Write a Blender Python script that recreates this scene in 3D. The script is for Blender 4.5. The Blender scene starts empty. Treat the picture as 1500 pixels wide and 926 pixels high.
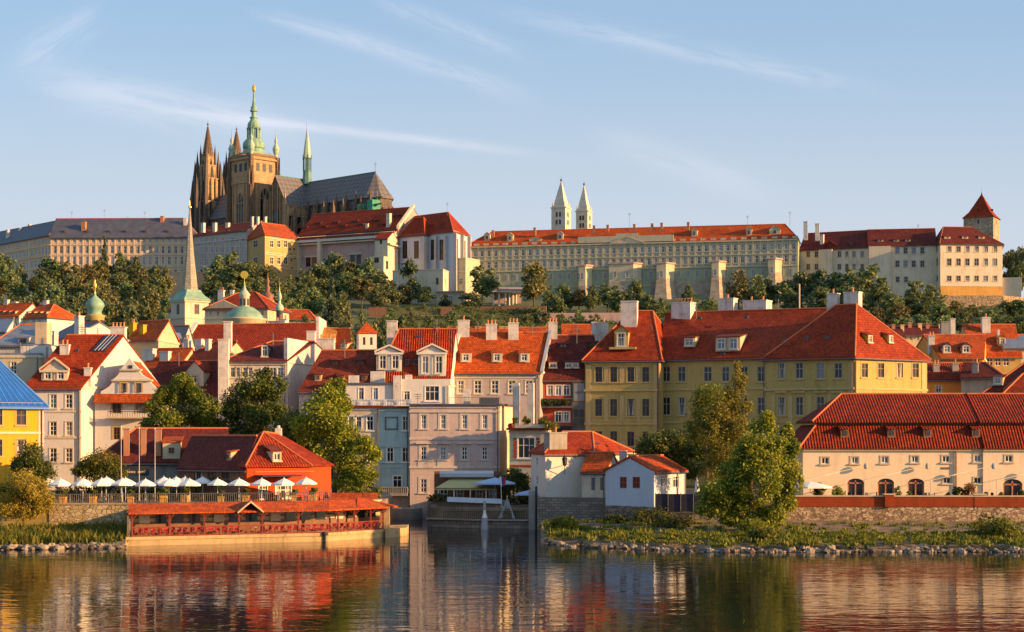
import bpy, math, random
import numpy as np
from mathutils import Vector, Matrix

S = bpy.context.scene
COL = S.collection
R = random.Random(11)
rad = math.radians

# ------------------------------------------------------------------ camera
F, CX, CY, EYE = 2500.0, 750.0, 640.0, 12.0      # focal length and optical centre in photo pixels, eye height above the water
cam_d = bpy.data.cameras.new('camera'); cam = bpy.data.objects.new('camera', cam_d); COL.objects.link(cam)
cam.location = (0, 0, EYE); cam.rotation_euler = (rad(90), 0, 0)
cam_d.sensor_width = 36; cam_d.lens = 36 * F / 1500; cam_d.shift_y = (CY - 463) / 1500
cam_d.clip_start = 1; cam_d.clip_end = 9000
S.camera = cam

# ------------------------------------------------------------------ light
SUN_AZ, SUN_EL = 17.0, 13.5       # degrees in front of the facade line (from the right), above the horizon
sd = Vector((math.cos(rad(SUN_AZ)) * math.cos(rad(SUN_EL)), -math.sin(rad(SUN_AZ)) * math.cos(rad(SUN_EL)), math.sin(rad(SUN_EL))))
sl = bpy.data.lights.new('sun', 'SUN'); sl.energy = 5.0; sl.angle = rad(0.5); sl.color = (1.0, 0.56, 0.23)
so = bpy.data.objects.new('sun', sl); COL.objects.link(so)
so.rotation_euler = (-sd).to_track_quat('-Z', 'Y').to_euler(); so.location = (300, -100, 200)

W = bpy.data.worlds.new('World'); S.world = W; W.use_nodes = True
wn, wl = W.node_tree.nodes, W.node_tree.links
wn.clear()
def WN(t, **k):
    n = wn.new(t)
    for a, b in k.items(): setattr(n, a, b)
    return n
w_out = WN('ShaderNodeOutputWorld'); w_bg = WN('ShaderNodeBackground'); w_bg.inputs['Strength'].default_value = 0.105
sky = WN('ShaderNodeTexSky', sky_type='NISHITA', sun_disc=False)
sky.sun_elevation = rad(SUN_EL); sky.sun_rotation = rad(90 + SUN_AZ)
sky.air_density = 1.0; sky.dust_density = 2.0; sky.ozone_density = 1.2; sky.altitude = 200
tc = WN('ShaderNodeTexCoord'); sx = WN('ShaderNodeSeparateXYZ'); wl.new(tc.outputs['Generated'], sx.inputs[0])
def WM(op, a, b=None):
    n = WN('ShaderNodeMath', operation=op)
    for i, q in enumerate((a, b)):
        if q is None: continue
        if isinstance(q, (int, float)): n.inputs[i].default_value = q
        else: wl.new(q, n.inputs[i])
    return n.outputs[0]
ymax = WM('MAXIMUM', sx.outputs['Y'], 0.05)
su, sv = WM('DIVIDE', sx.outputs['X'], ymax), WM('DIVIDE', sx.outputs['Z'], ymax)
def cirrus(x0, y0, x1, y1, width, amp, nscale, thr):
    u0, v0, u1, v1 = (x0 - CX) / F, (CY - y0) / F, (x1 - CX) / F, (CY - y1) / F
    L = math.hypot(u1 - u0, v1 - v0); c, s_ = (u1 - u0) / L, (v1 - v0) / L
    du, dv = WM('SUBTRACT', su, (u0 + u1) / 2), WM('SUBTRACT', sv, (v0 + v1) / 2)
    a = WM('ADD', WM('MULTIPLY', du, c), WM('MULTIPLY', dv, s_))
    b = WM('SUBTRACT', WM('MULTIPLY', dv, c), WM('MULTIPLY', du, s_))
    cm = WN('ShaderNodeCombineXYZ'); wl.new(WM('MULTIPLY', a, nscale), cm.inputs[0]); wl.new(WM('MULTIPLY', b, nscale * 5), cm.inputs[1]); cm.inputs[2].default_value = x0 * .37
    nz = WN('ShaderNodeTexNoise'); nz.inputs['Scale'].default_value = 1; nz.inputs['Detail'].default_value = 8; nz.inputs['Roughness'].default_value = .66
    nz.inputs['Distortion'].default_value = .5
    wl.new(cm.outputs[0], nz.inputs['Vector'])
    an, bn = WM('DIVIDE', a, L / 2), WM('DIVIDE', b, width / F)
    g = WM('EXPONENT', WM('MULTIPLY', WM('ADD', WM('POWER', WM('ABSOLUTE', an), 4), WM('MULTIPLY', bn, bn)), -1.0))
    mr = WN('ShaderNodeMapRange', interpolation_type='SMOOTHSTEP'); mr.inputs[1].default_value = thr; mr.inputs[2].default_value = thr + .36
    wl.new(nz.outputs[0], mr.inputs[0])
    return WM('MULTIPLY', WM('MULTIPLY', g, mr.outputs[0]), amp)
cl = None
for args in [(60, 118, 430, 192, 28, .28, 16, .24), (280, 166, 760, 222, 7, .28, 20, .17), (480, 45, 760, 138, 14, .22, 26, .30),
             (760, 22, 1260, 128, 14, .20, 22, .28), (30, 95, 140, 20, 24, .20, 22, .30), (880, 200, 1120, 280, 22, .12, 20, .2),
             (380, 20, 520, 60, 10, .2, 22, .26), (560, 0, 760, 80, 14, .2, 22, .28)]:
    q = cirrus(*args); cl = q if cl is None else WM('ADD', cl, q)
front = WM('GREATER_THAN', sx.outputs['Y'], 0.1)
cl = WM('MINIMUM', WM('MULTIPLY', cl, front), .85)
mxs = WN('ShaderNodeMixRGB'); wl.new(cl, mxs.inputs[0]); mxa = WN('ShaderNodeMixRGB'); mxa.inputs[0].default_value = .6; wl.new(sky.outputs[0], mxa.inputs[1]); mxa.inputs[2].default_value = (1.75, 2.65, 3.9, 1); mxw = WN('ShaderNodeMapRange', interpolation_type='SMOOTHSTEP'); wl.new(sv, mxw.inputs[0]); mxw.inputs[1].default_value = .27; mxw.inputs[2].default_value = .06; mxb = WN('ShaderNodeMixRGB'); wl.new(mxw.outputs[0], mxb.inputs[0]); wl.new(mxa.outputs[0], mxb.inputs[1]); mxb.inputs[2].default_value = (3.1, 3.35, 3.75, 1); wl.new(mxb.outputs[0], mxs.inputs[1]); mxs.inputs[2].default_value = (5.3, 5.0, 5.3, 1)
wl.new(mxs.outputs[0], w_bg.inputs['Color']); wl.new(w_bg.outputs[0], w_out.inputs[0])
S.view_settings.view_transform = 'Standard'; S.view_settings.look = 'None'; S.view_settings.gamma = 1.0
S.view_settings.use_curve_mapping = False
S.view_settings.exposure = 1.0
S.cycles.use_denoising = True
S.cycles.max_bounces = 6; S.cycles.diffuse_bounces = 3; S.cycles.glossy_bounces = 3; S.cycles.transmission_bounces = 2; S.cycles.transparent_max_bounces = 4

# ------------------------------------------------------------------ pixel rays
def P(px, py, Y): return Vector(((px - CX) * Y / F, Y, EYE + (CY - py) * Y / F))
def XY(px, Y): return ((px - CX) * Y / F, Y)
def ZP(py, Y): return EYE + (CY - py) * Y / F
def YZ(py, z): return (z - EYE) * F / (CY - py)
def ray_plane(px, py, o, n):
    d = Vector(((px - CX) / F, 1.0, (CY - py) / F)); c = Vector((0, 0, EYE))
    return c + d * ((Vector(o) - c).dot(n) / d.dot(n))

# ------------------------------------------------------------------ objects
ORG = {}
def tag(o, label=None, cat=None, group=None, kind=None):
    if label: o['label'] = label
    if cat: o['category'] = cat
    if group: o['group'] = group
    if kind: o['kind'] = kind
    return o
def thing(name, label, cat, loc=(0, 0, 0), group=None, rz=0):
    o = bpy.data.objects.new(name, None); COL.objects.link(o); o.location = loc; o.rotation_euler.z = rz
    o.empty_display_size = .5
    ORG[o.name] = Vector(loc)
    return tag(o, label, cat, group)
def link(name, me, parent=None, loc=None, rz=None):
    o = bpy.data.objects.new(name, me); COL.objects.link(o)
    if parent: o.parent = parent; ORG[o.name] = ORG.get(parent.name, Vector((0, 0, 0)))
    if loc is not None: o.location = loc
    if rz is not None: o.rotation_euler.z = rz
    return o

class MB:
    def __init__(s): s.v = []; s.f = []; s.m = []
    def face(s, pts, m=0):
        i = len(s.v); s.v += [(p[0], p[1], p[2]) for p in pts]; s.f.append(tuple(range(i, i + len(pts)))); s.m.append(m)
    def para(s, o, a, b, c, m=0):
        o, a, b, c = Vector(o), Vector(a), Vector(b), Vector(c)
        q = [o, o + a, o + a + b, o + b, o + c, o + a + c, o + a + b + c, o + b + c]
        i = len(s.v); s.v += [tuple(p) for p in q]
        for f in ((0, 3, 2, 1), (4, 5, 6, 7), (0, 1, 5, 4), (1, 2, 6, 5), (2, 3, 7, 6), (3, 0, 4, 7)):
            s.f.append(tuple(i + k for k in f)); s.m.append(m)
    def box(s, c, sz, m=0, rz=0):          # c = centre of the bottom face
        ca, sa = math.cos(rz), math.sin(rz); u = Vector((ca, sa, 0)) * sz[0]; w = Vector((-sa, ca, 0)) * sz[1]
        s.para(Vector(c) - u / 2 - w / 2, u, w, (0, 0, sz[2]), m)
    def prism(s, pts, ext, m=0, sm=None):
        sm = m if sm is None else sm; e = Vector(ext); a = [Vector(p) for p in pts]; b = [p + e for p in a]
        s.face(a, m); s.face(b[::-1], sm); n = len(a)
        for i in range(n): s.face([a[i], b[i], b[(i + 1) % n], a[(i + 1) % n]], sm)
    def bar(s, p0, p1, r0, r1=None, n=6, m=0, cap=True):
        p0, p1 = Vector(p0), Vector(p1); r1 = r0 if r1 is None else r1; d = (p1 - p0).normalized()
        a = d.orthogonal().normalized(); b = d.cross(a); i = len(s.v)
        for p, r in ((p0, r0), (p1, r1)):
            for k in range(n):
                t = 2 * math.pi * (k + .5) / n; s.v.append(tuple(p + (a * math.cos(t) + b * math.sin(t)) * r))
        for k in range(n): s.f.append((i + k, i + (k + 1) % n, i + n + (k + 1) % n, i + n + k)); s.m.append(m)
        if cap: s.f.append(tuple(i + k for k in range(n))[::-1]); s.f.append(tuple(i + n + k for k in range(n))); s.m += [m, m]
    def lathe(s, c, prof, n=12, m=0, rot=0.0, cap=True):   # prof = [(radius, z above c)]
        i = len(s.v)
        for r, z in prof:
            for k in range(n):
                t = rot + 2 * math.pi * (k + .5) / n; s.v.append((c[0] + r * math.cos(t), c[1] + r * math.sin(t), c[2] + z))
        for j in range(len(prof) - 1):
            for k in range(n): s.f.append((i + j * n + k, i + j * n + (k + 1) % n, i + (j + 1) * n + (k + 1) % n, i + (j + 1) * n + k)); s.m.append(m)
        if cap: s.f.append(tuple(i + (len(prof) - 1) * n + k for k in range(n))); s.m.append(m)
    def mesh(s, name, mats, org=(0, 0, 0), smooth=False):
        me = bpy.data.meshes.new(name); ox, oy, oz = org
        me.from_pydata([(x - ox, y - oy, z - oz) for x, y, z in s.v], [], s.f)
        for m in mats: me.materials.append(MAT[m] if isinstance(m, str) else m)
        me.polygons.foreach_set('material_index', s.m)
        if smooth: me.polygons.foreach_set('use_smooth', [True] * len(s.f))
        uv = me.uv_layers.new(name='UVMap'); out = []
        for p in me.polygons:
            nx, ny, nz = p.normal
            h = math.hypot(nx, ny)
            if h < .02: U, V = (1, 0, 0), (0, 1, 0)
            else: U = (-ny / h, nx / h, 0); V = (-nz * nx / h, -nz * ny / h, h)
            for vi in p.vertices:
                x, y, z = s.v[vi]; out += [U[0] * x + U[1] * y, V[0] * x + V[1] * y + V[2] * z]
        uv.data.foreach_set('uv', out)
        return me
    def build(s, name, mats, parent=None, smooth=False, label=None):
        if not s.f: return None
        if isinstance(mats, str): mats = [mats]
        org = ORG.get(parent.name, (0, 0, 0)) if parent else (0, 0, 0)
        o = link(name, s.mesh(name, mats, org, smooth), parent)
        if label: o['label'] = label
        return o

# ------------------------------------------------------------------ materials
MAT = {}
class NT:
    def __init__(s, name):
        s.mat = bpy.data.materials.new(name); s.mat.use_nodes = True; s.t = s.mat.node_tree
        s.b = s.t.nodes['Principled BSDF']; s.out = s.t.nodes['Material Output']; MAT[name] = s.mat
    def n(s, t, **k):
        q = s.t.nodes.new(t)
        for a, b in k.items(): setattr(q, a, b)
        return q
    def l(s, a, b): s.t.links.new(a, b)
    def set(s, i, v):
        if isinstance(v, (int, float, tuple)): s.b.inputs[i].default_value = v
        else: s.l(v, s.b.inputs[i])
    def uv(s, sx=1, sy=1, sz=1, rot=0):
        t = s.n('ShaderNodeTexCoord'); m = s.n('ShaderNodeMapping'); m.inputs['Scale'].default_value = (sx, sy, sz); m.inputs['Rotation'].default_value = (0, 0, rot)
        s.l(t.outputs['UV'], m.inputs[0]); return m.outputs[0]
    def ob(s, sx=1, sy=1, sz=1):
        t = s.n('ShaderNodeNewGeometry'); m = s.n('ShaderNodeMapping'); m.inputs['Scale'].default_value = (sx, sy, sz)
        s.l(t.outputs['Position'], m.inputs[0]); return m.outputs[0]
    def noise(s, vec, scale, detail=5, rough=.6, dist=0):
        q = s.n('ShaderNodeTexNoise'); q.inputs['Scale'].default_value = scale; q.inputs['Detail'].default_value = detail; q.inputs['Roughness'].default_value = rough
        q.inputs['Distortion'].default_value = dist; s.l(vec, q.inputs['Vector']); return q.outputs[0]
    def ramp(s, fac, pts):
        q = s.n('ShaderNodeValToRGB'); e = q.color_ramp.elements
        while len(e) < len(pts): e.new(.5)
        for k, (p, c) in enumerate(pts): e[k].position = p; e[k].color = (*c, 1) if len(c) == 3 else c
        s.l(fac, q.inputs[0]); return q.outputs[0]
    def mix(s, fac, a, b, mode='MIX'):
        q = s.n('ShaderNodeMixRGB', blend_type=mode)
        for i, v in enumerate((fac, a, b)):
            if isinstance(v, (int, float)): q.inputs[i].default_value = v
            elif isinstance(v, tuple): q.inputs[i].default_value = (*v[:3], 1)
            else: s.l(v, q.inputs[i])
        return q.outputs[0]
    def math(s, op, a, b=0.0):
        q = s.n('ShaderNodeMath', operation=op)
        for i, v in enumerate((a, b)):
            if isinstance(v, (int, float)): q.inputs[i].default_value = v
            else: s.l(v, q.inputs[i])
        return q.outputs[0]
    def bump(s, h, strength=.4, dist=.05):
        q = s.n('ShaderNodeBump'); q.inputs['Strength'].default_value = strength; q.inputs['Distance'].default_value = dist
        s.l(h, q.inputs['Height']); s.l(q.outputs[0], s.b.inputs['Normal'])
def sc(c, k): return tuple(min(1, x * k) for x in c)
def grey(v): return (v, v, v)

def plaster(name, col, rough=.9, stain=.27, ns=.22):
    col = sc(col, .80)
    t = NT(name); uv = t.uv()
    big = t.noise(uv, ns, 6, .65); fine = t.noise(uv, 2.5, 4, .6); streak = t.noise(t.uv(1.1, .09), 1, 5, .65)
    f = t.mix(.5, big, streak); c = t.ramp(f, [(.30, sc(col, 1 - stain * 1.3)), (.5, col), (.72, sc(col, 1 + stain * .35))])
    c = t.mix(.16, c, t.ramp(fine, [(.3, grey(.35)), (.7, grey(.75))]), 'OVERLAY')
    patch = t.math('MULTIPLY', t.ramp(t.noise(uv, ns * 2.6, 8, .76), [(.54, grey(0)), (.70, grey(1))]), min(1, stain * 1.7)); c = t.mix(patch, c, (col[0] * .62, col[1] * .55, col[2] * .48))
    t.set('Base Color', c); t.set('Roughness', rough); t.b.inputs['Specular IOR Level'].default_value = .15; t.bump(fine, .25, .03)
def tiles(name, col, ribs=False, rough=.75, dark=.55, lichen=.42):
    col = sc(col, .82); t = NT(name); uv = t.uv()
    b = t.n('ShaderNodeTexBrick'); b.offset = .5; b.inputs['Scale'].default_value = 1
    b.inputs['Brick Width'].default_value = .34; b.inputs['Row Height'].default_value = .46; b.inputs['Mortar Size'].default_value = .035; b.inputs['Bias'].default_value = -.1
    b.inputs['Color1'].default_value = (*sc(col, 1.25), 1); b.inputs['Color2'].default_value = (*sc(col, .62), 1); b.inputs['Mortar'].default_value = (*sc(col, dark), 1)
    t.l(uv, b.inputs['Vector'])
    big = t.noise(uv, .18, 6, .7); med = t.noise(uv, .9, 5, .7)
    c = t.mix(.75, b.outputs[0], t.ramp(big, [(.28, grey(.42)), (.42, grey(.8)), (.55, grey(1.05)), (.75, (1.12, .95, .82))]), 'MULTIPLY')
    c = t.mix(t.math('MULTIPLY', t.ramp(med, [(.55, grey(0)), (.8, grey(1))]), lichen), c, (.10, .075, .055))
    new = t.math('MULTIPLY', t.ramp(t.noise(uv, .42, 3, .5), [(.60, grey(0)), (.66, grey(1))]), .35); c = t.mix(new, c, (min(1, col[0] * 1.5), min(1, col[1] * 1.9), col[2] * 1.9))
    if ribs:
        w = t.n('ShaderNodeTexWave', wave_type='BANDS', bands_direction='X', wave_profile='SIN'); w.inputs['Scale'].default_value = .314 / .36; w.inputs['Distortion'].default_value = 0
        t.l(t.uv(), w.inputs['Vector']); c = t.mix(.35, c, t.ramp(w.outputs[1], [(.1, grey(.5)), (.5, grey(1))]), 'MULTIPLY'); t.bump(w.outputs[1], .9, .10)
    else:
        v = t.n('ShaderNodeTexWave', wave_type='BANDS', bands_direction='Y', wave_profile='SAW'); v.inputs['Scale'].default_value = .314 / .46; v.inputs['Distortion'].default_value = .15
        t.l(t.uv(), v.inputs['Vector']); t.bump(t.mix(.4, v.outputs[1], b.outputs[1]), .8, .07)
    t.set('Base Color', c); t.set('Roughness', rough); t.b.inputs['Specular IOR Level'].default_value = .15
def stone(name, c1, c2, c3, bw=.9, bh=.45, rub=False, mort=.05):
    t = NT(name); uv = t.uv(); big = t.noise(uv, .3, 6, .7); fine = t.noise(uv, 3, 5, .7)
    if rub:
        v = t.n('ShaderNodeTexVoronoi', feature='F1'); v.inputs['Scale'].default_value = 1 / bw; v.inputs['Randomness'].default_value = 1
        t.l(t.uv(1, bw / bh), v.inputs['Vector']); e = t.n('ShaderNodeTexVoronoi', feature='DISTANCE_TO_EDGE'); e.inputs['Scale'].default_value = 1 / bw
        t.l(t.uv(1, bw / bh), e.inputs['Vector'])
        sep = t.n('ShaderNodeSeparateColor'); t.l(v.outputs['Color'], sep.inputs[0])
        c = t.ramp(sep.outputs[0], [(0, c1), (.5, c2), (1, c3)]); edge = t.ramp(e.outputs['Distance'], [(0, grey(0)), (.10, grey(1))])
        c = t.mix(edge, sc(c1, .35), c); h = edge
    else:
        b = t.n('ShaderNodeTexBrick'); b.inputs['Scale'].default_value = 1; b.inputs['Brick Width'].default_value = bw; b.inputs['Row Height'].default_value = bh; b.inputs['Mortar Size'].default_value = mort
        b.inputs['Color1'].default_value = (*c1, 1); b.inputs['Color2'].default_value = (*c3, 1); b.inputs['Mortar'].default_value = (*sc(c1, .45), 1); t.l(uv, b.inputs['Vector'])
        c = t.mix(.35, b.outputs[0], c2); h = b.outputs[1]; h = t.math('SUBTRACT', 1.0, h)
    c = t.mix(.6, c, t.ramp(big, [(.3, grey(.55)), (.6, grey(1.0))]), 'MULTIPLY'); c = t.mix(.3, c, fine, 'OVERLAY')
    t.set('Base Color', c); t.set('Roughness', .92); t.bump(t.mix(.4, h, fine), .7, .06)
def simple(name, col, rough=.6, metal=0, var=.2, nscale=.8, bump=0):
    t = NT(name); nz = t.noise(t.ob(), nscale, 5, .65)
    t.set('Base Color', t.ramp(nz, [(.3, sc(col, 1 - var)), (.7, sc(col, 1 + var))])); t.set('Roughness', rough); t.set('Metallic', metal)
    if bump: t.bump(nz, bump, .05)
def foliage(name, c1, c2, c3, trans=.35):
    t = NT(name); g = t.n('ShaderNodeNewGeometry'); oi = t.n('ShaderNodeObjectInfo')
    nz = t.noise(t.ob(), .5, 3, .6)
    f = t.math('ADD', t.math('MULTIPLY', g.outputs['Random Per Island'], .5), t.math('MULTIPLY', t.math('SUBTRACT', nz, .22), .95))
    c = t.ramp(f, [(.18, c1), (.5, c2), (.85, c3)])
    hs = t.n('ShaderNodeHueSaturation'); t.l(c, hs.inputs['Color'])
    t.l(t.math('ADD', .475, t.math('MULTIPLY', oi.outputs['Random'], .05)), hs.inputs['Hue']); t.l(t.math('ADD', .75, t.math('MULTIPLY', oi.outputs['Random'], .5)), hs.inputs['Value'])
    c = hs.outputs[0]
    t.set('Base Color', c); t.set('Roughness', .6); t.b.inputs['Specular IOR Level'].default_value = .25
    tr = t.n('ShaderNodeBsdfTranslucent'); t.l(t.mix(1, c, (1.0, .95, .45), 'MULTIPLY'), tr.inputs[0])
    m = t.n('ShaderNodeMixShader'); m.inputs[0].default_value = trans; t.l(t.b.outputs[0], m.inputs[1]); t.l(tr.outputs[0], m.inputs[2]); t.l(m.outputs[0], t.out.inputs[0])

RED = (.35, .044, .011)
tiles('tile_red', RED); tiles('tile_orange', (.56, .095, .016)); tiles('tile_dark', (.25, .045, .022)); tiles('tile_maroon', (.17, .032, .022), lichen=.35)
tiles('tile_ribbed', (.38, .045, .013), ribs=True, lichen=.12); tiles('tile_range', (.25, .03, .010), ribs=True, lichen=.12); tiles('tile_ribbed_dark', (.28, .04, .018), ribs=True, lichen=.15); tiles('tile_ochre', (.62, .26, .05))
simple('ridge_tile', (.50, .13, .04), .8)
plaster('cream', (.66, .53, .34)); plaster('cream_light', (.74, .63, .46)); plaster('range_cream', (.98, .76, .50), stain=.2); plaster('white_wall', (.80, .74, .64), stain=.14); plaster('grey_white', (.60, .55, .50))
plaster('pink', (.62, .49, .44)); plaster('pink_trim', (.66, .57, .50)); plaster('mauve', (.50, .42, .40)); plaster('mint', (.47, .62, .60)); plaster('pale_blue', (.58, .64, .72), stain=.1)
plaster('yellow', (.50, .375, .13)); plaster('yellow_bright', (.68, .40, .035), stain=.2); plaster('ochre_trim', (.56, .42, .18)); plaster('orange_wall', (.80, .36, .09)); plaster('red_wall', (.54, .078, .02), stain=.15)
plaster('brick_red', (.42, .085, .05)); plaster('palace_green', (.40, .43, .29)); plaster('palace_trim', (.62, .55, .38)); plaster('castle_peach', (.84, .53, .30)); plaster('castle_trim', (.84, .64, .44))
plaster('castle_grey', (.58, .48, .40)); plaster('castle_yellow', (.62, .40, .16)); plaster('old_brick', (.33, .17, .10), stain=.4); plaster('lobkowicz', (.78, .65, .47)); plaster('lobkowicz_base', (.66, .36, .10)); plaster('palace_pink', (.58, .40, .34))
plaster('chimney_white', (.76, .69, .60), stain=.5, ns=.7); plaster('chimney_brick', (.50, .24, .14), stain=.4); plaster('concrete', (.42, .38, .32), stain=.4); plaster('quay_stone', (.55, .39, .20), stain=.5); plaster('grey_wall', (.34, .33, .30), stain=.35)
stone('rampart', (.30, .24, .17), (.40, .33, .24), (.48, .41, .31), 1.6, .8, mort=.03); plaster('terracotta_wall', (.33, .06, .02), stain=.3)
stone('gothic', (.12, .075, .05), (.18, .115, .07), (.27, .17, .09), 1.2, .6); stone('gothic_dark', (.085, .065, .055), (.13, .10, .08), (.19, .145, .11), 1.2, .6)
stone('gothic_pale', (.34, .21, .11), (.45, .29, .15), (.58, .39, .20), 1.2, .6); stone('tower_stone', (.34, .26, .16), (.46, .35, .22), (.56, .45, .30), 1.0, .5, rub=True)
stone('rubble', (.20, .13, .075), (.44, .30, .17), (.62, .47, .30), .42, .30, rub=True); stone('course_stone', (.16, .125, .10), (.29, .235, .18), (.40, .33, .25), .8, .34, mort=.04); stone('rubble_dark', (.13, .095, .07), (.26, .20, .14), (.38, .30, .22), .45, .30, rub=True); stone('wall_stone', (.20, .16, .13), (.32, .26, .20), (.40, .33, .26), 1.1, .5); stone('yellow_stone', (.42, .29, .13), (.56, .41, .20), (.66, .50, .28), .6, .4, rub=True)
stone('george_stone', (.62, .54, .40), (.68, .60, .45), (.74, .66, .52), 1.2, .6, mort=.02); stone('spire_stone', (.30, .27, .20), (.38, .34, .25), (.46, .40, .30), 1.4, .7)
simple('copper', (.19, .32, .22), .65, 0, .3, .5); simple('copper_dark', (.09, .20, .17), .65, 0, .3, .5); simple('copper_pale', (.34, .44, .30), .6, 0, .3, .5)
simple('gold', (.85, .55, .08), .35, .7, .1); simple('iron', (.03, .03, .032), .6); simple('dark_metal', (.09, .09, .10), .5); simple('grey_metal', (.33, .35, .38), .45, .2)
simple('white_paint', (.78, .76, .72), .55, 0, .06); simple('frame_white', (.74, .70, .62), .6, 0, .05); simple('frame_brown', (.16, .085, .045), .6); simple('frame_grey', (.36, .33, .28), .6); simple('frame_orange', (.42, .15, .05), .6)
simple('curtain', (.40, .36, .30), .9, 0, .3, .7); simple('red_wood', (.24, .04, .02), .6, 0, .25, 1.5); simple('brown_wood', (.19, .085, .04), .65, 0, .3, 1.5); simple('red_cloth', (.55, .03, .03), .8); simple('orange_planter', (.66, .30, .05), .8, 0, .15)
simple('umbrella_white', (.78, .75, .70), .85, 0, .05); simple('blue_canvas', (.35, .47, .68), .8, 0, .08); simple('grey_canvas', (.46, .48, .50), .8, 0, .1); simple('olive_canvas', (.46, .38, .16), .85, 0, .1); simple('sail_canvas', (.50, .50, .52), .85, 0, .1)
simple('blue_roof', (.006, .095, .40), .5, 0, .12, .4); simple('blue_seam', (.10, .27, .6), .45); simple('slate_roof', (.075, .075, .095), .6, 0, .3, .4, .2); simple('zinc', (.17, .20, .25), .45, .3, .25); simple('solar', (.018, .028, .07), .55)
simple('trunk', (.10, .075, .05), .95, 0, .35, 1.2, .4); simple('rock', (.13, .105, .08), .9, 0, .5, 1.3, .8); simple('rock_pale', (.30, .235, .165), .9, 0, .45, 1.3, .8); simple('earth', (.20, .14, .085), 1, 0, .4, .4, .3); simple('navy_cloth', (.022, .018, .035), .8)
simple('terracotta', (.50, .20, .09), .85); simple('flag_red', (.62, .03, .04), .8); simple('flag_blue', (.05, .07, .32), .8); simple('net_green', (.05, .27, .17), .85, 0, .2); simple('scaffold', (.24, .22, .20), .6); simple('skin', (.55, .36, .26), .6)
t = NT('slate_tiles'); uvr = t.uv(1, 1, 1, rad(45)); ch = t.n('ShaderNodeTexChecker'); ch.inputs['Scale'].default_value = 1 / 1.7; ch.inputs['Color1'].default_value = (.115, .11, .11, 1); ch.inputs['Color2'].default_value = (.175, .16, .15, 1)
t.l(uvr, ch.inputs[0]); t.set('Base Color', t.mix(.55, ch.outputs[0], t.ramp(t.noise(t.uv(), .8, 6, .7), [(.3, grey(.3)), (.7, grey(1))]), 'MULTIPLY')); t.set('Roughness', .7)
t = NT('glass'); nz = t.noise(t.ob(), .35, 2, .5); t.set('Base Color', t.ramp(nz, [(.35, (.012, .013, .016)), (.65, (.05, .045, .045))])); t.set('Roughness', .12); t.b.inputs['Specular IOR Level'].default_value = .35
t = NT('glass_pale'); t.set('Base Color', (.16, .18, .21, 1)); t.set('Roughness', .25)
t = NT('lit_window'); t.set('Base Color', (.8, .6, .3, 1)); t.b.inputs['Emission Color'].default_value = (1, .72, .36, 1); t.b.inputs['Emission Strength'].default_value = .55
t = NT('water'); 
n1 = t.noise(t.ob(.16, .36, 1), 1, 2, .5, .6); n2 = t.noise(t.ob(.55, 1.15, 1), 1, 2, .5, .4); n3 = t.noise(t.ob(.02, .05, 1), 1, 3, .5)
t.set('Base Color', (.008, .010, .011, 1)); t.set('Roughness', .03); t.b.inputs['IOR'].default_value = 1.27
amp = t.ramp(n3, [(.35, grey(.5)), (.65, grey(1))])
t.bump(t.math('MULTIPLY', t.math('ADD', t.math('MULTIPLY', n1, .65), t.math('MULTIPLY', n2, .32)), amp), 1.0, .075)
t = NT('ground'); nz = t.noise(t.ob(), .06, 7, .7); t.set('Base Color', t.ramp(nz, [(.3, (.05, .07, .025)), (.5, (.085, .105, .036)), (.75, (.16, .14, .075))])); t.set('Roughness', 1.0); t.bump(t.noise(t.ob(), .8, 5, .7), .8, .5)
t = NT('bank'); nz = t.noise(t.ob(), .35, 7, .7); t.set('Base Color', t.ramp(nz, [(.3, (.055, .06, .02)), (.5, (.19, .125, .07)), (.75, (.32, .21, .12))])); t.set('Roughness', 1.0); t.bump(t.noise(t.ob(), 1.6, 5, .7), .8, .3)
foliage('leaf_hill', (0.055, 0.095, 0.05), (0.125, 0.17, 0.068), (0.25, 0.25, 0.095), 0.3)
foliage('leaf_hill_warm', (0.08, 0.09, 0.04), (0.17, 0.165, 0.062), (0.29, 0.245, 0.10), 0.3)
foliage('leaf_conifer', (0.04, 0.066, 0.038), (0.075, 0.11, 0.055), (0.14, 0.155, 0.07), 0.2)
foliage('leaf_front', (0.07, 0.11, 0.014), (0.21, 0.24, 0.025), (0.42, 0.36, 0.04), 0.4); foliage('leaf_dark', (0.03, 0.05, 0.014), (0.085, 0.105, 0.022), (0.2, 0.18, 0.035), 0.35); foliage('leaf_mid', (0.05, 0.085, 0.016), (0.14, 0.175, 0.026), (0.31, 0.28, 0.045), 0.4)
foliage('leaf_gold', (.11, .13, .022), (.25, .26, .04), (.44, .39, .08)); foliage('leaf_yellow', (.20, .19, .025), (.40, .34, .04), (.58, .46, .07)); foliage('grass_blade', (.06, .095, .015), (.15, .19, .025), (.32, .28, .04))
foliage('leaf_olive', (.07, .105, .017), (.21, .24, .03), (.44, .38, .055), .4); foliage('leaf_red', (.10, .03, .02), (.18, .06, .03), (.26, .10, .04)); foliage('flower_red', (.30, .02, .02), (.5, .04, .03), (.55, .10, .05)); foliage('hedge_leaf', (.05, .08, .022), (.10, .14, .032), (.20, .22, .05))
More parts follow.
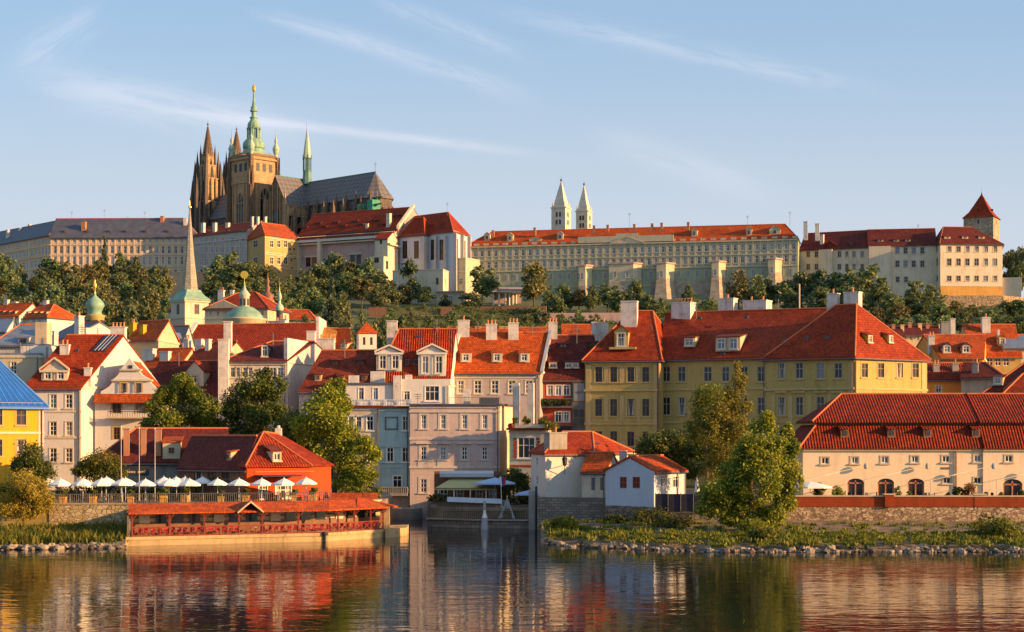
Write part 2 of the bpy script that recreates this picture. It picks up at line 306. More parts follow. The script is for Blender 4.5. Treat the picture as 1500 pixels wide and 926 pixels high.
# ------------------------------------------------------------------ windows
WST = {   # frame material, mullions, transom heights (fractions), surround width, surround material, sill
    'white': ('frame_white', 1, (.66,), .14, 'cream_light', True),
    'white4': ('frame_white', 1, (.36, .68), .14, 'cream_light', True),
    'whitebig': ('frame_white', 2, (.62,), .12, 'frame_white', True),
    'pinkw': ('frame_white', 1, (.36, .68), .34, 'pink_trim', True),
    'mintw': ('frame_white', 1, (.68,), .12, 'frame_white', True),
    'brown': ('frame_brown', 1, (.62,), .16, 'ochre_trim', True),
    'brownb': ('frame_grey', 1, (.62,), .16, 'ochre_trim', True),
    'square': ('frame_white', 1, (), .16, 'cream', True),
    'dark': ('frame_brown', 1, (.5,), .0, 'cream', False),
    'darkred': ('frame_brown', 1, (.4,), .22, 'ochre_trim', False),
    'castle': ('frame_white', 1, (.6,), .22, 'castle_trim', True),
    'palace': ('frame_white', 1, (.6,), .22, 'palace_trim', True),
    'lobk': ('frame_grey', 1, (.5,), .14, 'cream', True),
    'plain': ('frame_white', 1, (.5,), .0, 'cream', False),
    'goth': ('gothic_pale', 1, (), .2, 'gothic', False),
    'door': ('frame_white', 1, (.75,), .1, 'frame_white', False),
}
WC = {}
def window_meshes(w, h, st, pane):
    k = (w, h, st, pane)
    if k in WC: return WC[k]
    fm, nv, tr, sw, sm, sill = WST[st]; b = MB(); t = .10 if h < 3.2 else .13
    if min(w, h) < .8: t = .06
    def q(x0, x1, z0, z1, y0, y1, m): b.para((x0, y0, z0), (x1 - x0, 0, 0), (0, y1 - y0, 0), (0, 0, z1 - z0), m)
    q(-w / 2, -w / 2 + t, 0, h, .07, .15, 0); q(w / 2 - t, w / 2, 0, h, .07, .15, 0); q(-w / 2 + t, w / 2 - t, 0, t, .07, .15, 0); q(-w / 2 + t, w / 2 - t, h - t, h, .07, .15, 0)
    for i in range(nv):
        x = -w / 2 + w * (i + 1) / (nv + 1); q(x - t * .45, x + t * .45, t, h - t, .075, .145, 0)
    for f in tr: q(-w / 2 + t, w / 2 - t, h * f - t * .45, h * f + t * .45, .08, .14, 0)
    if sw:
        q(-w / 2 - sw, -w / 2, -.02, h + sw, -.05, .03, 1); q(w / 2, w / 2 + sw, -.02, h + sw, -.05, .03, 1); q(-w / 2, w / 2, h, h + sw, -.05, .03, 1)
    if sill: q(-w / 2 - sw - .1, w / 2 + sw + .1, -.20, -.02, -.16, .04, 1)
    p = MB(); p.face([(-w / 2, .135, 0), (w / 2, .135, 0), (w / 2, .135, h), (-w / 2, .135, h)])
    if pane == 'curtain':
        p.face([(-w / 2 + .06, .125, h * .05), (-w * .12, .125, h * .05), (-w * .3, .125, h * .95), (-w / 2 + .06, .125, h * .95)], 1)
        p.face([(w * .12, .125, h * .05), (w / 2 - .06, .125, h * .05), (w / 2 - .06, .125, h * .95), (w * .3, .125, h * .95)], 1)
    WC[k] = (b.mesh('window', [fm, sm if sw or sill else fm]), p.mesh('pane', ['glass' if pane != 'pale' else 'glass_pale', 'curtain'] if pane != 'lit' else ['lit_window', 'curtain']))
    return WC[k]
def put_window(parent, pos, ang, w, h, st, pane=None, name='window'):
    w, h = max(.4, round(w / .1) * .1), max(.4, round(h / .1) * .1)
    if pane is None and st.startswith('brown'): pane = R.choice(['dark', 'dark', 'dark', 'dark', 'curtain', 'pale'])
    if pane is None: pane = R.choice(['dark', 'dark', 'dark', 'curtain', 'pale'])
    fm, pm = window_meshes(w, h, st, pane); org = ORG.get(parent.name, Vector((0, 0, 0)))
    o = link(name, fm, parent, Vector(pos) - org, ang); link('pane', pm, o)
    return o

# ------------------------------------------------------------------ facades and houses
class Fac:
    def __init__(s, A, B, z0, z1):
        s.A, s.B, s.z0, s.z1 = Vector((A[0], A[1], 0)), Vector((B[0], B[1], 0)), z0, z1
        d = s.B - s.A; s.L = d.length; s.u = d / s.L; s.n = Vector((s.u.y, -s.u.x, 0)); s.ang = math.atan2(s.u.y, s.u.x); s.holes = []; s.wins = []
    def uz(s, px, py):
        p = ray_plane(px, py, s.A, s.n); return (p - s.A).dot(s.u), p.z
    def pt(s, u, z, out=0.0): return Vector((s.A.x, s.A.y, z)) + s.u * u + s.n * out
    def scale(s, px, py): return ray_plane(px, py, s.A, s.n).y / F
    def win(s, px, py, w, h, st='white', pane=None, m=False, hole=True):      # centre and size in photo pixels (or metres)
        if m: u, z, W_, H_ = px, py, w, h
        else:
            u, z = s.uz(px, py); u0, _ = s.uz(px - w / 2, py); u1, _ = s.uz(px + w / 2, py); W_ = abs(u1 - u0); H_ = h * s.scale(px, py)
        W_, H_ = max(.4, round(W_ / .1) * .1), max(.4, round(H_ / .1) * .1)
        s.wins.append((u, z - H_ / 2, W_, H_, st, pane))
        if hole: s.holes.append((u - W_ / 2, u + W_ / 2, z - H_ / 2, z + H_ / 2))
    def row(s, pxs, py, w, h, st='white', pane=None):
        for x in pxs: s.win(x, py, w, h, st, pane)
    def wall(s, mb, m=0, depth=.16):
        hs = [h for h in s.holes if h[0] > .02 and h[1] < s.L - .02 and h[2] > s.z0 + .02 and h[3] < s.z1 - .02]
        us = sorted({0, s.L} | {round(x, 3) for h in hs for x in h[:2]}); zs = sorted({s.z0, s.z1} | {round(x, 3) for h in hs for x in h[2:]})
        for j in range(len(zs) - 1):
            zc = (zs[j] + zs[j + 1]) / 2; run = None
            for i in range(len(us) - 1):
                uc = (us[i] + us[i + 1]) / 2
                inside = any(h[0] - .001 < uc < h[1] + .001 and h[2] - .001 < zc < h[3] + .001 for h in hs)
                if not inside and run is None: run = us[i]
                if (inside or i == len(us) - 2) and run is not None:
                    e = us[i] if inside else us[i + 1]
                    mb.face([s.pt(run, zs[j]), s.pt(e, zs[j]), s.pt(e, zs[j + 1]), s.pt(run, zs[j + 1])], m); run = None
        for a, b, c, d in hs:
            for p, q in (((a, c), (b, c)), ((b, c), (b, d)), ((b, d), (a, d)), ((a, d), (a, c))):
                mb.face([s.pt(*p), s.pt(*q), s.pt(*q, -depth), s.pt(*p, -depth)], m)
    def put(s, root):
        for u, z, w, h, st, pane in s.wins: put_window(root, s.pt(u, z), s.ang, w, h, st, pane)
    def strip(s, mb, z, h, out, m=0, u0=None, u1=None, ends=.0):
        u0 = -ends if u0 is None else u0; u1 = s.L + ends if u1 is None else u1
        mb.para(s.pt(u0, z, -.03), s.u * (u1 - u0), s.n * (out + .03), (0, 0, h), m)
    def pstrip(s, mb, px0, px1, py0, py1, out, m=0):
        u0, z1 = s.uz(px0, py0); u1, z0 = s.uz(px1, py1); z1 = s.uz((px0 + px1) / 2, py0)[1]; z0 = s.uz((px0 + px1) / 2, py1)[1]
        s.strip(mb, min(z0, z1), abs(z1 - z0), out, m, min(u0, u1), max(u0, u1))

class House:
    # fl, fr: front corners (photo x, distance); ev: photo y of the eaves at fl; rg: photo y of the ridge over the left end
    def __init__(s, name, label, cat, fl, fr, ev, z0, rg=None, depth=11, br=None, bl=None, wall='cream', roof='tile_red', hl=None, hr=None, over=.45, group=None, rf=.5, zr=None, sides=(0, 1, 2, 3), trim='cream_light', verge=.12, cornice=True, pipe=True):
        s.pipe = pipe
        a, b = Vector((*XY(*fl), 0)), Vector((*XY(*fr), 0)); u = (b - a).normalized(); n = Vector((u.y, -u.x, 0))
        c = Vector((*XY(*br), 0)) if br else b - n * depth
        d = Vector((*XY(*bl), 0)) if bl else (a - n * depth if not br else c - (b - a))
        s.pl = [a, b, c, d]; s.z0 = z0; s.z1 = ZP(ev, fl[1]); s.wall_m, s.roof_m, s.trim = wall, roof, trim
        s.root = thing(name, label, cat, (*((a + b + c + d) / 4).xy, z0), group)
        s.fac = [Fac(s.pl[i], s.pl[(i + 1) % 4], z0, s.z1) for i in range(4)]; s.front, s.right, s.back, s.left = s.fac; s.sides = sides
        s.wmb = MB(); s.tmb = MB(); s.gables = []
        if rg is not None or zr is not None:
            l, r = a.lerp(d, rf), b.lerp(c, rf); s.zr = zr if zr is not None else ZP(rg, l.y); ax = (r - l).normalized()
            s.r1 = l + ax * (hl or 0); s.r2 = r - ax * (hr or 0); s.r1.z = s.r2.z = s.zr; s.hl, s.hr, s.over, s.verge = hl, hr, over, verge
            s._roof(over, verge)
        if cornice:
            for i in (0, 1):
                if i in sides: s.fac[i].strip(s.tmb, s.z1 - .42, .36, .16, 0, ends=.1)
    def _roof(s, over, verge):
        z = s.z1; n = [f.n for f in s.fac]; drop = lambda i: over * max(.25, min(1.4, (s.zr - z) / max(1, (s.fac[(i + 1) % 2].L / 2))))
        dz = over * (s.zr - z) / max(1.5, s.fac[1].L * .5); ax = (s.r2 - s.r1); ax.z = 0; ax.normalize()
        def corner(i, hip, end):
            p = Vector((*s.pl[i].xy, z - dz)); side = n[0] if i in (0, 1) else n[2]
            return p + side * over + (end * (over if hip else verge))
        FL, FR, BR_, BL = corner(0, s.hl is not None, -ax), corner(1, s.hr is not None, ax), corner(2, s.hr is not None, ax), corner(3, s.hl is not None, -ax)
        r1, r2 = s.r1.copy(), s.r2.copy()
        if s.hl is None: r1 -= ax * verge
        if s.hr is None: r2 += ax * verge
        up = Vector((0, 0, .12)); s.cor = [FL, FR, BR_, BL]
        polys = {'front': [FL, FR, r2, r1], 'back': [BR_, BL, r1, r2]}
        if (r2 - r1).length < .3: polys = {'front': [FL, FR, r1], 'back': [BR_, BL, r1]}
        if s.hl is not None: polys['left'] = [BL, FL, r1]
        else: s.gables.append([s.pl[3] + Vector((0, 0, z)), s.pl[0] + Vector((0, 0, z)), s.r1])
        if s.hr is not None: polys['right'] = [FR, BR_, r2]
        else: s.gables.append([s.pl[1] + Vector((0, 0, z)), s.pl[2] + Vector((0, 0, z)), s.r2])
        s.slopes = {}; s.rmb = MB()
        for k, pts in polys.items():
            pts = [p + up for p in pts]; s.rmb.prism(pts, (0, 0, -.22)); nn = (pts[1] - pts[0]).cross(pts[-1] - pts[0]).normalized()
            if nn.z < 0: nn = -nn
            s.slopes[k] = (pts[0], nn)
        for a, c in ((FL, FR), (FR, BR_)) if s.hr is not None else ((FL, FR),): s.rmb.bar(a + Vector((0, 0, -.16)), c + Vector((0, 0, -.16)), .12, m=2)
        q = Vector((0, 0, .14))
        if (r2 - r1).length > .3: s.rmb.bar(r1 + q, r2 + q, .15, m=1)
        if s.hl is not None: s.rmb.bar(FL + q, r1 + q, .13, m=1); s.rmb.bar(BL + q, r1 + q, .13, m=1)
        if s.hr is not None: s.rmb.bar(FR + q, r2 + q, .13, m=1); s.rmb.bar(BR_ + q, r2 + q, .13, m=1)
    def hit(s, px, py, slope='front'): return ray_plane(px, py, *s.slopes[slope])
    def band(s, py, h, out=.1, side=0, px=None, m=0):
        f = s.fac[side]; px = px or (CX + F * f.A.x / f.A.y); z = f.uz(px, py)[1]; f.strip(s.tmb, z - h / 2, h, out, m, ends=out * .6)
    def dormer(s, px, py, w, h, style='shed', slope='front', side=0, wm=None, rm=None, win=(.6, .72), st='white', n=1, rise=.35, pane=None, over=.18):
        f = s.fac[side]; p = s.hit(px, py, slope); nn = s.slopes[slope][1]; t = max(.25, -(Vector((nn.x, nn.y, 0)).normalized().dot(-f.n)) * 0 + math.hypot(nn.x, nn.y) / nn.z)
        k = p.y / F; w, h = w * k, h * k; u, o = f.u, f.n; Z = Vector((0, 0, 1)); b = MB()
        A, B = p - u * w / 2 - Z * .1, p + u * w / 2 - Z * .1; h += .1
        if style == 'shed':
            d = h / t; b.face([A, B, B + Z * h, A + Z * h]); 
            for q in (A, B): b.face([q, q + Z * h, q - o * d + Z * h, ]) if 1 else None
            kk = .22 * t; D = h / (t - kk) + .1
            a, c = A + Z * h - u * over + o * over - Z * kk * over, B + Z * h + u * over + o * over - Z * kk * over
            b.prism([a, c, c - o * (D + over) + Z * kk * (D + over), a - o * (D + over) + Z * kk * (D + over)], (0, 0, .14), 1)
            for q in (A, B): b.face([q + Z * h, q - o * d + Z * h, q - o * D + Z * (h + kk * D)])
        else:
            rh = w * rise; d = (h + .05) / t; D = (h + rh) / t + .1; M = p + Z * (h - .1 + rh)
            b.face([A, B, B + Z * h, M, A + Z * h]); b.face([A, A + Z * h, A + Z * h - o * d]); b.face([B, B + Z * h, B + Z * h - o * d])
            for q, sg in ((A, -1), (B, 1)):
                e = q + Z * h + u * sg * over - Z * over * rise * 2 + o * over; r = M + o * over
                b.prism([e, r, r - o * (D + over), e - o * (d + over)], (0, 0, .14), 1)
            if style == 'pediment':
                b.para(A + Z * (h - .25) - u * .25 + o * .0, u * (w + .5), o * .35, Z * .3, 0)
                for q, sg in ((A, -1), (B, 1)):
                    e = q + Z * (h + .05) + u * sg * .3; b.para(e, M + Z * .1 - e, o * .38, Z * .28, 0)
        dm = b.build('dormer', [wm or s.wall_m, rm or s.roof_m], s.root)
        ww, wh = win[0] * w / n, win[1] * h
        for i in range(n):
            c = p + u * (w * ((i + .5) / n - .5)) + Z * (h * (.5 - .02) - wh / 2) + o * .2
            put_window(dm, c, f.ang, ww, wh, st, pane)
        return dm
    def skylight(s, px, py, w=5, h=5, slope='front'):
        p, nn = s.hit(px, py, slope), s.slopes[slope][1]; k = p.y / F; u = Vector((nn.y, -nn.x, 0)).normalized(); v = nn.cross(u); v = v if v.z > 0 else -v
        w, h = w * k, h * k * 1.3; b = MB(); b.para(p - u * w / 2 - v * h / 2 - nn * .05, u * w, v * h, nn * .14, 1)
        b.face([p - u * w * .4 - v * h * .4 + nn * .1, p + u * w * .4 - v * h * .4 + nn * .1, p + u * w * .4 + v * h * .4 + nn * .1, p - u * w * .4 + v * h * .4 + nn * .1], 0)
        b.build('skylight', ['glass', 'dark_metal'], s.root)
    def panel(s, pts, out=.1, slope='front', mats=('solar', 'grey_metal'), name='solar_panel'):
        nn = s.slopes[slope][1]; q = [s.hit(x, y, slope) for x, y in pts]; b = MB(); b.prism([p + nn * out for p in q], nn * .1, 1, 0)
        for i in range(1, 4): b.bar(q[0].lerp(q[1], i / 4) + nn * (out + .12), q[3].lerp(q[2], i / 4) + nn * (out + .12), .06, m=1)
        b.build(name, list(mats), s.root)
    def chimney(s, px, py, w, h, slope='front', Y=None, d=None, m='chimney_white', pots=None, cap=True, name='chimney'):
        pots = R.choice([0, 1, 2]) if pots is None and cap and w > 8 else pots or 0
        # px, py = middle of the foot as seen, w, h in photo pixels
        p = P(px, py, Y) if Y else s.hit(px, py, slope); k = p.y / F; w, h = w * k, h * k; d = d or max(.8, w * .7); a = s.front.ang; b = MB()
        c = p - s.front.n * d / 2; b.box(c - Vector((0, 0, 1.6)), (w, d, h + 1.6), 0, a)
        if cap: b.box(c + Vector((0, 0, h)), (w + .18, d + .18, .16), 0, a)
        for i in range(pots):
            q = c + s.front.u * w * ((i + .5) / pots - .5) + Vector((0, 0, h + .14)); b.lathe(q, [(.16, 0), (.14, .55), (.2, .6), (.2, .7)], 8, 1)
        return b.build(name, [m, 'terracotta'], s.root)
    def aerial(s, px, py, h, Y=None):
        p = P(px, py, Y) if Y else s.hit(px, py); b = MB(); h *= p.y / F; b.bar(p - Vector((0, 0, .5)), p + Vector((0, 0, h)), .045, n=4)
        for k in range(3): b.bar(p + Vector((-.5 + .1 * k, 0, h - .2 - .3 * k)), p + Vector((.5 - .1 * k, 0, h - .2 - .3 * k)), .03, n=4)
        b.build('aerial', 'dark_metal', s.root)
    def done(s):
        if 'house' in s.root['category'] and s.front.A.y < 290 and s.pipe:
            f = s.front; b = MB(); b.bar(f.pt(f.L - .3, s.z1 - .2, .16), f.pt(f.L - .3, s.z0, .16), .07, n=6); b.build('downpipe', 'dark_metal', s.root)
        for i in s.sides: s.fac[i].wall(s.wmb)
        for g in s.gables: s.wmb.face(g)
        s.wmb.build('wall', s.wall_m, s.root)
        if getattr(s, 'rmb', None): s.rmb.build('roof', [s.roof_m, 'ridge_tile', 'dark_metal'], s.root)
        s.tmb.build('cornice', [s.trim, 'grey_white', 'iron'], s.root)
        for f in s.fac: f.put(s.root)
        return s

# ------------------------------------------------------------------ plants
def leaf_mesh(name, lobes, n, size, mat, seed, flat=.0, droop=0.0, squash=1.0):
    # lobes: (x, y, z, rx, ry, rz); every leaf a small quad lying near a lobe's skin
    g = np.random.default_rng(seed); L = np.array(lobes, float); w = (L[:, 3] * L[:, 5]) ** 1.0; w /= w.sum(); idx = g.choice(len(L), n, p=w)
    d = g.normal(size=(n, 3)); d /= np.linalg.norm(d, axis=1)[:, None]; r = g.random(n) ** .30 * 1.06
    # clumps: pull directions toward a few shoots per lobe
    L = L.copy(); L[:, 3:6] *= g.uniform(.75, 1.2, (len(L), 1)); K_ = 13; sh = g.normal(size=(len(L), K_, 3)); sh /= np.linalg.norm(sh, axis=2)[:, :, None]; pick = sh[idx, g.integers(0, K_, n)]
    d = d * .42 + pick * .85; d /= np.linalg.norm(d, axis=1)[:, None]
    c = L[idx, :3] + d * L[idx, 3:6] * r[:, None]; c += g.normal(size=(n, 3)) * L[idx, 3:4] * .13; c[:, 2] -= droop * g.random(n)
    nrm = d * .7 + g.normal(size=(n, 3)) * .8 + np.array([0, 0, .35]); nrm /= np.linalg.norm(nrm, axis=1)[:, None]
    a = np.cross(nrm, g.normal(size=(n, 3))); a /= np.linalg.norm(a, axis=1)[:, None]; b = np.cross(nrm, a)
    s = size * (.55 + .9 * g.random(n))[:, None]; a = a * s; b = b * s * .62
    v = np.stack([c - a, c - b * .9, c + a, c + b * .9], 1).reshape(-1, 3)
    me = bpy.data.meshes.new(name); me.vertices.add(4 * n); me.vertices.foreach_set('co', v.ravel().astype('f4'))
    me.loops.add(4 * n); me.loops.foreach_set('vertex_index', np.arange(4 * n, dtype='i4')); me.polygons.add(n); me.polygons.foreach_set('loop_start', np.arange(0, 4 * n, 4, dtype='i4'))
    me.update(); me.materials.append(MAT[mat]); return me
def rand_lobes(seed, n, rx, rz, zc, rmin, rmax, taper=0.0, rx_top=None):
    g = random.Random(seed); out = []
    for i in range(n):
        while 1:
            x, y, z = g.uniform(-1, 1), g.uniform(-1, 1), g.uniform(-1, 1)
            if .18 < x * x + y * y + z * z < 1: break
        k = 1 - taper * (z * .5 + .5); r = g.uniform(rmin, rmax) * (1 - taper * .5 * (z * .5 + .5))
        out.append((x * (rx - r * .6) * k, y * (rx - r * .6) * k, zc + z * (rz - r * .6), r, r, r * g.uniform(.7, 1.0)))
    return out
def trunk_mesh(h, r, lobes, seed, mat='trunk', n_l=7):
    b = MB(); g = random.Random(seed); p = Vector((0, 0, -.6)); q = Vector((g.uniform(-.3, .3), g.uniform(-.3, .3), h * .45)); t = Vector((g.uniform(-.4, .4), g.uniform(-.4, .4), h * .85))
    b.bar(p, q, r, r * .7, 8); b.bar(q, t, r * .7, r * .2, 7)
    for l in lobes[:n_l]:
        e = Vector(l[:3]); st = q.lerp(t, g.uniform(0, .7)) if e.z > q.z else p.lerp(q, .8); b.bar(st, st.lerp(e, .9), r * .34, r * .08, 5)
    return b.mesh('trunk', [mat])
def tree(name, label, px, py_top, Y, width, base_z, leaf, lobes=None, group=None, cat='tree', size=.3, dens=5.5, kind='broad', seed=1, trunk=True, trunk_r=.28):
    top = ZP(py_top, Y); h = top - base_z; w = width * Y / F; loc = Vector((*XY(px, Y), base_z)); t = thing(name, label, cat, loc, group)
    if lobes is None: lobes = rand_lobes(seed, 16, w / 2, h * .40, h * .58, w * .13, w * .24)
    area = sum(l[3] * l[5] for l in lobes) * 12.5; n = int(min(30000, dens * area / (size * size * 1.3)))
    link('crown', leaf_mesh('crown', lobes, n, size, leaf, seed), t)
    if trunk: link('trunk', trunk_mesh(h, trunk_r, lobes, seed), t)
    return t
def lobes_px(spec, px0, Y, base_z, seed=0, spread=.8):    # (photo x, photo y, rx, ry) -> lobes around the tree's foot
    g = random.Random(seed); k = Y / F; out = []
    for x, y, rx, ry in spec:
        dy = g.uniform(-spread, spread) * rx * k; out.append(((x - px0) * k, dy, ZP(y, Y) - base_z, rx * k, rx * k * .9, ry * k))
    return out
def shrub(name, label, px, py, Y, w, h, leaf, group=None, size=.14, n=900, cat='shrub', seed=3):
    loc = P(px, py, Y); k = Y / F; t = thing(name, label, cat, loc, group); w, h = w * k, h * k
    lobes = rand_lobes(seed, 8, w / 2, h * .48, h * .5, w * .18, w * .3); link('crown', leaf_mesh('crown', lobes, n, size, leaf, seed), t)
    b = MB(); b.bar((0, 0, -.2), (0, 0, h * .6), .05, .03); link('stem', b.mesh('stem', ['trunk']), t)
    return t
def copy_tree(o, parent=None, loc=None):
    c = o.copy(); COL.objects.link(c)
    if parent: c.parent = parent
    if loc is not None: c.location = loc
    for ch in [q for q in o.children]: copy_tree(ch, c)
    return c
PTS = [(-50, -3), (255, -3), (262, 4.2), (300, 6), (350, 13), (420, 27), (480, 38), (520, 44), (560, 50.5), (600, 59.5), (640, 62.5), (700, 66), (800, 67), (900, 60), (1400, 30), (9000, 0)]
def terr(x, y):
    for (a, b), (c, d) in zip(PTS, PTS[1:]):
        if y <= c:
            t = (y - a) / (c - a); z = b + (d - b) * t; break
    else: z = 0
    if 330 < y < 700: z += .6 * math.sin(x * .045 + y * .03) + .4 * math.sin(x * .11 - y * .05)
    return z
# ------------------------------------------------------------------ the setting
b = MB(); b.face([(-1500, -400, 0), (1500, -400, 0), (1500, 330, 0), (-1500, 330, 0)]); o = b.build('water', 'water'); tag(o, 'dark rippled river mirroring the houses and roofs', 'river', kind='structure')
b = MB(); b.face([(-1500, -400, -3.2), (1500, -400, -3.2), (1500, 330, -3.2), (-1500, 330, -3.2)]); o = b.build('riverbed', 'earth'); tag(o, 'dark bed under the river', 'riverbed', kind='structure')
xs = [-4000, -1500, -900] + [-600 + 12 * i for i in range(101)] + [900, 1500, 4000]; ys = [255, 262] + [270 + 10 * i for i in range(55)] + [900, 1200, 1800, 3000, 8000]
vs = [(x, y, terr(x, y)) for y in ys for x in xs]; nx = len(xs)
me = bpy.data.meshes.new('ground'); me.from_pydata(vs, [], [(j * nx + i, j * nx + i + 1, (j + 1) * nx + i + 1, (j + 1) * nx + i) for j in range(len(ys) - 1) for i in range(nx - 1)])
me.materials.append(MAT['ground']); me.polygons.foreach_set('use_smooth', [True] * len(me.polygons)); tag(link('hill', me), 'wooded castle hill rising behind the town roofs', 'hill', kind='structure')
# embankment platforms under the front row
def platform(name, label, pts, top, m='earth', bot=-3.0):
    b = MB(); b.prism([(x, y, top) for x, y in pts], (0, 0, bot - top)); tag(b.build(name, m), label, 'embankment', kind='structure')
platform('terrace_ground', 'raised embankment under the umbrella terrace', [XY(-60, 197), XY(150, 196.6), XY(560, 208), XY(575, 224), XY(560, 262), XY(-60, 262)], 4.2)
platform('embankment', 'raised embankment under the cream riverside range', [XY(890, 216), XY(961, 209.5), XY(1150, 206.5), XY(1155, 204.6), XY(1700, 203.6), XY(1700, 262), XY(786, 262), XY(787, 221.5), XY(889, 220)], 4.1)
platform('wharf_ground', 'low wharf under the awning terrace', [XY(628, 228), XY(690, 224), XY(786, 223), XY(786, 262), XY(628, 262)], 2.6)
def slope_bank(name, label, rows, m='bank'):
    # rows: (px, Y at the water, Y at the wall, height at the wall)
    b = MB(); g = random.Random(5); prev = None
    for px, y0, y1, z in rows:
        cur = []
        for k in range(7):
            t = k / 6; y = y0 - 1.0 + (y1 - y0 + 1.0) * t; cur.append(Vector((*XY(px, y), -.6 + (z + .6) * (t ** .55) + g.uniform(-.12, .12))))
        if prev:
            for k in range(6): b.face([prev[k], cur[k], cur[k + 1], prev[k + 1]])
        prev = cur
    o = b.build(name, m, smooth=True); tag(o, label, 'bank', kind='structure'); return o
slope_bank('reed_bank', 'reedy stony bank under the sunlit yellow wall', [(x, 180.5 + (x / 190) * 3 + .6 * math.sin(x * .1), 196.2, 1.5) for x in range(-120, 200, 16)])
slope_bank('stony_bank', 'stony weedy bank below the rubble wall', [(x, 191 - 13.5 * min(1, max(0, (x - 795) / 260)) ** .6 + .5 * math.sin(x * .07), 212 - 7.5 * min(1, max(0, (x - 886) / 180)), 1.5 + .5 * min(1, max(0, (x - 860) / 120))) for x in range(792, 1720, 16)])
# ------------------------------------------------------------------ riverside and front-row houses
h = House('yellow_house', 'bright yellow house under a vivid blue sheet-metal roof', 'house', (-70, 221), (64, 228), 588, 4.0, zr=25.5, depth=13, wall='yellow_bright', roof='blue_roof', hl=4, hr=7.5, over=.5)
for x in (31, -4, -40): h.front.win(x, 611, 14, 23, 'brown'); h.front.win(x, 656, 14, 24, 'brown')
h.front.pstrip(h.tmb, 56, 64, 592, 700, .06, 0); h.band(634, .3, .12)
for k in range(1, 15):     # standing seams
    f = k / 15; a, b_ = h.cor[0].lerp(h.cor[1], f), None; top = h.r1 if f < .30 else None
    p = h.cor[0].lerp(h.cor[1], f); q = h.r1.lerp(h.r2, min(1, max(0, (f - .12) / .62))) + Vector((0, 0, .14)); h.rmb.bar(p + Vector((0, 0, .14)), q, .05, m=2)
h.rmb.build('roof', ['blue_roof', 'blue_seam', 'blue_seam'], h.root); h.rmb = None; h.done()

h = House('gable_house', 'tall house with blank white gable wall and solar panels on its red roof', 'house', (36, 250), (119, 250), 565, 4.2, zr=27.2, br=(238, 264), wall='white_wall', roof='tile_red')
for y in (588, 628, 667): h.front.row((78, 101), y, 9.6, 20.5, 'white4')
h.band(603, .25, .1); h.band(641, .3, .12); h.front.pstrip(h.tmb, 113, 118, 570, 700, .06)
h.dormer(80, 557, 38, 14, 'pediment', wm='cream_light', rm='tile_orange', win=(.45, .75), n=2, rise=.42)
h.panel([(156, 492), (176, 492), (154, 515), (134, 515)])
h.chimney(94, 520, 13, 14); h.chimney(128, 551, 10, 11); h.skylight(113, 514); h.chimney(172, 494, 21, 14, Y=259, pots=4); h.done()

# baroque gable house
Yb = 251.8
t = thing('baroque_house', 'small white house with stepped curly gable and orange skirt roof', 'house', P(188, 700, Yb))
kx = Yb / F; b = MB(); f = Fac(XY(139, Yb), XY(239, Yb), 4.0, ZP(578, Yb))
for x, y, w, hh in ((171, 598, 13, 15), (206, 598, 13, 15), (171, 635, 10, 18), (206, 635, 10, 18), (226, 598, 9, 15)): f.win(x, y, w, hh, 'darkred')
f.wall(b); d = Vector((0, 8, 0)); A, B = Vector((*XY(239, Yb), 4)), Vector((*XY(139, Yb), 4)); Z1 = ZP(578, Yb)
b.face([A, A + d, A + d + Vector((0, 0, Z1 - 4)), A + Vector((0, 0, Z1 - 4))]); b.face([B, B + d, B + d + Vector((0, 0, Z1 - 4)), B + Vector((0, 0, Z1 - 4))])
b.build('wall', 'white_wall', t); f.put(t)
prof = [(147, 578), (148, 573), (154, 570), (160, 566), (164, 561), (165, 556), (169, 553), (173, 549), (176, 544), (177, 541), (183, 533), (189.5, 524), (196, 533), (204, 541), (205, 545), (208, 549), (213, 552), (219, 555), (221, 561), (226, 566), (231, 570), (237, 573), (239, 578)]
g = MB(); g.prism([P(x, y, Yb - .1) for x, y in prof], (0, .7, 0)); 
for x0, x1, y in ((163, 222, 557.5), (175, 206, 542)): g.para(P(x0, y + 1, Yb - .4), (( x1 - x0) * kx, 0, 0), (0, 1.2, 0), (0, 0, .26), 1)
gb = g.build('gable', ['white_wall', 'cream'], t)
for x in (181, 203): put_window(gb, P(x, 574.5, Yb - .28), 0, .8, 1.3, 'darkred')
b = MB(); b.box(P(191, 540, Yb - .13), (.6, .1, .5)); b.build('attic_opening', 'iron', gb)
b = MB(); apex = P(189.5, 529, Yb + .6); e0, e1 = P(150, 577, Yb + .6), P(232, 577, Yb + .6)
b.prism([apex, e1, e1 + d, apex + d], (0, 0, -.2)); b.prism([e0, apex, apex + d, e0 + d], (0, 0, -.2)); b.bar(apex, apex + d, .15, m=1)
b.prism([P(137, 589, Yb - 1.3), P(240, 589, Yb - 1.3), P(240, 577, Yb - .12), P(139, 577, Yb - .12)], (0, 0, -.15)); b.build('roof', ['tile_orange', 'ridge_tile'], t)
b = MB(); b.para(P(158, 613, Yb - 1.4), (58 * kx, 0, 0), (0, 1.4, 0), (0, 0, .2)); 
for i in range(17): b.bar(P(158 + i * 3.6, 611, Yb - 1.35), P(158 + i * 3.6, 603, Yb - 1.35), .03, m=1)
b.bar(P(158, 603, Yb - 1.35), P(216, 603, Yb - 1.35), .05, m=1); b.build('balcony', ['cream', 'iron'], t)

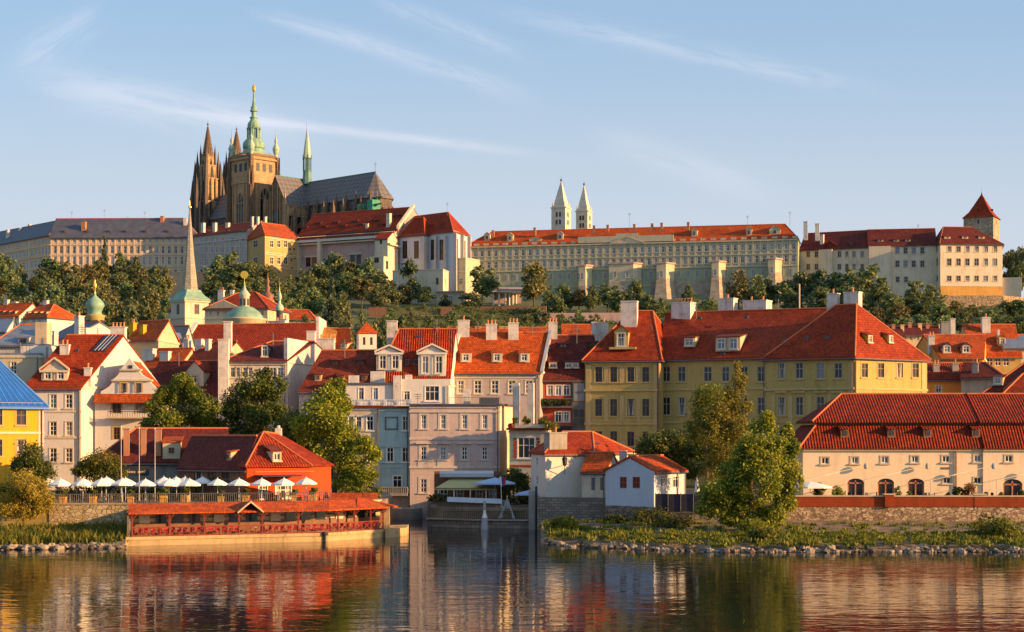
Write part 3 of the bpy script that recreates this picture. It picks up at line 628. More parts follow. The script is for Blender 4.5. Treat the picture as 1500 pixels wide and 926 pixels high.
h = House('tiled_house', 'house under a wide dark tiled roof beside the curly gabled house', 'house', (206, 271), (322, 266), 578, 5, zr=ZP(530, 273), depth=11, wall='cream', roof='tile_maroon')
h.dormer(285, 566, 30, 22, 'gable', wm='cream_light', rm='tile_red', win=(.3, .5), rise=.5); h.front.row((215, 240, 265, 300), 592, 9, 15); h.done()
h = House('attic_house', 'pinkish house with dark red attic roof between tall white chimneys', 'house', (329, 266), (420, 266), 528, 5, zr=ZP(499, 271), br=(497, 284), wall='pink_trim', roof='tile_maroon', hl=3)
h.front.row((341, 348.5, 359, 366.5), 545.5, 6.5, 14, 'white'); h.front.row((388, 400, 411), 546, 9, 15, 'mintw'); h.front.row((334, 354, 372), 579, 9, 13, 'mintw'); h.band(533, .3, .25); h.band(566, .25, .9)
h.dormer(388, 523, 9, 17, 'gable', wm='zinc', rm='tile_orange', win=(.8, .85), rise=.3); h.skylight(398, 511, 7, 7)
h.chimney(327, 650, 15, 152, Y=265, d=1.2); h.chimney(333, 500, 11, 28, Y=268, d=1.2)
b = MB(); a_, c_ = Vector((*XY(420, 266), 5)), Vector((*XY(468, 280), 5)); n_ = Vector(((c_ - a_).y, -(c_ - a_).x, 0)).normalized()
q = [a_, c_, c_ + Vector((0, 0, ZP(523, 280) - 5)), a_.lerp(c_, .62) + Vector((0, 0, ZP(500, 274) - 5)), a_ + Vector((0, 0, ZP(495, 266) - 5))]
b.prism([p + n_ * .12 for p in q], -n_ * .6); b.build('firewall', 'chimney_white', h.root); h.chimney(455, 512, 12, 26, Y=279, d=2); h.chimney(476, 514, 26, 17, Y=286, d=2.2); h.done()
h = House('long_roof_house', 'house with long dark red roof dotted with small shed dormers', 'house', (438, 261), (552, 261), 571, 4.2, zr=ZP(514, 267.5), br=(612, 276), wall='pink', roof='tile_dark')
for x, y, w, q in ((490, 534, 9, 6), (528, 534, 9, 6), (466, 558, 10, 9), (499, 559, 10, 9), (533, 559, 10, 9)): h.dormer(x, y, w, q, 'shed', wm='cream' if x == 466 else 'brown_wood', rm='tile_dark', win=(.5, .6), st='dark')
h.front.row((450, 470, 490), 600, 10, 18); h.done()
h = House('dormer_house', 'white house with two big pedimented dormers in a ribbed red roof', 'house', (549, 261.5), (658, 261.5), 562, 4.2, zr=ZP(483, 268), br=(676, 275), wall='white_wall', roof='tile_ribbed', hl=2.5)
h.dormer(570, 544, 37, 27, 'pediment', wm='white_wall', rm='tile_red', win=(.52, .68), n=2, rise=.24)
h.dormer(633, 551, 40, 34, 'pediment', wm='white_wall', rm='tile_red', win=(.5, .72), n=2, rise=.26)
h.skylight(596, 531, 6, 8); h.skylight(609, 531, 6, 8); h.skylight(612, 494, 7, 3); h.chimney(574, 489, 15, 18, Y=270); h.done()
h = House('terrace_house', 'low white flat-roofed house behind the pale balustrade', 'house', (506, 258), (658, 258), 563, 4.2, depth=3.2, wall='white_wall', roof='zinc', cornice=False)
h.front.row((529, 550), 577, 7.5, 17, 'door'); h.front.win(633, 576.5, 20, 21, 'whitebig', 'dark'); h.front.win(596, 580, 9, 14, 'door')
b = MB(); z = h.z1; A, B = h.pl[0], h.pl[1]; b.para(Vector((A.x - .2, A.y - .3, z)), (74 * .1032, 0, 0), (0, 3.6, 0), (0, 0, .22)); b.para(Vector((A.x + 74 * .1032, A.y, z)), (80 * .1032, 0, 0), (0, 3.2, 0), (0, 0, .8), 1)
b.build('roof', ['dark_metal', 'white_wall'], h.root)
for x, y, w, hh in ((518, 563, 15, 13), (553, 562, 21, 18), (582, 586, 12, 36), (598, 563, 10, 14)): h.chimney(x, y, w, hh, Y=257.6 if y > 570 else 259, d=1.0, cap=False)
h.done()
h = House('cream_house', 'narrow cream house with flat cornice between the leafy tree and the mint house', 'house', (504, 254), (556, 253.6), 597, -1, depth=4, wall='cream_light', roof='zinc', trim='pink_trim')
h.front.row((514, 525.5), 620, 8, 20, 'mintw'); h.front.win(542, 620, 9.5, 21, 'mintw'); h.front.row((514, 542), 666, 9, 21, 'mintw'); h.front.win(542, 705, 11, 22, 'dark'); h.band(653, .25, .1)
b = MB(); b.para(h.front.pt(-.2, h.z1, .45), h.front.u * (h.front.L + .4), -h.front.n * 4.4, (0, 0, .3)); b.build('roof', 'tile_red', h.root); h.done()
h = House('mint_house', 'mint green house with white windows and a low balcony over the canal', 'house', (556, 253.6), (600, 253.2), 598, -1, depth=4, wall='mint', roof='zinc', trim='mint')
h.front.row((571.5, 594), 666, 9.5, 21, 'mintw'); h.front.win(594, 620, 9, 21, 'mintw'); h.front.win(582, 706, 13, 18, 'mintw'); h.band(654, .22, .12); h.band(677, .3, .14); h.band(684, .18, .08)
b = MB()
for dx, dy, w, hh in ((0, -8.6, 19, 1.6), (0, 8.6, 19, 1.6), (-8.6, 0, 1.6, 19), (8.6, 0, 1.6, 19)): h.front.pstrip(b, 573.7 + dx - w / 2, 573.7 + dx + w / 2, 620 + dy - hh / 2, 620 + dy + hh / 2, .12)
b.build('blind_window_frame', 'dark_metal', h.root)
b = MB(); h.front.pstrip(b, 558, 599, 722, 726, 1.5, 0); h.front.pstrip(b, 558, 599, 713, 714.3, 1.5, 0); 
for x in range(559, 600, 3): h.front.pstrip(b, x, x + 1.6, 714, 722, 1.45, 0)
b.build('balcony', 'grey_wall', h.root)
b = MB(); b.para(h.front.pt(-.2, h.z1, .45), h.front.u * (h.front.L + .3), -h.front.n * 4.4, (0, 0, .3)); b.build('roof', 'tile_dark', h.root)
b = MB(); h.front.strip(b, -1, ZP(727, 253) + 1, .5, 0); b.build('plinth', 'grey_wall', h.root); h.done()
b = MB(); z0, z1 = ZP(597, 253.5) + .3, ZP(585.5, 253.5); y = 253.6
for i in range(46):
    x = 508 + i * 2.08
    b.lathe((*XY(x, y), z0), [(.07, 0), (.11, .3), (.05, .55), (.08, z1 - z0 - .1)], 6) if i % 9 else b.box((*XY(x, y), z0), (.42, .42, z1 - z0 + .06))
b.para((*XY(505, y - .2), z1 - .12), (97 * .1014, 0, 0), (0, .4, 0), (0, 0, .14)); t = thing('balustrade', 'pale stone balustrade along the roof terrace above the mint house', 'balustrade', P(555, 597, y)); b.build('railing', 'pale_blue', t)

h = House('pink_house', 'dusky pink house with four white shuttered window columns above the awning terrace', 'house', (600.4, 252), (732, 252), 594, -.6, br=(758, 263), wall='pink', roof='zinc', sides=(0, 2, 3), trim='pink_trim')
xs_ = (620.5, 649, 680.5, 710)
h.front.row(xs_, 618, 8.2, 19.5, 'pinkw'); h.front.row(xs_, 664, 8.2, 19, 'pinkw'); h.front.win(620.5, 712, 8.6, 20, 'pinkw')
h.band(642.5, .35, .12); h.band(684.5, .35, .14); h.band(603, .3, .2)
for x in xs_: h.front.pstrip(h.tmb, x - 11, x + 11, 648.5, 650.5, .35); h.front.pstrip(h.tmb, x - 8.5, x + 8.5, 676, 683, .06)
for k in range(12): h.front.strip(h.tmb, .2 + k * .62, .05, .02)
b = MB(); h.right.wall(b); b.build('side_wall', 'cream_light', h.root)
b = MB(); b.prism([p + Vector((0, 0, h.z1)) + q for p, q in zip(h.pl, (Vector((-.1, -.5, 0)), Vector((.4, -.5, 0)), Vector((.4, .3, 0)), Vector((-.1, .3, 0))))], (0, 0, .25)); b.build('roof', 'slate_roof', h.root)
b = MB()
for i in range(28): b.bar(h.front.pt(5.8 + i * .28, h.z1 + .2, -1.2), h.front.pt(5.8 + i * .28, h.z1 + 1.25, -1.2), .025)
b.bar(h.front.pt(5.8, h.z1 + 1.25, -1.2), h.front.pt(13.4, h.z1 + 1.25, -1.2), .04); b.para(h.front.pt(10.2, h.z1 + .2, -1.3), h.front.u * 3, h.front.n * -.06, (0, 0, .95)); b.build('roof_railing', 'dark_metal', h.root)
h.chimney(684, 590, 11, 20, Y=254, d=.9, cap=False); h.done()
h = House('balcony_house', 'cream house with red brick window trim and a potted roof terrace', 'house', (746, 249.5), (802, 248.5), 630, 2.6, depth=6, wall='cream_light', roof='zinc')
h.front.win(771, 656, 25, 30, 'whitebig'); b = MB()
for x in (754.5, 788):
    for k in range(7): h.front.pstrip(b, x - 2.6 + (k % 2), x + 2 + (k % 2), 641.5 + k * 4.3, 645 + k * 4.3, .06)
h.front.pstrip(b, 747, 800, 681, 683.5, .1); b.build('brick_trim', 'red_wall', h.root)
b = MB(); b.para(h.front.pt(-.3, h.z1, .8), h.front.u * (h.front.L + .6), -h.front.n * 6.8, (0, 0, .3)); h.front.strip(b, h.z1 + .3, .5, .75, 1); b.build('roof', ['tile_dark', 'cream_light'], h.root)
for x in (755.5, 777): h.chimney(x, 625, 9, 64, Y=253 if x < 760 else 252, d=1.0, cap=False)
h.done()
for i, (x, w, hh, lf, nm, lb) in enumerate(((754, 8, 22, 'leaf_mid', 'cypress', 'slim clipped cypress in a pot before the cream chimneys'), (771, 13, 20, 'leaf_front', 'potted_shrub', 'bushy potted shrub on the roof terrace before the cream chimneys'), (748, 8, 6, 'flower_red', 'flower_box', 'red flower box at the edge of the roof terrace nearest the pink house'), (785, 11, 6, 'flower_red', 'flower_box', 'red flower box at the edge of the roof terrace nearest the red balconies'), (795, 16, 20, 'leaf_dark', 'potted_shrub', 'dark shrub beside the red balconied house'), (808, 24, 22, 'leaf_front', 'potted_shrub', 'spilling yellow green shrub below the red balconies'))):
    shrub(nm, lb, x, 627 if i < 5 else 634, 248.6 if i < 5 else 247, w, hh, lf, seed=20 + i, n=600, size=.13, cat='plant')
h = House('mauve_house', 'mauve house with broad orange roof carrying three small dormers', 'house', (657, 267), (791, 267), 543, 5, zr=ZP(488, 273), br=(818, 280), wall='mauve', roof='tile_orange')
h.front.row((675, 700, 725, 750, 775), 567, 10, 18.5, 'white4'); h.band(552, .4, .1)
for x in (682.5, 728, 768): h.dormer(x, 531, 16, 14, 'shed', wm='cream_light', rm='tile_orange', win=(.5, .62))
h.chimney(720, 498, 16, 22, pots=3); h.chimney(752, 498, 15, 24, pots=3); h.chimney(679, 494, 17, 24, pots=1)
b = MB(); e = h.cor[0]; b.prism([h.cor[0] + Vector((-.35, 0, .0)), h.cor[0] + Vector((.25, 0, .0)), h.r1 + Vector((.25, 0, 0)), h.r1 + Vector((-.35, 0, 0))], (0, 0, .75)); b.build('parapet', 'chimney_white', h.root)
b = MB(); b.prism([h.cor[1] + Vector((-.1, 0, 0)), h.cor[1] + Vector((.35, 0, 0)), h.r2 + Vector((.35, 0, 0)), h.r2 + Vector((-.1, 0, 0))], (0, 0, .5)); b.build('verge_flashing', 'grey_metal', h.root); h.done()
h = House('balconied_house', 'brick red house with dark glazed bay and planted balconies', 'house', (791, 269), (858.5, 269), 553, 3, zr=ZP(492, 275), br=(880, 282), wall='brick_red', roof='tile_maroon')
h.front.row((806, 818, 830), 572, 9, 15, 'door'); h.front.row((818, 830), 611, 9, 16, 'door')
h.dormer(810, 540, 12, 9, 'shed', wm='tile_maroon', win=(.8, .6)); h.dormer(838, 540, 20, 9, 'shed', wm='tile_maroon', win=(.7, .6), n=2); h.dormer(825, 510, 14, 6, 'shed', wm='iron', win=(.6, .5), st='dark'); h.dormer(869, 508, 14, 6, 'shed', wm='iron', win=(.6, .5), st='dark')
h.chimney(810, 497, 13, 24, pots=3); h.chimney(879, 491, 24, 18, Y=281); b = MB(); h.front.pstrip(b, 838, 858, 557, 640, .35); bay = b.build('glazed_bay', 'dark_metal', h.root)
for y in (574, 612): put_window(bay, h.front.pt(*h.front.uz(848, y + 14), .55), h.front.ang, 1.8, 2.9, 'dark')
b = MB()
for y in (595, 634): h.front.pstrip(b, 793, 838, y, y + 2.5, 1.2); h.front.pstrip(b, 793, 838, y - 11, y - 10, 1.2); [h.front.pstrip(b, x, x + .5, y - 10, y, 1.15) for x in range(793, 838, 2)]
b.build('balcony', 'dark_metal', h.root); b = MB(); h.front.pstrip(b, 787.5, 790, 548, 645, .3); b.build('downpipe', 'grey_metal', h.root); h.done()
for i, (x, y) in enumerate(((797, 594), (807, 594), (818, 594), (829, 594))): shrub('balcony_plant', 'dark leafy plant in the row along the upper red balcony', x, y, 267.8, 11, 9, 'leaf_dark', seed=40 + i, n=350, cat='plant', group='plants along the upper red balcony')

# ---- the yellow palace: three joined wings
PW = dict(wall='yellow', roof='tile_red', trim='ochre_trim', cat='house')
h = House('palace_wing', 'yellow palace wing with a gabled dormer and four window columns', 'house', (857, 268.4), (966, 266.2), 525.5, 4, zr=ZP(456, 273.9), br=(1004, 282.7), bl=(870, 283.8), hl=6.6, hr=3.2, **{k: v for k, v in PW.items() if k != 'cat'})
for y, hh, st in ((548.5, 22, 'brown'), (597, 25, 'brown'), (643, 22, 'brown')): h.front.row((877, 899, 924, 946), y, 10, hh, st)
h.band(572, .3, .25); h.band(621, .3, .2); h.band(533, .3, .1)
for x in (862, 961): h.front.pstrip(h.tmb, x - 3.5, x + 3.5, 533, 690, .1)
for x in (888, 911, 935): h.front.pstrip(h.tmb, x - 3, x + 3, 536, 562, .07); h.front.pstrip(h.tmb, x - 3, x + 3, 580, 618, .07)
h.dormer(910, 510, 20, 25, 'gable', wm='yellow', rm='tile_red', win=(.55, .72), rise=.38); b = MB(); p = h.hit(912, 512); b.box(p + Vector((0, -.2, 0)), (4.2, .9, .35), 0, h.front.ang); b.build('dormer_ledge', 'ochre_trim', h.root)
h.chimney(921, 478, 24, 36, pots=0); h.skylight(953, 480, 6, 4, 'right'); h.skylight(972, 500, 6, 4, 'right')
b = MB(); b.bar(h.front.pt(h.front.L - .1, h.z1 - .5, .3), h.front.pt(h.front.L - .1, 4, .3), .14); b.build('downpipe', 'brown_wood', h.root); h.done()
h = House('palace_range', 'long shaded yellow palace body with a wide double shed dormer', 'house', (966, 269.0), (1122, 260.5), 525.5, 4, zr=ZP(457, 275), br=(1300, 277.2), bl=(985, 288.2), **{k: v for k, v in PW.items() if k != 'cat'})
for y, hh in ((548, 22), (595, 26), (642, 24)): h.front.row((976, 998.5, 1037, 1063, 1090, 1115), y, 11, hh, 'brownb')
h.band(571, .3, .2); h.band(619, .25, .15)
h.dormer(1010, 508, 17, 13, 'shed', wm='cream', rm='tile_dark', win=(.7, .7), n=1, pane='pale'); h.dormer(1066, 514, 38, 20, 'shed', wm='cream', rm='tile_dark', win=(.62, .72), n=2)
for x, y in ((1025, 466), (1093, 465), (1059, 518)): h.skylight(x, y, 6, 4)
h.chimney(997, 465, 30, 21, pots=6); h.chimney(1063, 458, 24, 20, Y=276.1, pots=1); h.chimney(1105, 456, 36, 15, Y=275.0, pots=2); h.done()
h = House('palace_pavilion', 'yellow corner pavilion with steep hipped roof and sunlit side wall', 'house', (1121, 260.5), (1250, 253.0), 523, 4, zr=32.2, br=(1358, 263.5), bl=(1232, 272.8), hl=5.4, hr=5.6, **{k: v for k, v in PW.items() if k != 'cat'})
for y, hh in ((543, 23), (595, 27), (643, 24)): h.front.row((1145, 1171, 1228), y, 11, hh, 'brownb'); h.front.win(1202, y, 11, hh, 'brownb', 'pale' if y == 543 else None)
h.right.row((1266.5, 1290.5, 1318, 1341), 542.5, 9, 21, 'brown'); h.right.row((1266.5, 1290.5, 1318, 1341), 590, 9, 22, 'brown'); h.band(571, .35, .25); h.band(569, .3, .15, 1, 1251); h.band(619, .25, .15)
h.front.pstrip(h.tmb, 1243, 1249.6, 530, 700, .1); h.right.pstrip(h.tmb, 1350, 1356, 530, 700, .08); h.right.pstrip(h.tmb, 1250.5, 1256, 530, 700, .08)
for x in (1133, 1158, 1186, 1215): h.front.pstrip(h.tmb, x - 3, x + 3, 580, 618, .07)
for x in (1145, 1171, 1202, 1228): h.front.pstrip(h.tmb, x - 9, x + 9, 573, 575.5, .3)
for x in (1273.5, 1303.5): h.dormer(x, 503, 11, 12, 'shed', 'right', 1, wm='yellow_bright', rm='tile_dark', win=(.6, .7))
for x, y in ((1181, 496), (1211.5, 495), (1149, 499)): h.skylight(x, y, 6, 4.5)
h.chimney(1218.5, 456, 16, 25, Y=264.0); h.chimney(1246.5, 460, 23, 31, Y=262.4, d=1.6)
b = MB(); b.bar(h.right.pt(.25, h.z1 - .5, .25), h.right.pt(.25, 4, .25), .12); b.build('downpipe', 'brown_wood', h.root); h.done()
b = MB(); b.bar(P(1171, 452, 284), P(1171, 416, 284), .14); t = thing('mast', 'pale thin mast standing behind the palace roof ridge', 'mast', P(1171, 452, 284)); b.build('pole', 'cream', t)

# ---- houses behind the palace on the right
h = House('orange_house', 'orange walled house with two dark hooded dormers', 'house', (1378, 288.2), (1440, 288.2), 523, 6, zr=ZP(491, 294.8), br=(1446, 303.6), bl=(1330, 303.6), wall='orange_wall', roof='tile_orange')
for x in (1387, 1415): h.dormer(x, 517, 12, 10, 'gable', wm='white_wall', rm='tile_maroon', win=(.7, .8), rise=.4, over=.3)
h.front.row((1397, 1428), 535, 9, 10, 'plain'); h.chimney(1365, 505, 9, 12); h.done()
h = House('dormered_house', 'yellow dormered house under a bright orange roof with slim chimneys', 'house', (1430, 299.2), (1496, 299.2), 521, 6, zr=ZP(476, 305.8), br=(1478, 314.6), bl=(1392, 314.6), wall='yellow', roof='tile_orange')
for x in (1439, 1468): h.dormer(x, 507, 11, 12, 'gable', wm='yellow_bright', rm='tile_orange', win=(.6, .7), rise=.35)
h.front.row((1450, 1462, 1474), 530, 9, 12, 'plain'); h.chimney(1396, 490, 7, 22); h.chimney(1445, 488, 12, 22); h.chimney(1386, 492, 14, 20, Y=312.4, m='grey_wall'); h.skylight(1420, 480, 6, 2); h.chimney(1463, 505, 3, 22, cap=False); h.done()
h = House('red_roof_house', 'ochre house under a ribbed red roof behind the yellow pavilion', 'house', (1352, 275.0), (1450, 275.0), 554, 4, zr=ZP(533, 278.3), depth=7, wall='orange_wall', roof='tile_ribbed_dark')
h.front.win(1375, 570, 8, 10, 'white'); h.chimney(1372, 545, 9, 10, m='concrete'); h.chimney(1400, 545, 9, 12, m='concrete'); h.done()
h = House('grey_house', 'grey walled house with low dark roof and round vents', 'house', (1408, 270.6), (1470, 268.4), 552, 4, zr=ZP(533, 275), depth=8, wall='concrete', roof='tile_maroon', hr=3); h.chimney(1428, 547, 9, 14, m='concrete'); h.done()
h = House('corner_house', 'house with steep dark roof rising at the edge of the cream range', 'house', (1428, 232), (1560, 226), 585, 4, zr=ZP(520, 238), depth=13, wall='cream', roof='tile_maroon', hl=7)
h.dormer(1462, 564, 14, 11, 'shed', win=(.7, .7)); h.done()
h = House('hipped_house', 'low house with cream-edged red hip roof above the cream range', 'house', (1458, 224), (1580, 222), 590, 4, zr=ZP(549, 229), depth=10, wall='cream', roof='tile_red', hl=4); h.done()

# ---- the long cream riverside range with double roof
def range_house(name, label, x0, x1, Y, left_hip):
    A, B = Vector((*XY(x0, Y), 0)), Vector((*XY(x1, Y), 0)); D = 15.0
    t = thing(name, label, 'house', P((x0 + x1) / 2, 729, Y)); z1, z2, z2b, z3 = ZP(655, Y), ZP(622, Y + 2), ZP(617, Y + 1.4), ZP(577, Y + 7)
    f = Fac(A, B, 4.1, z1); k = Y / F
    def ring(z, ins, hipx): return [Vector((A.x + hipx, Y + ins, z)), Vector((B.x, Y + ins, z)), Vector((B.x, Y + D - ins, z)), Vector((A.x + hipx, Y + D - ins, z))]
    hx = 1.0 if left_hip else 0
    r0, r1, r1b, r2 = ring(z1, -.5, -.5 * hx), ring(z2, 2.0, 2.0 * hx), ring(z2b, 1.4, 1.4 * hx), None
    b = MB(); S1, S2 = Vector((A.x + 6.2 * hx, Y + D / 2, z3)), Vector((B.x, Y + D / 2, z3))
    b.prism([r0[0], r0[1], r1[1], r1[0]], (0, 0, -.2)); b.prism([r1b[0], r1b[1], S2, S1], (0, 0, -.2)); b.prism([r1b[2], r1b[3], S1, S2], (0, 0, -.2)); b.prism([r0[2], r0[3], r1[3], r1[2]], (0, 0, -.2))
    if left_hip: b.prism([r0[3], r0[0], r1[0], r1[3]], (0, 0, -.2)); b.prism([r1b[3], r1b[0], S1], (0, 0, -.2)); b.bar(r0[0], r1[0], .14, m=1); b.bar(r1b[0], S1, .14, m=1)
    b.bar(S1, S2, .15, m=1); b.build('roof', ['tile_range', 'ridge_tile'], t)
    b = MB(); b.para(r1[0] - Vector((0, -.05, .1)), r1[1] - r1[0], (0, .2, 0), (0, 0, z2b - z2 + .1)); f.strip(b, z1 - .5, .3, .25, 1); b.build('cornice', ['brown_wood', 'cream'], t)
    return t, f, A, B, (r0[0], (r0[1] - r0[0]).cross(r1[0] - r0[0]).normalized())
def arched_door(t, f, px, y0, y1, w):
    u, zt = f.uz(px, y0); _, zb = f.uz(px, y1); k = f.scale(px, y0); W_ = w * k; zb = f.z0 + .03; H_ = zt - zb; f.holes.append((u - W_ / 2, u + W_ / 2, zb, zt))
    sp = MB(); rise = W_ * .28; n = 10
    arc = [(u - W_ / 2 * math.cos(math.pi * i / n), zt - rise + rise * math.sin(math.pi * i / n)) for i in range(n + 1)]
    for i in range(n):
        (a, za), (c, zc) = arc[i], arc[i + 1]; sp.prism([f.pt(a, za), f.pt(c, zc), f.pt(c, zt), f.pt(a, zt)], -f.n * .3)
    sp.build('door_arch', 'range_cream', t)
    d = MB(); o = -.26
    def bar(x0, x1, z0_, z1_): d.para(f.pt(x0, z0_, o), f.u * (x1 - x0), f.n * .08, (0, 0, z1_ - z0_))
    for x in (u - W_ / 2, u - .09, u + W_ / 2 - .16): bar(x, x + .17, zb, zt - rise * .3)
    bar(u - W_ / 2, u + W_ / 2, zt - rise - .1, zt - rise + .1); bar(u - W_ / 2, u + W_ / 2, zb, zb + .3)
    dd = d.build('door', 'frame_orange', t); g = MB(); g.face([f.pt(u - W_ / 2, zb, -.28), f.pt(u + W_ / 2, zb, -.28), f.pt(u + W_ / 2, zt, -.28), f.pt(u - W_ / 2, zt, -.28)]); g.build('pane', 'glass', dd)
def roof_hatch(t, plane, px, Y):
    p = ray_plane(px, 641, *plane); b = MB(); w, hh = 1.0, 1.1; u = Vector((1, 0, 0)); A = p - u * w / 2; d = 1.7
    b.face([A, A + u * w, A + u * w + Vector((0, 0, hh)), A + Vector((0, 0, hh))], 1)
    for q in (A, A + u * w): b.face([q, q + Vector((0, 0, hh)), q + Vector((0, d, hh))], 1)
    b.prism([A + Vector((-.15, -.25, hh - .05)), A + Vector((w + .15, -.25, hh - .05)), A + Vector((w + .15, d, hh + .35)), A + Vector((-.15, d, hh + .35))], (0, 0, .12)); 
    b.para(A + Vector((.2, -.03, .25)), u * (w - .4), (0, .1, 0), (0, 0, hh - .5), 2); b.build('dormer', ['tile_range', 'brown_wood', 'iron'], t)
t, f, A, B, pl = range_house('riverside_range', 'long cream range with ribbed double roof and arched brown doors', 1176, 1440, 212, True)
for x, y in ((1208.6, 675), (1252, 674.4), (1296, 673.7), (1340, 673), (1385.6, 672.6), (1432, 672)): f.win(x, y, 10.5, 10, 'square')
for x in (1387, 1432): f.win(x, 704, 11, 8.5, 'square')
for x in (1253.6, 1297.7, 1341.8): arched_door(t, f, x, 701, 729, 24)
for x in (1237.5, 1306, 1359, 1430): roof_hatch(t, pl, x, 212)
b = MB(); f.wall(b, 0, .3); b.face([A + Vector((0, 0, 4.1)), A + Vector((0, 15, 4.1)), A + Vector((0, 15, f.z1)), A + Vector((0, 0, f.z1))]); b.build('wall', 'range_cream', t); f.put(t)
b = MB(); b.bar(f.pt(*f.uz(1400, 657), .15), f.pt(*f.uz(1400, 728), .15), .11); b.build('downpipe', 'brown_wood', t)
b = MB(); f.pstrip(b, 1379, 1391, 684.5, 687.5, .06); b.build('plaque', 'brown_wood', t)
t, f, A, B, pl = range_house('range_annex', 'cream end of the riverside range stepping forward with one wide arched door', 1440, 1640, 211.8, False)
f.win(1477.6, 672, 11, 10, 'square'); f.win(1530, 672, 11, 10, 'square'); arched_door(t, f, 1483.6, 702, 730, 28); roof_hatch(t, pl, 1560, 210)
b = MB(); f.wall(b, 0, .3); b.face([A + Vector((0, 0, 4.1)), A + Vector((0, 6, 4.1)), A + Vector((0, 6, f.z1)), A + Vector((0, 0, f.z1))]); b.build('wall', 'range_cream', t); f.put(t)

# ---- white cottages above the stone wall
h = House('white_cottage', 'white cottage with lantern and stout chimney above the stone wall', 'house', (799, 221), (866, 224), 664, 4, zr=ZP(634, 229), br=(930, 236), bl=(778, 234), wall='white_wall', roof='tile_red', hl=3.4, hr=3, over=.3)
h.fac[3].win(787, 676, 2.6, 11, 'plain', 'dark'); h.fac[3].win(787, 704, 3, 13, 'plain', 'dark'); h.chimney(818, 660, 29, 25, Y=222.5, d=1.6, m='concrete'); h.chimney(915, 676, 8, 14, Y=225)
h.skylight(875, 650, 9, 3); h.skylight(910, 648, 9, 3); h.done()
b = MB(); q = P(827, 684, 221.3); b.bar(q + Vector((0, -.8, .2)), q + Vector((0, .8, .2)), .05); b.lathe(q + Vector((0, -.8, .1)), [(.12, 0), (.32, .25), (.40, .9), (.45, .95), (.1, 1.35), (.04, 1.6)], 6); b.bar(q + Vector((0, .5, -1)), q + Vector((0, -.8, .1)), .05)
t = thing('wall_lantern', 'black iron lantern on the white cottage wall', 'lantern', q); b.build('lantern', 'iron', t)
h = House('cottage_annex', 'low annex with curved orange roof between the two white cottages', 'house', (852, 220.5), (888, 219.5), 690, 4, zr=ZP(664, 224), depth=7, wall='cream_light', roof='tile_orange', over=.3); h.front.win(869, 709, 5, 18, 'dark'); h.front.win(882, 709, 5, 18, 'dark'); h.done()
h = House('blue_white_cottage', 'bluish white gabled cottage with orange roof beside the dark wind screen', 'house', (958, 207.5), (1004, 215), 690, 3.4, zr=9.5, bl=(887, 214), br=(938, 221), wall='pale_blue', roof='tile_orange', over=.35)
h.fac[3].win(913, 707, 10, 17, 'dark'); h.fac[3].win(932, 707, 11, 17, 'dark'); h.front.win(972, 705, 9, 17, 'door'); h.front.win(990, 706, 9, 17, 'door'); h.done()
# ------------------------------------------------------------------ restaurant terrace, gallery, wharf and bank
def wall_thing(name, label, pts, z0, z1, m, th=.6, cat='wall', cap=None):
    b = MB(); c = MB()
    for (xa, ya), (xb, yb) in zip(pts, pts[1:]):
        a, e = Vector((*XY(xa, ya), z0)), Vector((*XY(xb, yb), z0)); n = Vector((-(e - a).y, (e - a).x, 0)).normalized() * th
        b.para(a, e - a, n, (0, 0, z1 - z0)); 
        if cap: c.para(a + Vector((0, 0, z1 - z0)) - n * .15, e - a, n * 1.3, (0, 0, .16))
    t = thing(name, label, cat, Vector((*XY((pts[0][0] + pts[-1][0]) / 2, pts[0][1]), z0))); b.build('masonry', m, t)
    if cap: c.build('coping', cap, t)
    return t
wall_thing('yellow_wall', 'sunlit yellow plastered embankment wall behind the reeds', [(-60, 196.4), (72, 196.4)], .6, 4.6, 'yellow')
wall_thing('embankment_wall', 'pale stone embankment wall below the first umbrellas', [(72, 196.3), (196, 196.3)], .6, 4.2, 'yellow_stone', cap='quay_stone')
# quay and covered gallery
q0, q1, q2 = Vector((*XY(184, 187.6), 0)), Vector((*XY(480, 196.3), 0)), Vector((*XY(566, 204.2), 0))
def back(p, d): return p + Vector((-.1, 1, 0)).normalized() * d
qd = MB(); qd.prism([p + Vector((0, 0, .95)) for p in (q0, q1, q2, q2 + Vector((2.2, 3.5, 0)), q2 + Vector((2, 11, 0)), back(q0, 9.5))], (0, 0, -3)); 
t = thing('gallery', 'long riverside dining gallery with orange roof and red lattice rails', 'restaurant', (q0 + q1) / 2)
qd.build('quay', 'quay_stone', t); c = MB()
for a, e in ((q0, q1), (q1, q2)):
    n = Vector(((e - a).y, -(e - a).x, 0)).normalized(); c.para(a + Vector((0, 0, .62)) - n * .02, e - a, n * .14, (0, 0, .36))
c.build('coping', 'quay_stone', t)
def gal(px, z, off=0.0):   # a point on the gallery's front line
    for a, e in ((q0, q1), (q1, q2)):
        d = e - a; n = Vector((-d.y, d.x, 0)).normalized()
        p = ray_plane(px, 700, a + n * off, n); s_ = (p - a).dot(d) / d.length_squared
        if s_ <= 1.0001 or e is q2: return Vector((p.x, p.y, z))
ZE, ZR = 3.62, 4.55
roof = MB(); N1 = Vector((-.11, .99, 0)); px_ = [188, 247, 300, 350, 384, 437, 482, 522]
for a, e in zip(px_, px_[1:]):
    A, E = gal(a, ZE, -.35), gal(e, ZE, -.35); roof.prism([A, E, gal(e, ZR, 3.0), gal(a, ZR, 3.0)], (0, 0, -.16))
E0, E1 = gal(522, ZE, -.35), gal(569, ZE, -.4); far = Vector((*XY(583, 207.5), ZE)); top = Vector((*XY(524, 205.0), ZR + .25)); fb = Vector((*XY(560, 216), ZE))
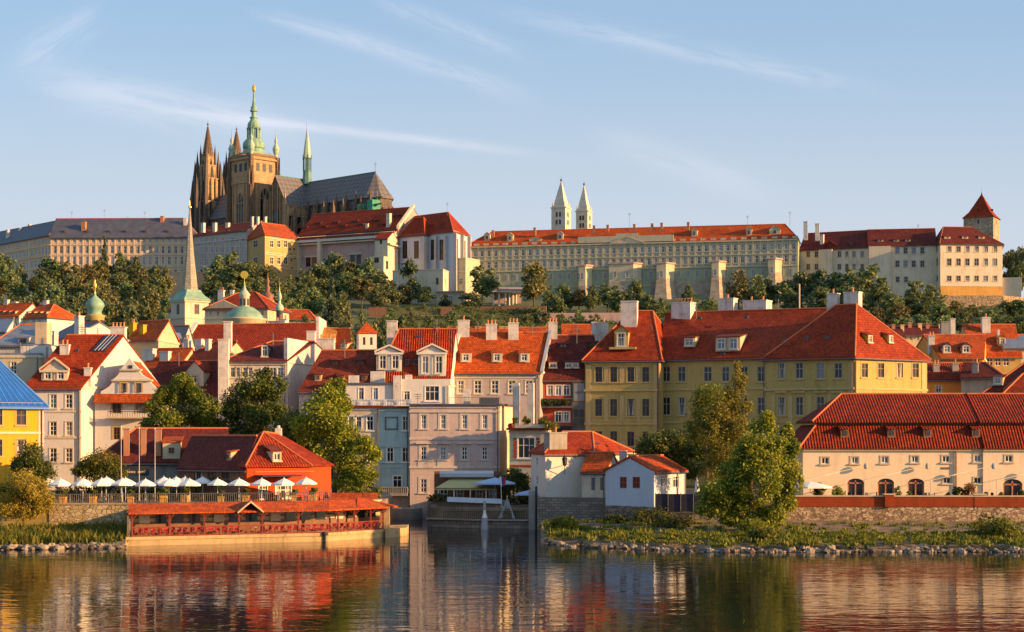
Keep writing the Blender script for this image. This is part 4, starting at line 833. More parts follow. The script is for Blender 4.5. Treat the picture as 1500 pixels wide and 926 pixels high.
roof.prism([E0, E1, top], (0, 0, -.16)); roof.prism([E1, far, top], (0, 0, -.16)); roof.prism([far, fb, top], (0, 0, -.16)); roof.prism([gal(522, ZE, -.35), top, gal(522, ZR, 3.0)], (0, 0, -.16))
pk = (gal(350, ZE, -.6) + gal(384, ZE, -.6)) / 2 + Vector((0, 0, 1.15)); bk = (gal(350, ZR, 3) + gal(384, ZR, 3)) / 2 + Vector((0, 0, .25))
roof.prism([gal(348, ZE - .1, -.6), pk, bk, gal(348, ZE + .3, 1.5)], (0, 0, -.14)); roof.prism([pk, gal(386, ZE - .1, -.6), gal(386, ZE + .3, 1.5), bk], (0, 0, -.14)); rf_ = roof.build('roof', 'tile_orange', t)
g = MB(); g.bar(gal(348, ZE - .15, -.62), pk - Vector((0, 0, .1)), .1); g.bar(gal(386, ZE - .15, -.62), pk - Vector((0, 0, .1)), .1); g.build('gable_board', 'cream', rf_)
posts = [193, 248, 299, 350, 384, 437, 495, 519, 543, 561]
for x in posts:
    b = MB(); p = gal(x, .95, .1); b.box(p, (.2, .2, 2.75)); b.bar(p + Vector((-.7, 0, 2.6)), p + Vector((0, 0, 1.9)), .06); b.bar(p + Vector((.7, 0, 2.6)), p + Vector((0, 0, 1.9)), .06); b.build('post', 'red_wood', t)
rail = MB()
for a, e in zip(posts, posts[1:]):
    A, E = gal(a, 0, 0), gal(e, 0, 0); n = max(1, round((E - A).length / 1.15)); up = lambda p, z: Vector((p.x, p.y, z))
    rail.bar(up(A, 2.0), up(E, 2.0), .06); rail.bar(up(A, 1.08), up(E, 1.08), .06)
    for i in range(n):
        p, q = A.lerp(E, i / n), A.lerp(E, (i + 1) / n); rail.bar(up(p, 1.08), up(q, 2.0), .04); rail.bar(up(p, 2.0), up(q, 1.08), .04); rail.bar(up(p, .96), up(p, 2.04), .05)
rail.build('railing', 'red_wood', t)
b = MB()
for a, e in zip([190, 300, 384, 482], [300, 384, 482, 560]):
    A, E = gal(a, .95, 3.1), gal(e, .95, 3.1); n = Vector((-(E - A).y, (E - A).x, 0)).normalized(); b.para(A, E - A, n * .3, (0, 0, 3.4)); b.para(A - n * .03, E - A, -n * .1, (0, 0, 1.5), 1); b.para(A - n * .03 + Vector((0, 0, 1.9)), E - A, -n * .08, (0, 0, .18), 1)
    L = (E - A).length; u = (E - A) / L; x = 1.0
    while x < L - 1.6: b.para(A + u * x - n * .06 + Vector((0, 0, 1.35)), u * 1.2, -n * .12, (0, 0, .95), 2 if int(x * 3) % 3 else 3); x += 1.9
b.build('back_wall', ['cream', 'brown_wood', 'glass', 'cream_light'], t)
b = MB(); A = gal(188, .95, .0); Bk = back(A, 8.6); b.prism([A, Bk, Bk + Vector((0, 0, 3.0)), A + Vector((0, 0, 2.7))], (-.08, 0, 0), 1)
for k in range(6): p = A.lerp(Bk, k / 5); b.bar(p + Vector((-.1, 0, 0)), p + Vector((-.1, 0, 2.9)), .06)
b.bar(A + Vector((-.12, 0, .9)), Bk + Vector((-.12, 0, .9)), .06); b.bar(A + Vector((-.12, 0, 1.9)), Bk + Vector((-.12, 0, 1.9)), .05); b.build('glazed_end', ['brown_wood', 'glass_pale'], t)
b = MB(); b.box(Vector((*XY(566, 204.4), .9)), (.8, .8, 2.75)); b.build('stone_pier', 'quay_stone', t)
b = MB(); c0 = Vector((*XY(570, 204.2), -2)); b.prism([c0 + Vector((-.4, -.8, 3.0)), c0 + Vector((1.0, -.2, 3.0)), c0 + Vector((1.2, 1.6, 3.0)), c0 + Vector((-.4, 1.2, 3.0))], (0, 0, -3)); b.build('quay_end', 'quay_stone', t)
b = MB(); p = gal(476, .4, -.12); b.bar(p + Vector((0, 0, -.6)), p + Vector((0, 0, .45)), .16, n=10); b.lathe(p + Vector((0, -.02, .3)), [(.34, 0), (.38, .2), (.3, .4)], 10); b.build('fender', 'iron', t)
# red chairs and tables under the gallery
def make_chair(name, label, loc, mat, rz, group):
    t = thing(name, label, 'chair', loc, group, rz)
    b = MB(); b.box((0, 0, .42), (.46, .46, .07)); link('seat', b.mesh('seat', [mat]), t); b = MB(); b.box((0, .22, .47), (.46, .06, .5)); link('backrest', b.mesh('backrest', [mat]), t)
    b = MB(); b.box((0, 0, 0), (.05, .05, .42))
    lm = b.mesh('leg', ['brown_wood'])
    for x in (-.19, .19):
        for y in (-.19, .19): link('leg', lm, t, (x, y, 0))
    return t
def make_table(name, label, loc, mat, group):
    t = thing(name, label, 'table', loc, group); b = MB(); b.lathe((0, 0, .70), [(.48, 0), (.5, .02), (.5, .05)], 14); link('tabletop', b.mesh('tabletop', [mat]), t)
    b = MB(); b.lathe((0, 0, 0), [(.28, 0), (.05, .05), (.05, .7)], 8); link('pedestal', b.mesh('pedestal', ['iron']), t); return t
ch0 = None; x = 205
while x < 556:
    if abs(x - 367) > 16:
        loc = gal(x, .95, .85); L = 'red dining chair in the row behind the gallery lattice'
        if ch0 is None: ch0 = make_chair('dining_chair', L, loc, 'red_cloth', 0, 'red chairs under the gallery roof')
        else: c = copy_tree(ch0, None, loc); c.rotation_euler.z = R.choice([0, 3.14, .3, -.4])
    x += 9.5
tb = None
for x in range(222, 550, 38):
    loc = gal(x, .95, 1.5)
    if tb is None: tb = make_table('dining_table', 'white topped round table under the gallery roof', loc, 'white_paint', 'tables under the gallery roof')
    else: copy_tree(tb, None, loc)
# terrace: railing, umbrellas, planters, furniture
TZ = 4.2
b = MB(); a, e = Vector((*XY(74, 197.0), TZ)), Vector((*XY(484, 203.8), TZ)); n = int((e - a).length / .24); d = (e - a) / n
for i in range(n + 1): p = a + d * i; b.bar(p, p + Vector((0, 0, 1.15)), .05 if i % 9 == 0 else .02, n=4)
b.bar(a + Vector((0, 0, 1.15)), e + Vector((0, 0, 1.15)), .045); b.bar(a + Vector((0, 0, .1)), e + Vector((0, 0, .1)), .03)
t = thing('terrace_railing', 'dark thin railing along the front of the umbrella terrace', 'railing', (a + e) / 2); b.build('balusters', 'dark_metal', t)
def make_umbrella(label, loc, r=1.34, h=2.9, mat='umbrella_white', group=None, name='umbrella', lift=0):
    t = thing(name, label, 'umbrella', loc, group, R.uniform(0, .8))
    b = MB(); b.lathe((0, 0, 0), [(.035, 0), (.035, h)], 8); link('pole', b.mesh('pole', ['white_paint']), t)
    b = MB(); b.lathe((0, 0, 0), [(.34, 0), (.34, .07), (.08, .12)], 10); link('base', b.mesh('base', ['dark_metal']), t)
    b = MB(); n = 8; tp = (0, 0, h)
    for k in range(n):
        p = [Vector((r * f * math.cos(2 * math.pi * j / n), r * f * math.sin(2 * math.pi * j / n), h - (h * .24) * f ** 1.15)) for f in (1, .5) for j in (k, k + 1)]
        b.face([p[0], p[1], p[3], p[2]]); b.face([p[2], p[3], tp]); q0_, q1_ = p[0] - Vector((0, 0, .18)), p[1] - Vector((0, 0, .18)); b.face([q0_, q1_, p[1], p[0]])
    link('canopy', b.mesh('canopy', [mat]), t)
    b = MB()
    for k in range(n): b.bar((0, 0, h - .35), (r * .94 * math.cos(2 * math.pi * k / n), r * .94 * math.sin(2 * math.pi * k / n), h * .775), .015, n=4)
    b.lathe((0, 0, h - .02), [(.05, 0), (.03, .1), (.0, .16)], 6); link('ribs', b.mesh('ribs', ['white_paint']), t); return t
front_u = [89, 121, 149, 179, 213, 247, 278, 319, 350, 383, 416, 449]; back_u = [70, 155, 184, 240, 259, 271, 297, 357, 378, 411, 441]
GU, GB = 'white umbrellas along the terrace railing', 'white umbrellas in the rear terrace row'; uf = None
for row, (lst, Yu, lb, gp) in enumerate(((front_u, 200.6, 'open white umbrella in the front row along the terrace railing', GU), (back_u, 206.5, 'open white umbrella in the rear row of the terrace', GB))):
    for i, x in enumerate(lst):
        loc = Vector((*XY(x, Yu + (x - 70) * .012), TZ)); 
        if uf is None: uf = make_umbrella(lb, loc, group=gp)
        else:
            c = copy_tree(uf, None, loc); c['label'] = lb; c['group'] = gp; c.rotation_euler.z = R.uniform(0, .8); c.rotation_euler.x = R.uniform(-.04, .04); c.rotation_euler.y = R.uniform(-.04, .04); s_ = R.uniform(.93, 1.05); c.scale = (s_, s_, R.uniform(.97, 1.02))
# planters with round shrubs
def make_planter(loc, lb, gp, seed):
    t = thing('planter', lb, 'planter', loc, gp); b = MB(); b.box((0, 0, 0), (.72, .72, .72)); b.box((0, 0, .72), (.82, .82, .08)); link('box', b.mesh('box', ['orange_planter']), t)
    lb_ = rand_lobes(seed, 6, .5, .5, 1.25, .18, .3); link('shrub', leaf_mesh('shrub', lb_, 420, .11, 'leaf_mid', seed), t); return t
pl0 = None
for i, x in enumerate((92, 136, 191, 240, 271, 324, 360, 431, 459)):
    loc = Vector((*XY(x, 198.4 + (x - 70) * .0165), TZ)); lb = 'square orange planter with round shrub behind the terrace railing'
    if pl0 is None: pl0 = make_planter(loc, lb, 'orange planters behind the terrace railing', 5)
    else: c = copy_tree(pl0, None, loc); c.rotation_euler.z = R.uniform(-.2, .2); c.scale = (R.uniform(.85, 1.1),) * 3
tc0 = tt0 = None
for i, x in enumerate(range(100, 475, 17)):
    Yc = 200.5 + (x - 70) * .012 + R.uniform(0, 4); loc = Vector((*XY(x, Yc), TZ))
    if tt0 is None: tt0 = make_table('terrace_table', 'small round table under the terrace umbrellas', loc, 'brown_wood', 'tables on the umbrella terrace')
    else: copy_tree(tt0, None, loc)
    for sx in (-.75, .75):
        l2 = loc + Vector((sx, R.uniform(-.2, .2), 0))
        if tc0 is None: tc0 = make_chair('terrace_chair', 'brown wooden chair at a table under the umbrellas', l2, 'brown_wood', 1.57, 'wooden chairs on the umbrella terrace')
        else: c = copy_tree(tc0, None, l2); c.rotation_euler.z = -1.57 if sx > 0 else 1.57
for i, (x, y0, y1, lb) in enumerate(((177.5, 626, 703, 'white flagpole nearest the leafy terrace shrub'), (204, 628, 700, 'white flagpole standing between two others before the maroon roof'), (227, 629, 706, 'white flagpole nearest the cream dormer of the maroon roof'))):
    Yp = 208.0; b = MB(); z = TZ; b.bar(Vector((*XY(x, Yp), TZ)), P(x, y0, Yp), .06, .035, 8); t = thing('flagpole', lb, 'flagpole', Vector((*XY(x, Yp), TZ))); b.build('pole', 'grey_white', t); b = MB(); b.lathe(P(x, y0, Yp), [(.05, 0), (.1, .08), (.0, .18)], 8); b.build('finial', 'white_paint', t)
# restaurant houses
h = House('maroon_house', 'long maroon tiled roof with tall brick chimneys behind the flagpoles', 'restaurant', (140, 217), (330, 219), 675, TZ, zr=ZP(629, 223), depth=13, wall='grey_wall', roof='tile_maroon', hl=4.4, over=.5)
for x in (185, 210, 232): h.chimney(x, 668, 8, 39, m='chimney_brick', d=.9)
h.dormer(251, 672, 25, 24, 'shed', wm='cream', rm='tile_orange', win=(.3, .3), st='dark'); h.skylight(188, 646, 8, 4); h.front.row((185, 195, 206), 686, 8, 12, 'dark'); h.done()
b = MB(); b.para(P(180, 697, 214.6), (38 * .0858, 0, 0), (0, .15, 0), (0, 0, 14 * .0858)); t = thing('sign_board', 'black restaurant sign board with pale lettering under the maroon eaves', 'sign', P(198, 697, 214.6)); b.build('board', 'iron', t)
b = MB(); x = 184
for k, (w, hh) in enumerate(((1.0, 4), (2.2, 3), (2, 3), (2.4, 3), (2.2, 3), (2, 4.6), (2.4, 3), (2, 3), (2.4, 3), (1, 4))):
    if k not in (5,): b.para(P(x, 693, 214.55), (w * .0858, 0, 0), (0, .06, 0), (0, 0, hh * .0858))
    x += w + 1.0
b.build('lettering', 'cream', t)
h = House('lean_to_house', 'low dark tiled restaurant wing with one tilted shed dormer', 'restaurant', (262, 213), (362, 206.4), 684, TZ, zr=ZP(640, 214), br=(388, 216), bl=(300, 224), wall='brown_wood', roof='tile_maroon', over=.4)
h.dormer(335, 676, 8, 13, 'shed', wm='cream', rm='tile_orange', win=(.4, .5), st='dark'); h.front.row((290, 310, 330), 702, 12, 22, 'dark'); h.done()
A_, B_, C_, D_ = [Vector((*XY(x, y), 0)) for x, y in ((300, 215), (361.5, 206), (453, 210.5), (485, 219))]
t = thing('red_restaurant', 'bright red restaurant house with hipped ribbed roof and one square dormer', 'restaurant', P(410, 735, 210)); zt = ZP(682.5, 206) + .1; f1, f2, f3 = Fac(A_, B_, TZ, zt), Fac(B_, C_, TZ, zt), Fac(C_, D_, TZ, zt)
f2.win(415, 720, 22, 18, 'whitebig'); f2.win(385, 722, 12, 20, 'door'); w = MB(); [f.wall(w) for f in (f1, f2, f3)]; w.build('wall', 'red_wall', t); f2.put(t)
ap, ap2 = P(386, 633, 213), P(412, 638, 218); ov = lambda p, k=.45: Vector((*(p + (p - Vector((*XY(395, 214), 0))).normalized() * k).xy, zt - .15)); E_ = [ov(p) for p in (A_, B_, C_, D_)]; Eb = Vector((*XY(380, 230), zt)); b = MB()
ap2 = Vector((ap2.x, ap2.y, ap.z - .3))
for poly in ([E_[0], E_[1], ap], [E_[1], E_[2], ap], [E_[2], E_[3], ap2, ap] if 0 else [E_[2], ap2, ap], [E_[2], E_[3], ap2], [E_[3], Eb, ap2], [Eb, E_[0], ap, ap2]): b.prism(poly, (0, 0, -.16))
for p, q in ((E_[1], ap), (E_[2], ap), (E_[0], ap), (ap, ap2)): b.bar(p + Vector((0, 0, .04)), q + Vector((0, 0, .04)), .12, m=1)
b.build('roof', ['tile_ribbed', 'ridge_tile'], t); b = MB(); f2.strip(b, zt - .28, .2, .2); f3.strip(b, zt - .28, .2, .2); f2.pstrip(b, 373, 460, 690, 691.5, .1); b.build('cornice', 'ridge_tile', t)
p = ray_plane(405, 677, E_[1], (E_[2] - E_[1]).cross(ap - E_[1]).normalized()); u = f2.u; o = f2.n; b = MB(); w_, h_ = 1.15, 1.3; a = p - u * w_ / 2; Z = Vector((0, 0, 1))
b.face([a, a + u * w_, a + u * w_ + Z * h_, a + Z * h_]); [b.face([q, q + Z * h_, q - o * 1.6 + Z * h_]) for q in (a, a + u * w_)]
b.prism([a + Z * (h_ - .05) - u * .25 + o * .3, a + u * (w_ + .25) + Z * (h_ - .05) + o * .3, a + u * (w_ + .25) - o * 2.4 + Z * (h_ + .75), a - u * .25 - o * 2.4 + Z * (h_ + .75)], (0, 0, .12), 1); dm = b.build('dormer', ['cream_light', 'tile_dark'], t)
put_window(dm, p + o * .2 + Z * .2, f2.ang, .85, .9, 'square'); b = MB(); q = P(408, 640, 217.5); b.box(q - Vector((0, 0, .8)), (.8, .7, 1.9)); b.lathe(q + Vector((0, 0, 1.1)), [(.25, 0), (.2, .35)], 8); b.build('chimney', 'chimney_white', t)
b = MB(); f2.strip(b, ZP(698, 207), .18, 2.4, 0, 1.0, 6.2); b.build('canopy', 'navy_cloth', t)
for i, (x, w, Y) in enumerate(((494, 26, 206.5), (516, 24, 208), (541, 22, 209))):
    b = MB(); k = Y / F; a = P(x - w / 2, 733, Y); b.prism([a, a + Vector((w * k, 0, 0)), a + Vector((w * k, 2.2, .85)), a + Vector((0, 2.2, .85))], (0, 0, -.14)); tt = thing('pavilion_roof', ('small orange awning roof nearest the red restaurant', 'small orange awning roof between two others beside the canal', 'small orange awning roof nearest the canal')[i], 'roof', P(x, 738, Y)); b.build('roof', 'tile_orange', tt)
    b = MB(); [b.bar(a + Vector((dx, .2, -1.0)), a + Vector((dx, .2, .0)), .06) for dx in (.15, w * k - .15)]; [b.bar(a + Vector((dx, 2.0, -1.0)), a + Vector((dx, 2.0, .7)), .06) for dx in (.15, w * k - .15)]; b.build('frame', 'red_wood', tt)
# canal side wall and wharf
wall_thing('canal_wall', 'grey canal wall under the mint house balcony', [(545, 250), (604, 247)], -2, 1.6, 'grey_wall', th=3)
wall_thing('wharf_wall', 'dark low stone wharf below the awning terrace', [(626, 227), (690, 223.5), (787, 222)], -2, 1.05, 'wall_stone', th=3, cap='concrete')
wall_thing('terrace_wall', 'brown brick wall carrying the awning terrace', [(626, 229), (742, 227.5)], 1.0, 3.5, 'wall_stone', th=2.2)
b = MB()
for x in range(650, 784, 3): p = Vector((*XY(x, 223.2), 1.15)); b.bar(p, p + Vector((0, 0, 1.1)), .03, n=4)
b.bar(Vector((*XY(650, 223.2), 2.25)), Vector((*XY(783, 223.2), 2.25)), .04); t = thing('wharf_railing', 'black iron railing along the low wharf', 'railing', P(716, 760, 223.2)); b.build('balusters', 'iron', t)
hd = lambda nm, lb, x0, x1, Y, z, h_, d_, lf, seed, dens=220, s_=.13: link('foliage', leaf_mesh('foliage', [(i * .5 - (x1 - x0) * Y / F / 2 + .25, random.Random(seed + i).uniform(-.1, .1), h_ / 2, .42, d_, h_ * .55) for i in range(int((x1 - x0) * Y / F / .5))], int((x1 - x0) * Y / F * dens), s_, lf, seed), thing(nm, lb, 'hedge', Vector((*XY((x0 + x1) / 2, Y), z))))
hd('planter_hedge', 'dark planting along the awning terrace edge', 626, 664, 228, 3.4, .9, .4, 'leaf_dark', 5)
# awning terrace
Ya = 233.0; t = thing('awning', 'olive awning on white posts before the pink house', 'awning', P(690, 745, Ya)); b = MB(); k = Ya / F
b.prism([P(637, 715, Ya - 2), P(718, 715, Ya - 2), P(727, 701, Ya + 4), P(661, 701, Ya + 4)], (0, 0, -.08)); b.prism([P(637, 715, Ya - 2), P(718, 715, Ya - 2), P(718, 718, Ya - 2), P(637, 718, Ya - 2)], (0, .05, 0)); b.build('canopy', 'olive_canvas', t)
for x in (642, 665, 689, 712): b = MB(); b.bar(P(x, 717, Ya - 1.9), Vector((*XY(x, Ya - 1.9), 3.3)), .07); b.build('post', 'white_paint', t)
b = MB(); b.para(P(644, 699, 236), (79 * .0944, 0, 0), (0, 1.2, .35), (0, 0, .5)); t = thing('folded_awning', 'grey folded awning box above the olive awning', 'awning', P(684, 699, 236)); b.build('cover', 'grey_canvas', t)
b = MB(); b.prism([P(655, 735, 227), P(735, 738, 227), P(735, 731, 227.6), P(655, 728, 227.6)], (0, .3, 0)); t = thing('wind_screen', 'long grey canvas strip along the awning terrace front', 'screen', P(695, 740, 227)); b.build('canvas', 'grey_canvas', t)
b = MB(); b.para(Vector((*XY(636, 238), 2.6)), (100 * .095, 0, 0), (0, .4, 0), (0, 0, 4.6)); t = thing('terrace_building', 'brown glazed dining room under the olive awning', 'building', P(690, 745, 238)); b.build('wall', 'brown_wood', t)
for x in (650, 674, 702, 722): put_window(t, P(x, 731, 237.8), 0, 1.1, 1.4, 'plain')
make_umbrella('large blue canvas umbrella beside the striped flag', Vector((*XY(725, 231), 3.4)), r=2.9, h=3.1, mat='blue_canvas', name='large_umbrella'); make_umbrella('low blue umbrella half hidden by the stone gatepost', Vector((*XY(777, 229), 2.6)), r=2.2, h=2.3, mat='blue_canvas', name='large_umbrella')
t = thing('flag', 'white blue and red flag on a thin mast', 'flag', P(732, 745, 226.5)); b = MB(); b.bar(P(736, 757, 226.5), P(733, 697, 226.5), .04); b.build('pole', 'white_paint', t); b = MB(); k = 226.5 / F
for i in range(3): b.prism([P(731 + i * 3.6, 699 + i * .2, 226.4), P(734.6 + i * 3.6, 699.2 + i * .2, 226.3), P(735.6 + i * 2, 713 - i * .6, 226.4), P(733.5 + i * 2, 712 - i * .6, 226.5)], (0, .03, 0), i)
b.build('cloth', ['white_paint', 'flag_blue', 'flag_red'], t)
t = thing('folded_sail', 'pale triangular canvas sail stretched on a mast over the wharf', 'sail', P(742, 766, 223.6)); b = MB(); b.bar(Vector((*XY(743, 223.6), 1.0)), P(743, 726, 223.6), .06); b.build('mast', 'white_paint', t); b = MB()
ap = P(743, 728, 223.4); l, m_, r_ = P(729.5, 760, 222.6), P(743, 757, 224.4), P(755, 760.5, 222.6); b.prism([ap, l, m_], (0, .04, 0)); b.prism([ap, m_, r_], (0, .04, 0)); b.build('canvas', 'sail_canvas', t)
t = thing('mooring_post', 'blue grey conical mooring post with white cap by the wharf', 'post', Vector((*XY(710, 219.5), 0))); b = MB(); b.lathe(Vector((*XY(710, 219.5), -1)), [(.52, 0), (.52, 1.2), (.36, 2.6)], 14); b.build('shaft', 'grey_metal', t); b = MB(); b.lathe(Vector((*XY(710, 219.5), 1.6)), [(.37, 0), (.2, .5), (.19, .52), (.17, 1.0)], 14, 0); b.build('cap', 'white_paint', t); b = MB(); b.lathe(Vector((*XY(710, 219.5), 2.6)), [(.17, 0), (.2, .3), (.18, 1.1), (.1, 1.2)], 12); b.build('lamp', 'grey_metal', t)
t = thing('gatepost', 'tall grey stone pillar with downpipe beside the stone wall', 'pillar', Vector((*XY(781, 221), 0))); b = MB(); b.box(Vector((*XY(779.5, 221.3), -1)), (.9, .9, 6)); b.build('pillar', 'concrete', t); b = MB(); b.bar(Vector((*XY(785.5, 220.7), -.5)), Vector((*XY(785.5, 220.7), 5.6)), .16); b.build('downpipe', 'iron', t)
# stone walls on the right
wall_thing('stone_wall', 'tall coursed stone wall under the white cottage', [(787, 219.6), (890, 218.2)], -1, 4.2, 'course_stone', th=2.5)
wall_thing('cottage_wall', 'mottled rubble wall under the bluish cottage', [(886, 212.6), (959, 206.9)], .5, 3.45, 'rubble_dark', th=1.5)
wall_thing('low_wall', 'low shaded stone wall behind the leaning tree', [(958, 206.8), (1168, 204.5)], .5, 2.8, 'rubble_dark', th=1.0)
wall_thing('rubble_wall', 'sunlit rubble embankment wall below the red parapet', [(1150, 204), (1600, 203)], .6, 3.65, 'rubble', th=1.2)
pt_ = wall_thing('parapet', 'terracotta red terrace parapet above the rubble wall', [(1158, 203.9), (1600, 202.9)], 3.66, 4.85, 'terracotta_wall', th=.5, cap='cream')
for x, w in ((1302, 1.1), (1434, 1.3)): b = MB(); b.box(Vector((*XY(x, 203.7), 3.68)), (w, .9, 1.4)); b.box(Vector((*XY(x, 203.7), 5.08)), (w + .25, 1.1, .14), 1); b.build('pier', ['terracotta_wall', 'cream'], pt_)
b = MB(); a, e = Vector((*XY(960, 206.6), 3.0)), Vector((*XY(1034, 205.6), 3.0)); b.para(a, e - a, (0, .12, 0), (0, 0, 2.1)); t = thing('dark_screen', 'dark navy cloth screen beside the bluish cottage', 'screen', (a + e) / 2); b.build('cloth', 'navy_cloth', t); b = MB(); [b.bar(a.lerp(e, k / 4) + Vector((0, -.05, 0)), a.lerp(e, k / 4) + Vector((0, -.05, 2.2)), .05) for k in range(5)]; b.build('posts', 'dark_metal', t)
t = thing('closed_umbrella', 'closed white umbrella beside the bluish cottage terrace', 'umbrella', Vector((*XY(1021, 209), 4.1))); b = MB(); b.lathe(Vector((*XY(1021, 209), 4.1)), [(.05, 0), (.05, 1.1), (.34, 1.15), (.26, 1.9), (.1, 2.7), (.0, 3.0)], 10); b.build('canopy', 'umbrella_white', t)
# riverside range terrace: booms, furniture, plants
for i, (x, lb) in enumerate(((1268, 'first'), (1358, 'second'), (1455, 'third'), (1552, 'fourth'))):
    t = thing('awning_boom', ('white awning boom fixed to the cream wall above the door nearest the tree', 'white awning boom fixed to the cream wall between the middle arched doors', 'white awning boom fixed to the wall of the stepped annex', 'white awning boom at the far end of the annex')[i], 'awning', P(x, 729, 209))
    a = P(x, 682, 211.4 if i < 2 else 210.2); e = P(x - 92, 704, 206.5); b = MB(); b.bar(a, e, .03); b.bar(a.lerp(e, .42), a.lerp(e, .66), .06); b.build('boom', 'cream_light', t)
    b = MB(); b.bar(Vector((e.x, e.y, 4.15)), e, .04); b.build('post', 'grey_metal', t); b = MB(); b.lathe(a + Vector((0, -.1, -.45)), [(.05, 0), (.22, .1), (.24, .5), (.1, .75)], 8); b.build('winch', 'grey_metal', t)
make_umbrella('low white parasol at the terrace end beside the tall green tree', Vector((*XY(1187, 206.5), 4.1)), r=2.6, h=2.5, name='parasol')
for i, (x, y, w, hh, lf, nm, lb) in enumerate(((1200, 729, 20, 28, 'leaf_mid', 'palm', 'small palm in a pot by the white parasol'), (1225, 729, 26, 20, 'leaf_front', 'shrub', 'yellow green shrub between the palm and the arched door'), (1316, 729, 14, 18, 'leaf_mid', 'shrub', 'green shrub between the second and third arched doors'), (1331, 729, 8, 12, 'leaf_mid', 'shrub', 'small potted shrub at the third arched door'), (1403, 729, 20, 18, 'leaf_dark', 'shrub', 'dark round bush beneath the brown downpipe'), (1419, 729, 28, 25, 'leaf_red', 'shrub', 'reddish spreading bush beside the dark round bush'), (1444, 729, 8, 10, 'leaf_dark', 'shrub', 'small dark bush at the annex corner'), (1466, 729, 8, 12, 'leaf_mid', 'shrub', 'potted bush at the annex arched door'), (1497, 729, 10, 12, 'leaf_mid', 'shrub', 'potted bush past the annex arched door'), (1388, 729, 8, 9, 'leaf_mid', 'shrub', 'little pot plant before the lower square window'))):
    shrub(nm, lb, x, y + 4, 207.2, w, hh + 3, lf, seed=60 + i, n=900 if w > 15 else 400, size=.13)
c0_ = None
for i, x in enumerate((1236, 1243, 1272, 1281, 1356, 1364, 1372, 1450, 1456, 1490)):
    loc = Vector((*XY(x, 207.6 + (i % 2) * .8), 4.1)); 
    if c0_ is None: c0_ = make_chair('cafe_chair', 'dark cafe chair on the terrace of the cream range', loc, 'iron', .5, 'dark chairs along the cream range')
    else: c = copy_tree(c0_, None, loc); c.rotation_euler.z = R.uniform(0, 6)
    c = (c0_ if i == 0 else c); c.scale = (1.15,) * 3
# waterside boulders, reeds and weeds
def rock_mesh(seed):
    g = np.random.default_rng(seed); b = MB(); n, mrings = 9, 6; vs = []
    for j in range(mrings + 1):
        ph = math.pi * j / mrings
        for k in range(n): th = 2 * math.pi * k / n; r = 1 + g.uniform(-.28, .28); vs.append((r * math.sin(ph) * math.cos(th), r * math.sin(ph) * math.sin(th) * .8, r * math.cos(ph) * .72))
    fs = [(j * n + k, j * n + (k + 1) % n, (j + 1) * n + (k + 1) % n, (j + 1) * n + k) for j in range(mrings) for k in range(n)]
    me = bpy.data.meshes.new('boulder'); me.from_pydata(vs, [], fs); me.materials.append(MAT['rock' if seed % 3 else 'rock_pale']); return me
rocks = [rock_mesh(s_) for s_ in range(7)]
def boulder(x, Yw, z, r, lb, gp):
    o = link('boulder', R.choice(rocks), None, Vector((*XY(x, Yw), z)), R.uniform(0, 6.3)); o.scale = (r, r * R.uniform(.7, 1), r * R.uniform(.6, .95)); o.rotation_euler.x = R.uniform(-.4, .4); tag(o, lb, 'boulder', gp)
RB = lambda x: 191 - 13.5 * min(1, max(0, (x - 795) / 260)) ** .6
for i in range(200): x = 796 + (i + R.random()) * 3.55; dr = R.random() ** 2 * 3.6; boulder(x, RB(x) + dr - .4, -.05 + dr * .12 + R.uniform(0, .15), R.choice([.14, .18, .24, .32, .42, .6]) * R.uniform(.8, 1.2), 'waterside boulder at the foot of the weedy bank below the rubble wall', 'boulders along the bank below the rubble wall')
for i in range(70): x = -2 + (i + R.random()) * 2.7; boulder(x, 180.8 + (x / 190) * 3 + R.uniform(-.3, 2.2), R.uniform(.0, .3), R.choice([.2, .3, .4, .6]), 'waterside boulder below the reeds by the yellow wall', 'boulders below the reeds')
def blades(name, label, pts, n, hmin, hmax, mat, seed, w=.09):
    g = np.random.default_rng(seed); P_ = np.array(pts); idx = g.integers(0, len(P_), n); c = P_[idx, :3] + g.normal(size=(n, 3)) * np.array([.5, .35, .05]) * P_[idx, 3:4]; h = (hmin + (hmax - hmin) * g.random(n)) * P_[idx, 3]; a = g.random(n) * 6.28
    lean = g.normal(size=(n, 2)) * .28; u = np.stack([np.cos(a), np.sin(a), np.zeros(n)], 1) * w; top = c + np.stack([lean[:, 0] * h, lean[:, 1] * h, h], 1); mid = c + np.stack([lean[:, 0] * h * .35, lean[:, 1] * h * .35, h * .55], 1)
    v = np.stack([c - u * .6, c + u * .6, mid + u, mid - u, top], 1).reshape(-1, 3); fs = []
    for i in range(n): k = 5 * i; fs += [(k, k + 1, k + 2, k + 3), (k + 3, k + 2, k + 4)]
    me = bpy.data.meshes.new(name); me.from_pydata(v.tolist(), [], fs); me.materials.append(MAT[mat]); o = link(name, me); tag(o, label, 'plants', kind='stuff'); return o
g = random.Random(3); pts = []
for i in range(420): x = g.uniform(-30, 186); s_ = g.random(); pts.append((*XY(x, 183 + x / 190 * 3 + s_ * 11), .35 + s_ * 1.0, g.uniform(.5, 1.1)))
blades('reeds', 'tall green reeds and weeds on the bank under the yellow wall', pts, 8000, .3, 1.3, 'grass_blade', 4)
pts = []
